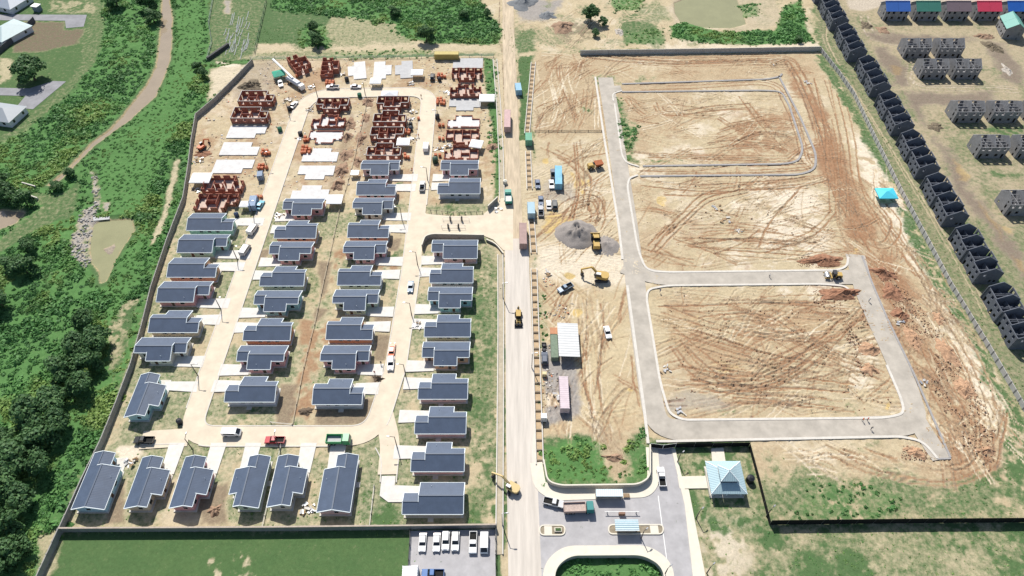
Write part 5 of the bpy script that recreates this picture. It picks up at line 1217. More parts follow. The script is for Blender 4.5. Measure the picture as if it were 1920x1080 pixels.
container((951.5, 205), (951, 238), 2.5, 2.6, (0.50, 0.34, 0.33, 1), 'pink', 'dusty pink container trailer on the upper sand road', 'trailer', True)
container((991, 248), (991.5, 263), 2.6, 2.8, (0.14, 0.36, 0.24, 1), 'green', 'green container standing over the strutted drain')
container((1047, 310), (1047.5, 345), 2.6, 2.8, (0.20, 0.46, 0.62, 1), 'cyan', 'long light blue container in the car yard')
container((995.5, 378), (996.5, 400), 2.6, 2.8, (0.34, 0.48, 0.56, 1), 'pale_blue', 'pale blue container over the drain beside the main road')
container((980.5, 417), (981, 457), 2.5, 2.7, (0.34, 0.23, 0.21, 1), 'brown', 'brown container trailer parked on the main road', 'trailer', True)
container((1056.5, 705), (1059.5, 766), 2.6, 2.7, (0.56, 0.47, 0.50, 1), 'lilac', 'long lilac and rust container on the gravel pad')
container((814, 99), (860, 99), 2.5, 2.7, (0.42, 0.34, 0.11, 1), 'ochre', 'ochre container at the far fence of the estate')
container((475, 366), (471, 386), 2.5, 2.6, (0.22, 0.30, 0.42, 1), 'slate', 'slate blue container beside the teal car')
container((769, 1060), (767, 1096), 3.6, 2.8, (0.78, 0.78, 0.78, 1), 'white', 'white portable cabin at the bottom edge of the parking lot', 'cabin')
container((1020, 774), (1020, 784), 1.7, 2.2, (0.70, 0.70, 0.70, 1), 'dull_white', 'small white cabin beside the long strutted drain', 'cabin')
container((1021, 696), (1021, 702), 1.3, 1.5, (0.62, 0.52, 0.30, 1), 'straw', 'small straw coloured generator box below the dark car', 'generator')
container((487, 320), (486, 330), 2.0, 2.3, (0.20, 0.26, 0.36, 1), 'steel', 'small steel blue site box near the orange block stacks', 'cabin')

def tipper(px, py, head, cab_c, bed_c, cn, label, L=7.0, load=None):
    x, y = at(px, py, 1.2); o = empty('tipper_truck', x, y, ZR, rad(head)); tag(o, label, 'truck')
    cm = paint(cn + '_cab', cab_c); bm = paint(cn + '_bed', bed_c, .6); W2 = 1.22
    MB().box(-L / 2, L / 2 - .3, -.5, .5, .7, 1.0).build('chassis', M['tyre'], o)
    cb = MB().frus(L / 2 - 1.9, L / 2, -W2, W2, .6, L / 2 - 1.85, L / 2 - .25, -W2 + .1, W2 - .1, 2.6).build('cab', cm, o)
    MB().hexa([(L / 2 - .12, -1, 1.55), (L / 2 - .02, -1, 1.55), (L / 2 - .02, 1, 1.55), (L / 2 - .12, 1, 1.55), (L / 2 - .28, -.95, 2.4), (L / 2 - .18, -.95, 2.4), (L / 2 - .18, .95, 2.4), (L / 2 - .28, .95, 2.4)]).build('windscreen', M['glass'], cb)
    x0, x1 = -L / 2, L / 2 - 2.1
    b = MB().box(x0, x1, -W2, -W2 + .12, 1.05, 2.2).box(x0, x1, W2 - .12, W2, 1.05, 2.2).box(x0, x0 + .12, -W2 + .12, W2 - .12, 1.05, 2.1).box(x1 - .12, x1, -W2 + .12, W2 - .12, 1.05, 2.4).build('bed', bm, o)
    MB().box(x0 + .12, x1 - .12, -W2 + .12, W2 - .12, 1.03, 1.25 if load is None else 1.7).build('bed_floor', load or M['greyslab'], b)
    wheels(o, (-L * .36, -L * .2, L * .3), W2 - .2, .5, .34)
    for s in (-1, 1): MB().box(L / 2 - .04, L / 2 + .04, s * .9 - .15, s * .9 + .15, .8, 1.0).build('headlight', MATS['headlight'], o)
    return o
tipper(635, 825, 0, (0.05, 0.30, 0.12, 1), (0.05, 0.32, 0.12, 1), 'green', 'green tipper truck with grey bed on the bottom street', 6.4)
tipper(1085, 953, 2, (0.03, 0.20, 0.19, 1), (0.40, 0.30, 0.27, 1), 'teal', 'dump truck with teal cab and dusty bed in the entrance court', 7.6, mat('bed_rubble', (0.42, .34, .30, 1), .95, .3, 3))
tipper(953, 371, 92, (0.02, 0.26, 0.20, 1), (0.02, 0.26, 0.20, 1), 'bottle', 'bottle green truck with white load beside the estate entrance', 6.0, mat('white_rubble', (0.62, .60, .57, 1), .95, .3, 3))

def machine_base(name, px, py, head, label, cat, z=0.6):
    x, y = at(px, py, z); o = empty(name, x, y, max(gz(x, y), 0.05) + .12, rad(head)); tag(o, label, cat); return o
YEL = paint('machine_yellow', (0.46, 0.31, 0.09, 1), .7); PY = paint('pale_yellow', (0.55, 0.42, 0.20, 1), .7); ORG = paint('machine_orange', (0.55, 0.13, 0.04, 1), .55); GRY = mat('machine_grey', (0.05, 0.05, 0.055, 1), .7, .2)
def excavator(px, py, head, track_head, label, k=1.0, m=YEL, reach=6.5):
    o = machine_base('excavator', px, py, head, label, 'excavator')
    th = rad(track_head - head); ct, st_ = math.cos(th), math.sin(th)
    R = lambda x, y, z: ((x * ct - y * st_) * k, (x * st_ + y * ct) * k, z * k); I = lambda x, y, z: (x * k, y * k, z * k)
    for s in (-1, 1): MB().exty([(-2, .35), (-1.7, 0), (1.7, 0), (2, .35), (1.7, .8), (-1.7, .8)], s * 1.2 - .3, s * 1.2 + .3).build('crawler_track', GRY, o, R)
    MB().box(-.7, .7, -.9, .9, .4, 1.0).build('undercarriage', GRY, o, R)
    MB().prism([(1.4, -1.25), (1.4, 1.25), (-1.4, 1.3), (-2.0, .9), (-2.2, 0), (-2.0, -.9), (-1.4, -1.3)], 1.02, 2.0).build('upper_body', m, o, I)
    c = MB().frus(.1, 1.6, .35, 1.25, 2.0, .2, 1.45, .42, 1.2, 3.0).build('cab', M['glass'], o, I); MB().box(.15, 1.5, .38, 1.23, 3.003, 3.08).build('cab_roof', M['paint'], c, I)
    el = (reach * .5, -.2, 4.2); tip = (reach, -.2, 2.6); MB().bar((1.0, -.2, 1.6), el, .5, .55).build('boom', m, o, I)
    MB().bar(el, tip, .38, .42).build('arm', m, o, I); MB().bar((1.6, -.2, 1.5), (reach * .36, -.2, 3.1), .14, .14).build('hydraulic_cylinder', M['chrome'], o, I)
    MB().bar(tip, (reach - .3, -.2, .9), .34, .38).build('stick_end', m, o, I)
    MB().exty([(reach - .9, .3), (reach - .2, .1), (reach + .1, .9), (reach - .4, 1.2)], -.8, .4).build('bucket', GRY, o, I)
    return o
excavator(1127, 521, 168, 180, 'large yellow excavator with folded boom at the site crossing', 1.1, YEL, 6.0)
excavator(961, 916, 148, 100, 'yellow excavator reaching over the channel beside the main road', .9, PY, 7.0)
excavator(379, 277, 60, 80, 'small orange digger working by the left boundary wall', 0.75, ORG, 5.0)
def loader(px, py, head, label, k=1.0, backhoe=False, m=YEL):
    o = machine_base('backhoe_loader' if backhoe else 'wheel_loader', px, py, head, label, 'loader'); I = lambda x, y, z: (x * k, y * k, z * k)
    MB().frus(-3.0, -.6, -1.0, 1.0, .8, -2.9, -.7, -.85, .85, 2.0).build('engine_hood', m, o, I)
    MB().frus(-.6, .9, -.9, .9, .8, -.4, .7, -.75, .75, 2.9).build('cab', M['glass'], o, I); MB().box(-.5, .8, -.8, .8, 2.91, 3.02).build('cab_roof', m, o, I)
    MB().box(.9, 2.2, -.7, .7, .6, 1.4).build('front_frame', m, o, I)
    for s in (-1, 1): MB().bar((1.0, s * .55, 1.7), (3.4, s * .55, .7), .2, .35).build('lift_arm', m, o, I)
    MB().exty([(3.0, .15), (4.2, .1), (4.2, .2), (3.3, .35), (3.2, 1.3), (3.0, 1.3)], -1.4, 1.4).build('bucket', m if not backhoe else GRY, o, I)
    if backhoe:
        MB().bar((-3.0, 0, 1.4), (-3.6, 0, 3.0), .3, .35).build('rear_boom', m, o, I); MB().bar((-3.6, 0, 3.0), (-4.3, 0, 1.2), .25, .3).build('rear_arm', m, o, I); MB().box(-4.7, -4.1, -.4, .4, .6, 1.2).build('rear_bucket', GRY, o, I)
    a, b = wheel_mesh(.75, .5)
    for x in (-1.8, 1.7):
        for s in (-1, 1): wv = inst('wheel', a, o, (x * k, s * 1.05 * k, .75 * k), 0, (k, k, k)); inst('rim', b, wv)
loader(1117, 455, 90, 'yellow wheel loader digging into the grey gravel heap', 1.15)
loader(972, 597, -90, 'yellow backhoe loader driving on the main road', .85, True)
loader(1020, 652, 90, 'small dark loader beside the shed', .5, False, GRY)
o = machine_base('site_dumper', 1115, 312, 15, 'yellow dumper with rusty hopper on the bare yard', 'dumper')
MB().frus(-2.8, -.3, -1, 1, .7, -2.6, -.4, -.8, .8, 1.9).build('body', YEL, o); MB().frus(-.9, -.2, -.6, .6, 1.0, -.8, -.3, -.5, .5, 2.2).build('cab', M['glass'], o)
MB().frus(.2, 2.6, -1.0, 1.0, .9, -.1, 3.0, -1.3, 1.3, 2.1).build('hopper', mat('rusty_hopper', (0.32, .10, .04, 1), .8, .2), o); wheels(o, (-1.8, 1.5), 1.0, .6, .45)
o = machine_base('road_roller', 1562, 518, 178, 'road roller with pale steel drum on the grey cross road', 'roller')
MB().tube((2.0, -1.05, .75), (2.0, 1.05, .75), .75, .75, 18).build('drum', M['chrome'], o); f = MB().box(.6, 3.0, -1.25, -1.1, .6, 1.0).box(.6, 3.0, 1.1, 1.25, .6, 1.0).box(.6, .9, -1.1, 1.1, .6, 1.0).build('drum_frame', YEL, o)
MB().frus(-2.6, -.4, -.9, .9, .7, -2.5, -.5, -.75, .75, 1.7).build('engine_hood', YEL, o); MB().frus(-.5, .5, -.8, .8, .9, -.4, .4, -.7, .7, 2.5).build('cab', M['glass'], o); MB().box(-.6, .6, -.85, .85, 2.51, 2.62).build('cab_roof', GRY, o); wheels(o, (-1.4,), 1.0, .75, .5)
# grey bulk trailer with long white boom
a = Vector(at(542, 148, 1.5)); b = Vector(at(561, 160, 1.5)); d = b - a; c = (a + b) / 2
o = empty('pump_truck', c.x, c.y, .1, math.atan2(d.y, d.x)); tag(o, 'grey bulk trailer with a long white boom raised behind it', 'truck')
MB().frus(-4, 4, -.7, .7, .9, -4, 4, -1.25, 1.25, 2.0).build('hopper_body', paint('hopper_grey', (.42, .45, .50, 1), .5), o); MB().frus(-4, 4, -1.25, 1.25, 2.003, -3.6, 3.6, -.8, .8, 2.9).build('hopper_top', MATS['paint_hopper_grey'], o)
MB().frus(4.3, 6.2, -1.1, 1.1, .6, 4.4, 6.0, -1, 1, 2.5).build('cab', paint('cab_white', Wc), o); wheels(o, (-3, -1.8, 5), 1.0, .5, .3)
p = Vector(at(513, 116, 3.0)); q = Vector(at(549, 148, 2.9)); c_, s_ = math.cos(-o.rotation_euler.z), math.sin(-o.rotation_euler.z)
lp = lambda v: ((v.x - c.x) * c_ - (v.y - c.y) * s_, (v.x - c.x) * s_ + (v.y - c.y) * c_)
MB().bar((*lp(q), 3.2), (*lp(p), 4.2), .8, .6).build('boom', M['canvas'], o)

# ------------------------------------------------------------------ canopies, shed, pavilion, booths
def canopy(px, py, sx_, sy_, col, cn, label, h=2.4, rise=0.8, rz=0.0):
    x, y = at(px, py, h + .3); o = empty('canopy', x, y, 0, rad(rz)); tag(o, label, 'canopy')
    m = M['canvas'] if cn == 'white' else mat('canvas_' + cn, col, .6, .06)
    a, b = sx_ / 2, sy_ / 2
    v = [(-a, -b, h), (a, -b, h), (a, b, h), (-a, b, h), (-a * .08, 0, h + rise), (a * .08, 0, h + rise), (-a, -b, h - .35), (a, -b, h - .35), (a, b, h - .35), (-a, b, h - .35)]
    MB().add(v, [(0, 1, 5, 4), (1, 2, 5), (2, 3, 4, 5), (3, 0, 4), (6, 7, 1, 0), (7, 8, 2, 1), (8, 9, 3, 2), (9, 6, 0, 3), (9, 8, 7, 6)]).build('canvas_roof', m, o)
    for s in (-1, 1):
        for t in (-1, 1): MB().tube((s * (a - .1), t * (b - .1), -.1), (s * (a - .1), t * (b - .1), h - .36), .06, .06, 6).build('leg', M['chrome'], o)
for a in ((704, 150, 4.6, 4.2, None, 'white', 'white canopy at the near end of a white slab'), (782, 134, 5.0, 4.2, None, 'white', 'white canopy beside the dull grey slab'), (913, 182, 6.2, 5.0, None, 'white', 'large white canopy beside the green strip'), (756, 264, 5.0, 4.4, None, 'white', 'white canopy in the third column beside brick shells'), (893, 268, 4.8, 4.6, None, 'white', 'white canopy near the main road brick shells', 2.4, .9, -12),
          (376, 332, 7.2, 5.4, None, 'white', 'white canopy by the left boundary wall'), (627, 372, 5.4, 4.6, (0.70, 0.72, 0.75, 1), 'pale', 'pale square canopy at the back fence of the second column', 2.4, .15), (730, 175, 6.8, 4.6, (0.55, 0.58, 0.60, 1), 'smoke', 'pale grey canopy at the top of the third column'), (459, 381, 3.6, 3.0, None, 'white', 'small white canopy beside the slate container', 2.2, .6), (522, 136, 5.0, 4.8, (0.03, 0.30, 0.20, 1), 'emerald', 'emerald green canopy near the bulk trailer', 2.4, .9, 25), (665, 322, 3.0, 2.6, None, 'white', 'tiny white shelter behind the first rose bungalow', 1.8, .1)): canopy(*a)
canopy(1663, 361, 6.6, 5.4, (0.07, 0.52, 0.66, 1), 'turquoise', 'turquoise canopy beside the pale panel fence', 2.5, 1.0)
# shed
x0, y0 = at(1048, 668, 3.2); x1, y1 = at(1083, 606, 3.0)
o = empty('open_shed', (x0 + x1) / 2, (y0 + y1) / 2); tag(o, 'open sided shed with large grey metal roof and rusty annex', 'shed'); a, b = (x1 - x0) / 2, (y1 - y0) / 2
MB().hexa([(-a, -b, 3.2), (a, -b, 2.8), (a, b, 2.8), (-a, b, 3.2), (-a, -b, 3.3), (a, -b, 2.9), (a, b, 2.9), (-a, b, 3.3)]).build('roof_sheet', M['galv'], o)
for k in range(4):
    for s in (-1, 1): MB().tube((s * (a - .3), -b + .3 + k * (2 * b - .6) / 3, -.1), (s * (a - .3), -b + .3 + k * (2 * b - .6) / 3, 2.75 if s > 0 else 3.15), .09, .09, 6).build('post', M['wood'], o)
MB().box(-a - 2.1, -a - .05, -b + .4, b - 1.5, -.1, 2.1).build('annex', mat('mossy_sheet', (0.17, .22, .16, 1), .8, .3), o); MB().box(-a - 2.2, -a - .02, b - 3.4, b - 1.0, 2.103, 2.22).build('annex_roof', mat('rust_sheet', (0.45, .22, .12, 1), .8, .2), o)
MB().box(-a + .2, a - .2, b - .3, b - .15, 0, 2.4).build('back_wall', M['wood'], o)
# pavilion with two-tier hip roof
xl, yb = at(1334, 926, 3.0); xr, _ = at(1402, 926, 3.0); _, yt = at(1362, 864, 3.0)
cx, cy, a, b = (xl + xr) / 2, (yb + yt) / 2, (xr - xl) / 2, (yt - yb) / 2
o = empty('pavilion', cx, cy); tag(o, 'pavilion with pale blue two-tier hipped roof on the right lawn', 'pavilion')
def hip(mb, a, b, z0, a1, b1, z1):
    v = [(-a, -b, z0), (a, -b, z0), (a, b, z0), (-a, b, z0), (-a1, -b1, z1), (a1, -b1, z1), (a1, b1, z1), (-a1, b1, z1)]
    return mb.hexa(v)
def hip_parts(o, a, b, z0, a1, b1, z1, t=.1):
    v = [(-a, -b, z0), (a, -b, z0), (a, b, z0), (-a, b, z0), (-a1, -b1, z1), (a1, -b1, z1), (a1, b1, z1), (-a1, b1, z1)]
    for i in range(4):
        j = (i + 1) % 4; q = [v[i], v[j], v[4 + j], v[4 + i]]; dn = [(p[0], p[1], p[2] - t) for p in q]
        MB().hexa(dn + q).build('roof_slope', M['blueroofx'] if i % 2 == 0 else M['blueroof'], o)
        MB().bar(v[i], v[4 + i], .16, .08).build('hip_cap', M['trim'], o)
hip_parts(o, a, b, 2.9, a * .46, b * .46, 4.2); hip_parts(o, a * .50, b * .50, 5.3, .1, .1, 6.7)
MB().box(-a * .44, a * .44, -b * .44, b * .44, 4.1, 5.29).build('clerestory', mat('clerestory_blue', (0.03, .05, .12, 1), .4, .1), o)
for s in (-1, 0, 1):
    for t in (-1, 1): MB().box(s * (a - .9) - .15, s * (a - .9) + .15, t * (b - .9) - .15, t * (b - .9) + .15, 0, 2.85).build('post', M['trim'], o)
MB().box(-a + .2, a - .2, -b + .2, b - .2, -.2, .22).build('floor_slab', M['conc'], o)
for sx in (-1, 1): MB().box(sx * (a - .2) - .06, sx * (a - .2) + .06, -b + .5, b - 1, .22, 1.1).build('low_wall', M['conc'], o)
# black water tanks and bins
def tank(px, py, r, h, col, cn, label, name='water_tank', cat='tank'):
    x, y = at(px, py, h / 2); o = empty(name, x, y, max(gz(x, y), 0)); tag(o, label, cat); m = mat('tank_' + cn, col, .5, .08)
    MB().tube((0, 0, 0), (0, 0, h * .82), r, r * .97, 14).build('tank_body', m, o); MB().tube((0, 0, h * .82 + .003), (0, 0, h * .95), r * .96, r * .4, 14).build('shoulder', m, o); MB().tube((0, 0, h * .95 + .003), (0, 0, h), r * .3, r * .3, 10).build('lid', m, o)
BKT = (.018, .02, .026, 1)
for a in ((650, 148, .9, 2.2, BKT, 'black', 'black water tank between the brick shell and the white slab'), (542, 203, .8, 2.0, BKT, 'black', 'black water tank beside the white car at the top bend'), (820, 218, .9, 2.2, BKT, 'black', 'black water tank by the right street kerb'), (770, 233, .8, 1.9, BKT, 'black', 'black water tank next to a second one in the third column', ), (770, 240, .8, 1.9, (.03, .04, .06, 1), 'ink', 'ink blue water tank just below a black one in the third column'),
          (824, 148, .8, 1.9, BKT, 'black', 'black water tank by the far block stacks'), (1407, 898, 1.0, 2.2, BKT, 'black', 'black water tank right of the pavilion'), (674, 178, .9, 2.0, (.015, .12, .07, 1), 'green', 'dark green bin on the far street verge', 'waste_bin', 'bin'), (524.5, 242, .9, 2.0, (.015, .14, .08, 1), 'green', 'dark green bin beside the left street', 'waste_bin', 'bin'), (816, 299, 1.1, 2.4, (.02, .06, .04, 1), 'bottle', 'bottle green tank beside the right street', ), (563, 250, .9, 1.8, BKT, 'black', 'black water tank by the left street block stacks'), (443, 402, .8, 1.9, (.02, .04, .09, 1), 'navy', 'navy blue drum in front of the small white canopy'), (947, 341, .8, 1.8, (.60, .58, .50, 1), 'cream', 'cream tank beside the channel above the green truck'), (336, 790, .8, 1.7, BKT, 'black', 'dark barrel at the left street corner', 'barrel', 'barrel')): tank(*a)
# bus shelter
x0, y0 = at(1118, 931, 2.6); x1, y1 = at(1167, 918, 2.6)
o = empty('bus_shelter', (x0 + x1) / 2, (y0 + y1) / 2, .3); tag(o, 'flat white-blue roofed bus shelter against the curved wall', 'shelter'); a, b = (x1 - x0) / 2, (y1 - y0) / 2
MB().hexa([(-a, -b, 2.3), (a, -b, 2.3), (a, b, 2.5), (-a, b, 2.5), (-a, -b, 2.4), (a, -b, 2.4), (a, b, 2.6), (-a, b, 2.6)]).build('roof_sheet', mat('white_blue_sheet', (.62, .72, .76, 1), .5, .05, wave=('X', .5, .3)), o)
MB().box(-a + .1, a - .1, b - .15, b - .02, -.2, 2.3).build('back_wall', M['conc'], o)
for s in (-1, 1): MB().box(s * (a - .12) - .1, s * (a - .12) + .1, -b + .1, b - .2, -.2, 2.28).build('side_wall', M['conc'], o)
MB().box(-a + .4, a - .4, b - .7, b - .25, .1, .5).build('bench', M['wood'], o)
# guard booth on its island
x0, y0 = at(1154, 995, 2.6); x1, y1 = at(1196, 975, 2.6); cx, cy = (x0 + x1) / 2, (y0 + y1) / 2; a, b = (x1 - x0) / 2, (y1 - y0) / 2
def island(pts, lab):
    l = rnd(A(pts), 1.4, 6, True); pp = [(p.x, p.y) for p in l]; c = Vector((sum(p[0] for p in pp) / len(pp), sum(p[1] for p in pp) / len(pp)))
    o = empty('traffic_island', c.x, c.y); tag(o, lab, 'island'); rel = [Vector((p[0], p[1])) - c for p in pp]
    MB().prism([(p.x, p.y) for p in rel], 0, .34).build('island_bed', mat('island_soil', (.26, .22, .16, 1), .95, .3, 2), o); sweep(MB(), rel, .3, 0, .46, True).build('kerb_ring', pav, o)
    xs = [p.x for p in rel]; ys = [p.y for p in rel]; return o, min(xs), max(xs), min(ys), max(ys)
o1, ax, bx, ay, by = island([(1012, 986), (1059, 986), (1059, 1004), (1012, 1004)], 'small oval traffic island with planter left of the guard booth')
MB().box(ax + 1.1, ax + 3.0, ay + .2, by - .2, .3, .40).build('paving', pav, o1); MB().box(ax + 3.6, bx - .8, -.5, .5, .3, .8).build('planter', pav, o1); MB().box(ax + 3.8, bx - 1.0, -.3, .3, .803, .95).build('planting', mat('planting_green', (.05, .10, .03, 1), .9, .4, 3), o1)
o2, ax, bx, ay, by = island([(1141, 985), (1243, 985), (1243, 1002), (1141, 1002)], 'long traffic island that carries the guard booth')
MB().box(bx - 3.2, bx - 1.2, ay + .2, by - .2, .3, .40).build('paving', pav, o2)
o = empty('guard_booth', cx, cy + .0, .34); tag(o, 'guard booth with pale blue ribbed roof on a traffic island', 'booth')
MB().box(-a, a, -b, b, 2.5, 2.62).build('roof_sheet', M['blueroof'], o); MB().box(-a - .05, a + .05, -b - .12, -b - .003, 2.42, 2.66).build('fascia', M['trim'], o)
n = 5
for k in range(n): MB().box(-a, a, -b + (k + .5) * 2 * b / n - .05, -b + (k + .5) * 2 * b / n + .05, 2.62, 2.70).build('roof_rib', M['trim'], o)
wb = MB().box(-a + .6, a - .6, -b + .5, b - .5, 0, 2.5).build('wall', M['conc'], o)
for s in (-.5, .5): MB().box(s * a - .6, s * a + .6, -b + .45, -b + .497, 1.0, 2.0).build('window', M['glass'], wb)
# barriers and gate frames
def barrier(px, py, L, label, h=1.0, cab=True):
    x, y = at(px, py, h); o = empty('barrier_gate', x, y, ZR); tag(o, label, 'barrier')
    MB().bar((-L / 2, 0, h), (L / 2, 0, h), .14, .14).build('barrier_arm', M['paint'], o)
    if cab: MB().box(-.8, .8, -.6, -.1, 0, 1.1).build('cabinet', mat('barrier_brown', (.22, .13, .09, 1), .7, .1), o)
    for s in (-.42, .42): MB().box(s * L - .1, s * L + .1, -.1, .1, 0, h).build('post', M['chrome'], o)
barrier(1166, 960, 8.6, 'white barrier arm with brown cabinet above the guard booth')
def gate_frame(px, py, L, lab):
    x, y = at(px, py, .9); o = empty('gate_frame', x, y, ZR); tag(o, lab, 'gate frame')
    for z in (.3, 1.5): MB().tube((-L / 2, 0, z), (L / 2, 0, z), .05, .05, 5).build('rail', M['chrome'], o)
    for k in range(4): MB().tube((-L / 2 + k * L / 3, 0, 0), (-L / 2 + k * L / 3, 0, 1.6), .05, .05, 5).build('upright', M['chrome'], o)
    for s in (-.22, .22): MB().box(s * L - .25, s * L + .25, -.25, .25, 0, 1.9).build('pier', M['darkpost'], o)
gate_frame(855, 411, 9.0, 'steel gate frame with dark piers in the estate entrance'); gate_frame(850, 425, 8.0, 'lower steel gate frame with dark piers in the estate entrance')
x, y = at(1174, 931); o = empty('bench', x, y, .31); tag(o, 'brown slatted bench right of the bus shelter', 'bench')
for k in range(4): MB().box(-.8, .8, -.5 + k * .26, -.3 + k * .26, .4, .46).build('slat', M['wood'], o)
for s in (-1, 1): MB().box(s * .65 - .06, s * .65 + .06, -.45, .45, 0, .398).build('leg', M['wood'], o)

# ------------------------------------------------------------------ lamp posts and poles
def pole(px, py, h, label, arm=1.6, ang=0, m=None, name='lamp_post'):
    x, y = at(px, py); o = empty(name, x, y, 0, rad(ang)); tag(o, label, 'lamp post' if name == 'lamp_post' else 'utility pole')
    mm = m or MATS['machine_grey']
    MB().tube((0, 0, -.2), (0, 0, h), .16, .09, 7).build('shaft', mm, o)
    a = MB().bar((0, 0, h - .1), (arm, 0, h + .25), .1, .1).build('arm', mm, o)
    MB().frus(arm - .1, arm + .7, -.16, .16, h + .18, arm, arm + .6, -.1, .1, h + .36).build('lamp_head', M['chrome'], a)
PL = [(783, 497, 180, 'by the teal column of houses'), (772, 592, 180, 'above the orange car street'), (761, 706, 180, 'at the right street below the white car'), (745, 840, 180, 'beside the short bottom side street'), (802, 339, 180, 'beside the silver pickup'), (754, 413, 180, 'opposite the estate entrance'),
      (372, 706, 0, 'at the near end of the left street'), (415, 582, 0, 'at the middle of the left street'), (445, 487, 0, 'left street side opposite the silver van'), (362, 844, 90, 'in front of the third bottom row house'), (525, 840, 90, 'just below the red pickup'), (542, 214, 0, 'left of the white car at the top bend'), (595, 180, -90, 'at the far bend beside the white pickup'), (685, 178, -90, 'on the far street above the third column'), (822, 232, 180, 'by the black tank on the right street'), (500, 310, 0, 'by the orange block stacks on the left street'), (475, 402, 0, 'beside the teal car')]
for px, py, ang, w_ in PL: pole(px, py, 6.2, 'dark lamp post ' + w_, 1.3, ang)
for px, py, w_ in ((1270, 867, 'beside the side lane above the pavilion path'), (1305, 972, 'on the verge below the pavilion'), (1325, 1075, 'near the bottom edge beside the pavement'), (1246, 1078, 'at the curved wall corner at the bottom'), (1202, 1010, 'just right of the guard booth'), (1437, 968, 'at the corner of the black screens')): pole(px, py, 4.6, 'slim lamp post ' + w_, .8, 40)
for px, py, w_ in ((942, 985, 'beside the excavator at the channel'), (943, 560, 'on the verge left of the main road'), (997, 690, 'on the right edge of the main road')): pole(px, py, 7.5, 'tall grey utility pole ' + w_, .9, 0, M['chrome'], 'utility_pole')

# ------------------------------------------------------------------ block stacks
pm1 = MB().box(-.5, .5, -.5, .5, .14, 1.15).mesh('block_stack', M['pallet']); pm2 = MB().box(-.52, .52, -.52, .52, 0, .13).mesh('pallet_base', M['wood'])
pm3 = MB().box(-.515, .515, -.12, .12, .15, 1.17).mesh('strap_band', mat('dull_strap', (.30, .14, .09, 1), .8, .2))
random.seed(5)
for px, py, n, w_ in ((619, 153, 6, 'before the far edge brick shell'), (557, 143, 1, 'below the tilted brick shell'), (828, 140, 5, 'at the top of the column beside the main road'), (827, 190, 8, 'left of the grey T-shaped slab'), (763, 247, 4, 'right of a ring-beamed shell in the third column'), (763, 293, 3, 'beside the right street in the third column'), (574, 281, 8, 'left of the white T-shaped slab'), (575, 261, 3, 'left of the half-started slab in the second column'), (500, 283, 5, 'right of the middle white slab'), (494, 310, 5, 'above the steel blue site box'), (487, 367, 2, 'above the teal car'),
                      (828, 233, 2, 'left of the knee-high walls near the main road'), (828, 258, 2, 'left of the half-height shell near the main road'), (821, 289, 2, 'left of the ragged shell near the main road'), (785, 223, 1, 'at the kerb in the third column'), (634, 222, 2, 'above the low-walled shell in the second column')):
    x, y = at(px, py, .5); k = int(math.ceil(math.sqrt(n)))
    for i in range(n):
        xx, yy = x + (i % k - (k - 1) / 2) * 1.35 + random.uniform(-.15, .15), y + (i // k - (k - 1) / 2) * 1.6 + random.uniform(-.2, .2)
        o = empty('block_pallet', xx, yy, 0.05, rad(random.uniform(-15, 15))); inst('block_stack', pm1, o); inst('pallet_base', pm2, o); inst('strap_band', pm3, o)
        rows = (n + k - 1) // k; rn = {1: ['']}.get(rows, [['front', 'back'], ['front', 'middle', 'back']][min(rows, 3) - 2] if rows > 1 else [''])[i // k]; cn_ = {1: [''], 2: ['left', 'right'], 3: ['left', 'central', 'right']}[k][i % k]
        tag(o, ' '.join(('%s %s orange block stack %s' % (rn, cn_, w_)).split()), 'block stack', 'orange clay block stacks')

# ------------------------------------------------------------------ heaps
def heap(name, px, py, rx, ry, h, m, label, seed=0, lump=.35, irr=1.0):
    """bumpy mound; rx, ry are in photo pixels"""
    cx, cy = at(px, py); ex = abs(at(px + rx, py)[0] - cx); ey = abs(at(px, py - ry)[1] - at(px, py + ry)[1]) / 2
    n, r = 34, 13; v = [(0, 0, h)]; f = []
    xs = []; 
    for j in range(1, r + 1):
        for i in range(n):
            t = 2 * math.pi * i / n; q = j / r; xs.append((q * math.cos(t), q * math.sin(t), q))
    P_ = np.array(xs); X_ = P_[:, 0] * ex; Y_ = P_[:, 1] * ey
    th = np.arctan2(P_[:, 1], P_[:, 0]); e = .95 + (vnoise(np.cos(th) * 1.7 + seed * 3.1, np.sin(th) * 1.7 + 5.0, seed) - .5) * .9 * irr + (vnoise(np.cos(th) * 5 + seed, np.sin(th) * 5, seed + 1) - .5) * .4 * irr
    zz = h * np.clip(1 - P_[:, 2], 0, 1) ** 1.25 * (1 + (fbm(X_ + seed * 9, Y_, 2.2, 3, seed + 3) - .5) * 1.6) + (fbm(X_, Y_, .9, 2, seed + 5) - .42) * lump * 1.5 * (1 - P_[:, 2] ** 4)
    zz = np.where(P_[:, 2] > .99, -.25, zz)
    v += [(a * k, b * k, c) for a, b, c, k in zip(X_, Y_, zz, e)]
    f += [(0, 1 + i, 1 + (i + 1) % n) for i in range(n)]
    for j in range(r - 1):
        b0 = 1 + j * n; b1 = b0 + n
        f += [(b0 + i, b1 + i, b1 + (i + 1) % n, b0 + (i + 1) % n) for i in range(n)]
    o = MB().add(v, f).build(name, m, loc=(cx, cy, 0), smooth=seed % 2 == 0); tag(o, label, 'heap'); return o
gm = mat('grey_aggregate', (.255, .23, .212, 1), .95, .22, 3, bump=.5); rm_ = mat('clod_red_earth', (.27, .14, .085, 1), .95, .45, 1.3, bump=1.0); bm_ = mat('clod_brown_earth', (.30, .20, .135, 1), .95, .3, 1.6, bump=.8); brm = mat('brush_pile', (.16, .13, .09, 1), .95, .4, 2, bump=1.0); ry_ = mat('mixed_spoil', (.40, .25, .155, 1), .95, .4, 1.2, bump=1.0)
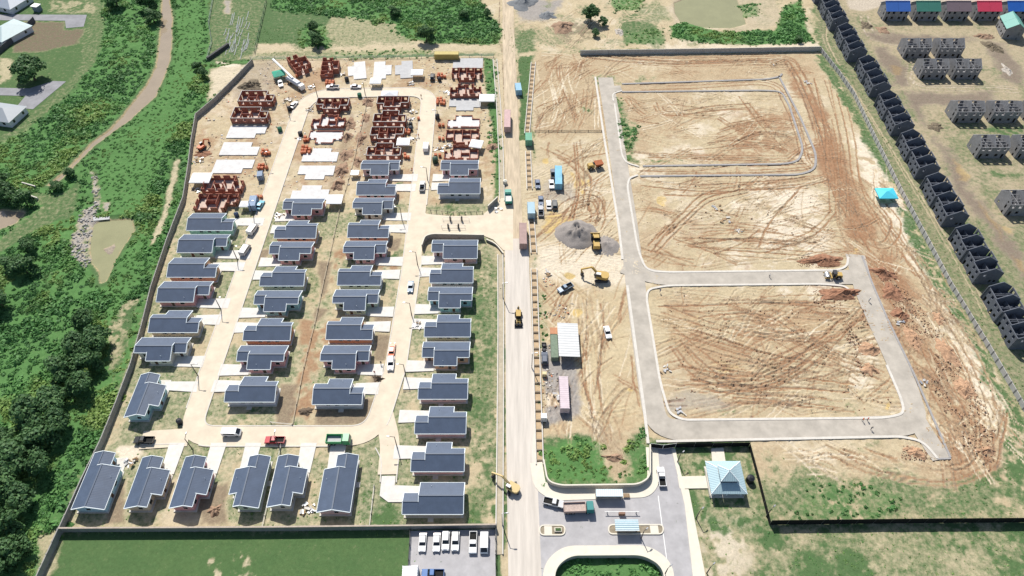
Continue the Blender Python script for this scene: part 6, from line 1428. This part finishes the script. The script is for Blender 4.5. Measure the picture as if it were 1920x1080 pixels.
heap('gravel_heap', 1080, 440, 42, 31, 4.2, gm, 'large grey gravel heap left of the wheel loader', 2, .2, .25); heap('gravel_heap', 1138, 460, 24, 22, 1.4, gm, 'lower grey gravel heap right of the wheel loader', 4, .2, .25)
heap('gravel_heap', 980, 6, 26, 14, 2.4, mat('blue_grey_stone', (.17, .18, .19, 1), .95, .2, 2, bump=.6), 'blue grey stone heap at the top edge', 6); heap('gravel_heap', 1025, 29, 18, 7, 1.6, MATS['blue_grey_stone'], 'small dark stone heap below the top edge', 8)
for i, (px, py, rx, ry, h, m, lab) in enumerate(((1545, 490, 46, 13, 1.6, rm_, 'dark red earth heap above the cross road end'), (1582, 552, 44, 14, 1.6, rm_, 'dark red earth heap below the cross road end'), (1655, 513, 26, 15, 1.5, rm_, 'red earth heap right of the cross road end'), (1672, 548, 22, 16, 1.2, rm_, 'red earth heap stretching down the haul track'), (1712, 635, 17, 26, 1.1, ry_, 'brown red clod heap beside the right road'), (1776, 660, 16, 28, 1.0, ry_, 'lumpy earth ridge near the middle of the haul track'), (1806, 730, 22, 26, .9, ry_, 'lumpy earth ridge lower on the haul track'), (1632, 655, 20, 16, 1.0, ry_, 'clod heap inside the lower plot by the road'), (1630, 690, 16, 14, .9, ry_, 'smaller clod heap inside the lower plot'),
                                                 (1715, 848, 20, 14, .9, ry_, 'rubble heap near the end of the stub road'), (1850, 845, 20, 10, .7, ry_, 'low clod heap at the lower right haul track'), (1760, 600, 14, 16, .8, ry_, 'small clod ridge right of the road'), (1690, 590, 18, 14, 1.0, rm_, 'red clod ridge between road and haul track'), (1150, 858, 22, 7, .8, bm_, 'spread brown spoil on the overgrown corner'),
                                                 (472, 162, 24, 13, 2.6, brm, 'large dark brush pile near the far left corner'), (655, 232, 10, 13, 1.4, bm_, 'farthest brown spoil heap behind the second column'), (652, 257, 11, 12, 1.3, bm_, 'second brown spoil heap behind the second column'), (648, 290, 11, 13, 1.3, bm_, 'third brown spoil heap behind the second column'), (641, 322, 13, 15, 1.5, bm_, 'fourth brown spoil heap behind the second column'), (632, 348, 13, 12, 1.5, bm_, 'nearest brown spoil heap behind the second column'),
                                                 (690, 192, 12, 8, 1.2, bm_, 'brown spoil heap at the top of the third column'), (686, 222, 9, 9, 1.0, bm_, 'middle brown spoil heap at the back of the third column'), (677, 262, 10, 15, 1.1, bm_, 'long brown spoil heap at the back of the third column'), (671, 303, 10, 9, 1.1, bm_, 'brown spoil heap beside the low back fence'), (924, 277, 13, 8, 1.3, bm_, 'brown spoil heap beside the green strip'), (710, 711, 12, 9, .9, mat('dark_garden_soil', (.12, .09, .065, 1), .95, .3, 2, bump=.6), 'dark soil heap in a front garden by the right street'), (404, 958, 13, 13, .9, bm_, 'soil heap between the third and fourth bottom row houses'), (380, 288, 16, 6, .8, rm_, 'red earth heap beside the small orange digger'),
                                                 (1056, 52, 22, 14, 1.8, bm_, 'brown earth heap near the top tracks'), (575, 772, 14, 8, .8, MATS['dark_garden_soil'], 'dark soil heap beside the low fence at the bottom street'), (1625, 48, 14, 8, 1.2, brm, 'weedy earth heap near the top right lane'), (1655, 56, 14, 8, 1.0, bm_, 'earth heap left of the blue roofed shell'), (1860, 88, 18, 14, 1.2, brm, 'weedy earth heap beside the grey puddle'), (1845, 68, 22, 6, 1.0, bm_, 'long earth heap below the red roofed shell'), (1888, 132, 10, 12, .9, mat('pale_rubble', (.42, .38, .33, 1), .95, .3, 2, bump=.8), 'pale rubble heap beside the grey puddle'), (1755, 238, 16, 8, 1.0, brm, 'dark brush heap below the middle right shells'), (1160, 60, 8, 8, .8, MATS['pale_rubble'], 'pale boulder heap near the top pond'))):
    heap('earth_heap', px, py, rx, ry, h, m, lab, i * 2 + 11, .55)
# loose building rubbish: planks, boards, sheets (each its own)
random.seed(11)
def plank_pile(px, py, lab, n=5, m=None, L=1.5, rz=None):
    n = n * 2
    x, y = at(px, py); o = empty('board_pile', x, y, .05 + max(0, gz(x, y))); tag(o, lab, 'boards')
    for k in range(n): MB().box(-L / 2 * random.uniform(.3, 1.1), L / 2 * random.uniform(.3, 1.1), -.12, random.uniform(.1, .5), 0, .1).build('board', m or random.choice([M['wood'], M['conc'], M['chrome'], M['greyslab']]), o, loc=(random.uniform(-1.5, 1.5), random.uniform(-1.2, 1.2), k * .04), rz=random.uniform(0, 3.1) if rz is None else rz + random.uniform(-.15, .15))
for a in (((540, 187), 'stack of steel scaffold boards by the top bend', 8), ((580, 205), 'loose boards beside the top bend of the left street', 7), ((583, 165), 'scrap boards by the far bend', 6), ((640, 140), 'scrap timber near the far brick shell', 5), ((775, 210), 'timber pile in front of the farthest third column shell', 7), ((768, 225), 'scrap boards in the third column yard', 7), ((775, 262), 'grey sheets beside the white canopy in the third column', 6), ((838, 175), 'scrap timber left of the ragged shell', 5), ((840, 275), 'grey scrap beside the half-height shell', 6), ((825, 280), 'pale boards beside the right street', 5), ((770, 157), 'boards beside the far grey slab', 5), ((560, 260), 'boards by the left street block stacks', 5), ((372, 300), 'pale sacks and boards by the left wall', 6), ((368, 358), 'white bags beside the left wall canopy', 5), ((525, 405), 'white scrap pile in front of the first pink bungalow', 9), ((785, 610), 'scrap pile on the drive of the pale green bungalow', 8), ((245, 868), 'grey scrap on the white sand at the blue bungalow', 8), ((1245, 692), 'white boards beside the site road', 4), ((1735, 718), 'timber forms beside the right road', 5), ((1690, 605), 'white boards right of the site road', 4), ((935, 395), 'white scrap beside the green truck', 6), ((1048, 745), 'timber beside the lilac container', 6), ((1030, 513), 'timber baulks in the compound corner', 5), ((1280, 770), 'white boards at the site road bend', 4), ((1450, 122), 'white sheet at the far corner of the haul track', 3), ((1515, 155), 'rusty scrap near the haul track bend', 4), ((1345, 390), 'pale stones in the middle plot', 4), ((1360, 413), 'grey stones in the middle plot', 4), ((1385, 432), 'pink stones in the middle plot', 4), ((578, 955), 'timber scaffold between the last two bottom row houses', 8)):
    plank_pile(a[0][0], a[0][1], a[1], a[2])

# ------------------------------------------------------------------ people
def person_mesh():
    V_ = [(0, 0, .95), (0, 0, 1.15), (0, 0, 1.38), (0, 0, 1.5), (0, .02, 1.60), (0, .03, 1.72), (.1, 0, .9), (.12, .12, .5), (.12, .02, .08), (.12, .14, .04), (-.1, 0, .9), (-.11, -.04, .5), (-.11, -.2, .1), (-.11, -.08, .05),
          (.2, 0, 1.4), (.26, -.06, 1.13), (.27, .08, .9), (.27, .12, .82), (-.2, 0, 1.4), (-.26, .06, 1.13), (-.27, .18, .93), (-.27, .22, .86)]
    R_ = [.15, .15, .17, .07, .09, .09, .1, .075, .05, .05, .1, .075, .05, .05, .07, .05, .038, .045, .07, .05, .038, .045]
    E_ = [(0, 1), (1, 2), (2, 3), (3, 4), (4, 5), (0, 6), (6, 7), (7, 8), (8, 9), (0, 10), (10, 11), (11, 12), (12, 13), (2, 14), (14, 15), (15, 16), (16, 17), (2, 18), (18, 19), (19, 20), (20, 21)]
    me = bpy.data.meshes.new('person_skeleton'); me.from_pydata(V_, E_, []); o = bpy.data.objects.new('person_skeleton', me); COL.objects.link(o)
    md = o.modifiers.new('skin', 'SKIN'); o.modifiers.new('sub', 'SUBSURF').levels = 1
    for i, s in enumerate(me.skin_vertices[0].data): s.radius = (R_[i], R_[i] * .8); s.use_root = i == 0
    dg = bpy.context.evaluated_depsgraph_get(); out = bpy.data.meshes.new_from_object(o.evaluated_get(dg)); bpy.data.objects.remove(o); return out
pbase = person_mesh()
def person(px, py, shirt, trous, head, label, hat=None):
    x, y = at(px, py); me = pbase.copy(); me.name = 'person'; me.materials.clear()
    for m in (M['skin'], mat('cloth_%s' % shirt[0], shirt[1], .9, .1), mat('cloth_%s' % trous[0], trous[1], .9, .1)): me.materials.append(m)
    for p in me.polygons: c = p.center; p.material_index = 2 if c.z < .93 and abs(c.x) < .22 else (1 if c.z < 1.47 and not (abs(c.x) > .2 and c.z < 1.1) else 0)
    o = inst('person', me, None, (x, y, ZR if gz(x, y) < ZR else gz(x, y)), rad(head)); tag(o, label, 'person')
    if hat: MB().tube((0, .03, 1.76), (0, .03, 1.84), .13, .08, 10).tube((0, .03, 1.74), (0, .03, 1.757), .17, .17, 10).build('hard_hat', mat('hat_' + hat[0], hat[1], .5, .02), o)
WHT, DKB, ORGC = ('white', (.7, .7, .7, 1)), ('dark_blue', (.03, .04, .08, 1)), ('orange', (.7, .16, .02, 1))
person(1628, 566, WHT, DKB, 0, 'person in white shirt walking on the right road', ('white', (.7, .7, .7, 1)))
person(1616, 790, ORGC, DKB, 90, 'person in orange vest bending by the lower kerb, left of two'); person(1625, 789, ('red', (.5, .05, .03, 1)), DKB, 60, 'person in red vest by the lower kerb, right of two'); person(1632, 806, ('grey', (.3, .3, .3, 1)), DKB, 180, 'person in grey walking below the two by the kerb')
person(1442, 520, WHT, DKB, 90, 'person on the grey cross road left of the roller'); person(1044, 706, ('grey', (.3, .3, .3, 1)), DKB, 0, 'person beside the lilac container'); person(715, 684, DKB, DKB, 0, 'dark clothed person on the drive beside the white car'); person(703, 702, ('red', (.5, .05, .03, 1)), DKB, 0, 'person in red beside the dark soil heap'); person(790, 184, ('brown', (.3, .12, .06, 1)), DKB, 0, 'person at the right street top corner'); person(785, 258, ORGC, DKB, 0, 'person in orange at the right street kerb'); person(773, 322, ('red', (.5, .05, .03, 1)), DKB, 0, 'person in red at the right street below the shells'); person(1237, 549, ('blue', (.1, .15, .35, 1)), DKB, 0, 'person in blue at the cross road kerb')

# ------------------------------------------------------------------ far left houses
def far_house(px, py, sx_, sy_, rz, col, cn, label, hipped=True):
    x, y = at(px, py, 3); o = empty('house', x, y, 0, rad(rz)); tag(o, label, 'house'); a, b = sx_ / 2, sy_ / 2; m = mat('tin_' + cn, col, .5, .06, .5)
    w_ = MB().box(-a + .5, a - .5, -b + .5, b - .5, -.2, 2.9).build('wall', WALL['white'], o); r = min(a, b); ra = max(a - r, .05); rb = max(b - r, .05)
    v = [(-a, -b, 2.8), (a, -b, 2.8), (a, b, 2.8), (-a, b, 2.8), (-ra, -rb, 2.8 + r * .42), (ra, -rb, 2.8 + r * .42), (ra, rb, 2.8 + r * .42), (-ra, rb, 2.8 + r * .42)]
    MB().hexa(v).build('roof', m, o)
    for s in (-.5, .5):
        MB().box(s * a - .6, s * a + .6, -b + .45, -b + .497, 1.0, 2.1).build('window', M['glass'], w_); MB().box(a - .497, a - .45, s * b - .5, s * b + .5, 1.0, 2.1).build('window', M['glass'], w_)
far_house(14, 56, 13, 16, -28, (.42, .52, .53, 1), 'pale_teal', 'pale teal roofed house at the left edge behind the dark wall'); far_house(6, 210, 13, 11, -12, (.30, .33, .36, 1), 'slate_grey', 'grey hipped roof house at the left edge near the lane'); far_house(12, -2, 18, 14, -20, (.28, .32, .38, 1), 'storm', 'house with many windows at the top left corner')
panel_wall('garden_wall', A([(0, 101), (35, 72), (66, 41)]), 2.4, 'dark garden wall right of the pale teal roofed house', mat('dark_wall', (.10, .10, .11, 1), .95, .2), pitch=3, t=.25)
x, y = at(72, 20); o = empty('kiosk', x, y, 0, rad(-15)); tag(o, 'small white topped kiosk on the top left lawn', 'kiosk'); MB().box(-1.5, 1.5, -1.3, 1.3, 0, 2.6).build('wall', mat('kiosk_grey', (.18, .22, .26, 1), .8, .1), o); MB().box(-1.8, 1.8, -1.6, 1.6, 2.603, 2.8).build('roof', M['canvas'], o)
for pts, lab in (([(43, 345), (68, 352)], 'white parapet on the upper side of the culvert'), ([(34, 361), (72, 374)], 'white parapet on the lower side of the culvert')):
    l = [Vector(p) for p in A(pts)]; o = sweep(MB(), [p - l[0] for p in l], .35, -.3, .9).build('culvert_parapet', M['conc'], loc=(l[0].x, l[0].y, 0)); tag(o, lab, 'parapet')
sheet('culvert_apron', [(175, 408), (206, 404), (206, 412), (176, 415)], .25, M['greyslab'])
for i, (px, py, ang) in enumerate(((410, 100, 72), (415, 104, 72))):
    x, y = at(px, py); 
    if i == 0: o = MB().box(-6.5, 6.5, -.5, .5, -.2, 1.6).build('concrete_sluice', M['darkpost'], loc=(x, y, 0), rz=rad(62)); tag(o, 'dark narrow concrete sluice beside the flooded field', 'sluice')
# water standing in the flooded furrows
for k in range(34):
    x0 = 426 + (k % 17) * 2.6 + random.uniform(-1.5, 1.5); y0 = random.uniform(20, 88); y1 = y0 + random.uniform(8, 26); p = crom(A([(x0, y0), (x0 - 2, (y0 + y1) / 2), (x0 - 5, y1)]), 4)
    loft('furrow_water', offs(p, .14), offs(p, -.14), .16, mat('sky_lit_water', (.30, .32, .31, 1), .15, .1))

# ------------------------------------------------------------------ vegetation
def leaf_mat(name, dark, light, yellow):
    m = bpy.data.materials.new(name); m.use_nodes = True; n = m.node_tree.nodes; l = m.node_tree.links; b = n['Principled BSDF']
    b.inputs['Roughness'].default_value = .6; b.inputs['Specular IOR Level'].default_value = .25
    a = n.new('ShaderNodeAttribute'); a.attribute_name = 'tone'
    s = n.new('ShaderNodeSeparateColor'); l.new(a.outputs['Color'], s.inputs[0])
    def mix(f, c0, c1):
        k = n.new('ShaderNodeMix'); k.data_type = 'RGBA'; l.new(f, k.inputs[0])
        for i, c in ((6, c0), (7, c1)):
            if hasattr(c, 'links'): l.new(c, k.inputs[i])
            else: k.inputs[i].default_value = c
        return k.outputs[2]
    c = mix(s.outputs[0], dark, light); c = mix(s.outputs[1], c, yellow); l.new(c, b.inputs['Base Color'])
    tr = n.new('ShaderNodeBsdfTranslucent'); l.new(c, tr.inputs[0]); mx = n.new('ShaderNodeMixShader'); mx.inputs[0].default_value = .3
    l.new(b.outputs[0], mx.inputs[1]); l.new(tr.outputs[0], mx.inputs[2]); l.new(mx.outputs[0], n['Material Output'].inputs[0])
    return m
def leaf_quads(c, nrm, size, rs):
    """one bent leaf-spray quad per centre c (N,3) facing roughly nrm"""
    N = len(c); r = rs.normal(size=(N, 3)); nn = nrm + r * .5 + np.array([0, 0, .35]); nn /= np.linalg.norm(nn, axis=1)[:, None]
    t = np.cross(nn, rs.normal(size=(N, 3))); t /= np.linalg.norm(t, axis=1)[:, None] + 1e-9; b = np.cross(nn, t)
    s = size[:, None]; k = rs.uniform(.5, .9, (N, 1))
    return np.stack([c - t * s - b * s * k, c + t * s - b * s * k * .6, c + t * s * .8 + b * s * k, c - t * s * .7 + b * s * k], 1)
def foliage_mesh(name, quads, tone, m):
    N = len(quads); me = np_mesh(name, quads.reshape(-1, 3), np.arange(N * 4).reshape(N, 4), [m])
    at_ = me.attributes.new('tone', 'FLOAT_COLOR', 'FACE'); at_.data.foreach_set('color', np.concatenate([tone, np.zeros((N, 1)), np.ones((N, 1))], 1).astype(np.float32).ravel())
    return me
def clumps(name, cx, cy, cz, rad_, nleaf, leaf, rs, m, light, yel, flat=.75):
    N = len(cx); u = rs.normal(size=(N, nleaf, 3)); u[:, :, 2] = np.abs(u[:, :, 2]) * 1.1 + .05
    u /= np.linalg.norm(u, axis=2)[:, :, None]
    rr = rad_[:, None] * rs.uniform(.65, 1.05, (N, nleaf))
    p = u * rr[:, :, None]; p[:, :, 2] *= flat
    p += np.stack([cx, cy, cz], -1)[:, None, :]
    q = leaf_quads(p.reshape(-1, 3), u.reshape(-1, 3), np.repeat(leaf, nleaf) * rs.uniform(.6, 1.2, N * nleaf), rs)
    tone = np.stack([np.clip(np.repeat(light, nleaf) + rs.normal(0, .16, N * nleaf), 0, 1), np.clip(np.repeat(yel, nleaf) + rs.normal(0, .06, N * nleaf), 0, 1)], -1)
    return foliage_mesh(name, q, tone, m)
rs = np.random.default_rng(3)
LM = leaf_mat('scrub_leaf', (0.060, 0.165, 0.050, 1), (0.135, 0.315, 0.095, 1), (0.27, 0.37, 0.10, 1))
TM = leaf_mat('dark_tree_leaf', (0.040, 0.105, 0.042, 1), (0.110, 0.225, 0.085, 1), (0.17, 0.26, 0.08, 1))
# scrub scattered by the overgrowth mask
N0 = 95000
cx = rs.uniform(-262, 170, N0); cy = rs.uniform(46, 334, N0)
ix = np.clip(np.searchsorted(GX, cx), 0, nx - 1); iy = np.clip(np.searchsorted(GY, cy), 0, ny - 1)
den = np.where(CH['BU'][iy, ix] > .05, np.maximum(CH['BU'][iy, ix], .5), 0) * np.where(cy > 230, .75, 1.0) * np.where(cx < -130, .8, 1)
vis = np.abs(cx) < (cy * cP + H * sP) * (1010 / F)
keep = (rs.random(N0) < den * 0.74) & vis
cx, cy, ix, iy = cx[keep], cy[keep], ix[keep], iy[keep]
big = fbm(cx, cy, 26.0, 3, 51); mid = fbm(cx, cy, 8.0, 3, 57); fine = fbm(cx, cy, 3.0, 2, 58)
r_ = .65 + 1.2 * ss(.42, .70, mid) + rs.uniform(0, .45, len(cx)); r_ *= np.where(CH['BU'][iy, ix] < .9, .5, 1.0); re_ = CH['RE'][iy, ix]; r_ = r_ * (1 - re_) + re_ * rs.uniform(.35, .6, len(cx))
light = np.clip(.50 + (big - .5) * 2.0 + (mid - .5) * 1.1 + (fine - .5) * .8, .0, 1); yel = np.clip(ss(.50, .72, fbm(cx, cy, 14.0, 3, 61)) * .75, 0, 1)
light = light * (1 - re_) + re_ * np.clip(.68 + (mid - .5) * .7 + (fine - .5) * .6, 0, 1); yel = yel * (1 - .4 * re_) + .12 * re_
print('clumps', len(cx))
sel = np.arange(len(cx))
tag(inst('scrub_overgrowth', clumps('scrub_overgrowth', cx, cy, Z[iy, ix] - .1, r_, 20, .18 + .15 * r_, rs, LM, light, yel, .5)), 'dense green scrub and creepers covering the canal banks and waste ground', 'scrub', kind='stuff')
# low grass tufts over the plots and fields
N1 = 60000
gx = rs.uniform(-125, 150, N1); gy = rs.uniform(50, 300, N1); ix = np.clip(np.searchsorted(GX, gx), 0, nx - 1); iy = np.clip(np.searchsorted(GY, gy), 0, ny - 1)
g = CH['G'][iy, ix] * (1 - CH['L'][iy, ix]) * (1 - np.clip(CH['BU'][iy, ix] * 2, 0, 1))
keep = (rs.random(N1) < np.clip(g * 1.1 - .1, 0, 1) * .8) & (np.abs(gx) < (gy * cP + H * sP) * (1000 / F)); gx, gy, ix, iy = gx[keep], gy[keep], ix[keep], iy[keep]
print('tufts', len(gx))
tag(inst('grass_tufts', clumps('grass_tufts', gx, gy, Z[iy, ix] - .12, rs.uniform(.18, .45, len(gx)), 5, rs.uniform(.10, .22, len(gx)), rs, LM, np.clip(.55 + (fbm(gx, gy, 6., 2, 71) - .5) * 1.6, 0, 1), np.clip(fbm(gx, gy, 9., 2, 73) * .8 - .1, 0, 1), .6)), 'low weedy grass tufts over plots and verges', 'grass', kind='stuff')
# trees
def crown_mesh(k, n=2600):
    r = np.random.default_rng(100 + k); P_ = []; U_ = []; Tn = []
    nl = 14
    for j in range(nl):
        a = r.uniform(0, 6.283); d = r.uniform(.1, .72); c = np.array([math.cos(a) * d, math.sin(a) * d, .95 + r.uniform(-.35, .42) - d * .3]); rr = r.uniform(.26, .46)
        m_ = n // nl; u = r.normal(size=(m_, 3)); u /= np.linalg.norm(u, axis=1)[:, None]; u[:, 2] = np.where(u[:, 2] < -.3, -u[:, 2] * .6, u[:, 2])
        P_.append(c + u * rr * r.uniform(.6, 1.08, (m_, 1)) * np.array([1, 1, .8])); U_.append(u); Tn.append(np.full(m_, r.uniform(.1, .8)))
    P_ = np.concatenate(P_); U_ = np.concatenate(U_); Tn = np.concatenate(Tn)
    q = leaf_quads(P_, U_, r.uniform(.035, .085, len(P_)), r)
    return foliage_mesh('crown', q, np.stack([np.clip(Tn + r.normal(0, .18, len(P_)), 0, 1), np.clip(r.normal(.12, .12, len(P_)), 0, 1)], -1), TM)
CR = [crown_mesh(k) for k in range(5)]
def trunk_mesh(k):
    r = random.Random(k); mb = MB().tube((0, 0, -.05), (r.uniform(-.04, .04), 0, .45), .065, .045, 8)
    for j in range(4):
        a = j * 1.57 + r.uniform(-.4, .4); mb.tube((0, 0, .38), (.42 * math.cos(a), .42 * math.sin(a), .85), .035, .015, 6)
    return mb.mesh('trunk', M['bark'])
TR_ = [trunk_mesh(k) for k in range(3)]
def tree(px, py, r, label, k=0, hs=1.0):
    x, y = at(px, py); o = empty('broadleaf_tree', x, y, gz(x, y), rad(k * 73)); o.scale = (r, r, r * hs); tag(o, label, 'tree')
    inst('trunk', TR_[k % 3], o); inst('crown', CR[k % 5], o)
TL = [(66, 150, 7.6, 'large dark round tree on the lawn at the upper left'), (222, 14, 5.2, 'dark tree at the top edge beside the mown track'), (282, 18, 5.5, 'dark tree at the top edge leaning over the canal'), (290, 42, 4.6, 'dark tree overhanging the canal below another'), (1108, 40, 5.0, 'tall dark tree at the top between dirt tracks'), (1131, 48, 2.8, 'slim tree right of the tall dark tree at the top'), (1117, 68, 2.4, 'small round bush tree below the tall dark tree'), (800, 78, 4.6, 'round tree casting shade at the far dirt path'), (595, 85, 4.0, 'bushy tree at the left of the far meadow'), (590, 60, 3.6, 'low tree above the bushy tree in the far meadow'), (1497, 78, 2.2, 'small round bush at the left of the dark terraces'), (915, 32, 2.4, 'small dark bush near the top of the sand road'), (870, 35, 2.6, 'small tree in the top scrub near the sand road'), (740, 30, 3.6, 'leafy tree in the middle of the top scrub'),
      (168, 612, 5.0, 'uppermost dark tree of the left grove'), (192, 650, 5.4, 'dark tree of the left grove nearest the boundary wall'), (152, 660, 5.2, 'dark tree in the upper left grove between two others'), (176, 690, 4.6, 'dark tree below the nearest-wall tree of the grove'), (128, 705, 5.6, 'broad dark tree in the middle of the left grove'), (160, 730, 5.4, 'dark tree with deep shade in the middle of the left grove'), (110, 765, 5.8, 'broad dark tree at the lower middle of the left grove'), (70, 790, 6.0, 'broad dark tree left in the lower grove'), (90, 830, 5.6, 'dark tree in the lower grove above the corner'), (50, 865, 6.2, 'big dark tree in the lower left grove'), (85, 880, 4.6, 'smaller dark tree beside the big lower left one'), (22, 915, 6.4, 'big dark tree at the left edge of the lower grove'), (52, 945, 5.2, 'dark tree near the lower left corner of the estate wall'), (14, 1000, 6.0, 'dark tree at the left edge near the bottom'), (40, 1040, 4.6, 'dark tree in the bottom left corner'), (2, 1070, 5.2, 'lowest dark tree at the bottom left corner'), (15, 840, 5.4, 'dark tree at the left edge above the lower grove'), (120, 800, 4.4, 'dark tree near the wall in the lower grove'),
      (52, 512, 4.4, 'bluish dark tree above the left grove'), (28, 505, 3.8, 'dark tree left of the bluish one'), (6, 575, 5.0, 'dark tree at the left edge at mid height'), (60, 470, 3.2, 'small dark tree by the lower mown track'), (20, 375, 5.0, 'dark tree shading the pool at the left edge'), (52, 385, 3.8, 'dark tree right of the shaded pool'), (0, 350, 4.6, 'dark tree at the left edge above the pool'), (135, 330, 2.6, 'small bush tree above the culvert junction'), (110, 355, 2.6, 'small bush tree beside the culvert junction'), (385, 145, 2.6, 'bright bush tree outside the far left wall corner'), (372, 130, 2.4, 'bright bush tree above the far left wall corner'), (1235, 262, 0.0, '')]
for i, (px, py, r, lab) in enumerate(TL):
    if r: tree(px, py, r * (.9 if px < 200 and py > 560 else 1), lab, i, .85 + .25 * ((i * 37) % 10) / 10)

# ------------------------------------------------------------------ clods on the haul track and small building rubbish
def bits(name, label, cat, polys, n, smin, smax, cols, flat, seed):
    r = np.random.default_rng(seed); V_ = []; F_ = []; T_ = []
    base = np.array([(1, 0, 0), (0, 1, 0), (-1, 0, 0), (0, -1, 0), (0, 0, 1), (0, 0, -1)], float); tri = np.array([(0, 1, 4), (1, 2, 4), (2, 3, 4), (3, 0, 4), (1, 0, 5), (2, 1, 5), (3, 2, 5), (0, 3, 5)])
    k = 0
    for poly, w_ in polys:
        pw = A(poly); xs = [p[0] for p in pw]; ys = [p[1] for p in pw]; m_ = int(n * w_); got = 0; tries = 0
        while got < m_ and tries < m_ * 6:
            tries += 1; x, y = r.uniform(min(xs), max(xs)), r.uniform(min(ys), max(ys)); ins = False
            for i in range(len(pw)):
                (x0, y0), (x1, y1) = pw[i], pw[i - 1]
                if (y0 > y) != (y1 > y) and x < (x1 - x0) * (y - y0) / (y1 - y0) + x0: ins = not ins
            if not ins or vnoise(np.array([x / 5.]), np.array([y / 5.]), 77)[0] < .42: continue
            s = smin + (smax - smin) * r.random() ** 2; a = r.uniform(0, 6.28); b = base * r.uniform(.55, 1.3, (6, 3)) + r.normal(0, .15, (6, 3)); b = b * s * np.array([1, r.uniform(.5, 1), flat])
            c, s_ = math.cos(a), math.sin(a); q = np.stack([b[:, 0] * c - b[:, 1] * s_ + x, b[:, 0] * s_ + b[:, 1] * c + y, b[:, 2] + gz(x, y) + s * flat * .3], -1)
            V_.append(q); F_.append(tri + 6 * k); T_ += [cols[r.integers(len(cols))]] * 8; k += 1; got += 1
    me = np_mesh(name, np.concatenate(V_), np.concatenate(F_), [BITM]); t = me.attributes.new('tone', 'FLOAT_COLOR', 'FACE'); t.data.foreach_set('color', np.array([(*c, 1.0) for c in T_], dtype=np.float32).ravel())
    tag(inst(name, me), label, cat, kind='stuff')
BITM = bpy.data.materials.new('loose_bits'); BITM.use_nodes = True; _n = BITM.node_tree.nodes; _a = _n.new('ShaderNodeAttribute'); _a.attribute_name = 'tone'
BITM.node_tree.links.new(_a.outputs['Color'], _n['Principled BSDF'].inputs['Base Color']); _n['Principled BSDF'].inputs['Roughness'].default_value = .95
bits('earth_clods', 'loose earth clods strewn along the haul track and plots', 'clods', [([(1650, 520), (1700, 545), (1790, 650), (1865, 800), (1860, 890), (1800, 830), (1740, 710)], .5), ([(1500, 480), (1600, 480), (1600, 505), (1490, 500)], .08), ([(1530, 540), (1610, 545), (1640, 620), (1600, 600), (1520, 570)], .09), ([(1590, 600), (1640, 690), (1620, 710), (1585, 640)], .10), ([(1690, 835), (1740, 845), (1735, 865), (1690, 862)], .05), ([(1230, 545), (1600, 545), (1680, 770), (1260, 770)], .12), ([(1190, 340), (1560, 340), (1580, 480), (1215, 490)], .06)], 4200, .10, .38, [(.36, .21, .13), (.30, .17, .11), (.46, .32, .21), (.40, .26, .17), (.26, .16, .11)], .6, 5)
bits('building_rubbish', 'small scraps of block, board and plastic strewn round the half-built houses', 'rubbish', [([(470, 112), (925, 108), (920, 320), (800, 320), (760, 330), (350, 400), (365, 220)], 1.0), ([(1020, 510), (1080, 560), (1060, 600), (1015, 600)], .05), ([(1015, 640), (1050, 660), (1050, 780), (1018, 790)], .04)], 2400, .12, .6, [(.6, .58, .55), (.45, .42, .38), (.35, .2, .12), (.55, .2, .1), (.2, .2, .21), (.65, .62, .58), (.3, .24, .17)], .35, 6)
bits('roadside_stones', 'pale stones along the pond bank', 'stones', [([(168, 318), (186, 318), (188, 370), (182, 405), (170, 490), (158, 505), (133, 480), (133, 460), (150, 390), (174, 380)], 1.0)], 420, .15, .7, [(.36, .35, .33), (.30, .29, .27), (.42, .40, .38)], .6, 7)
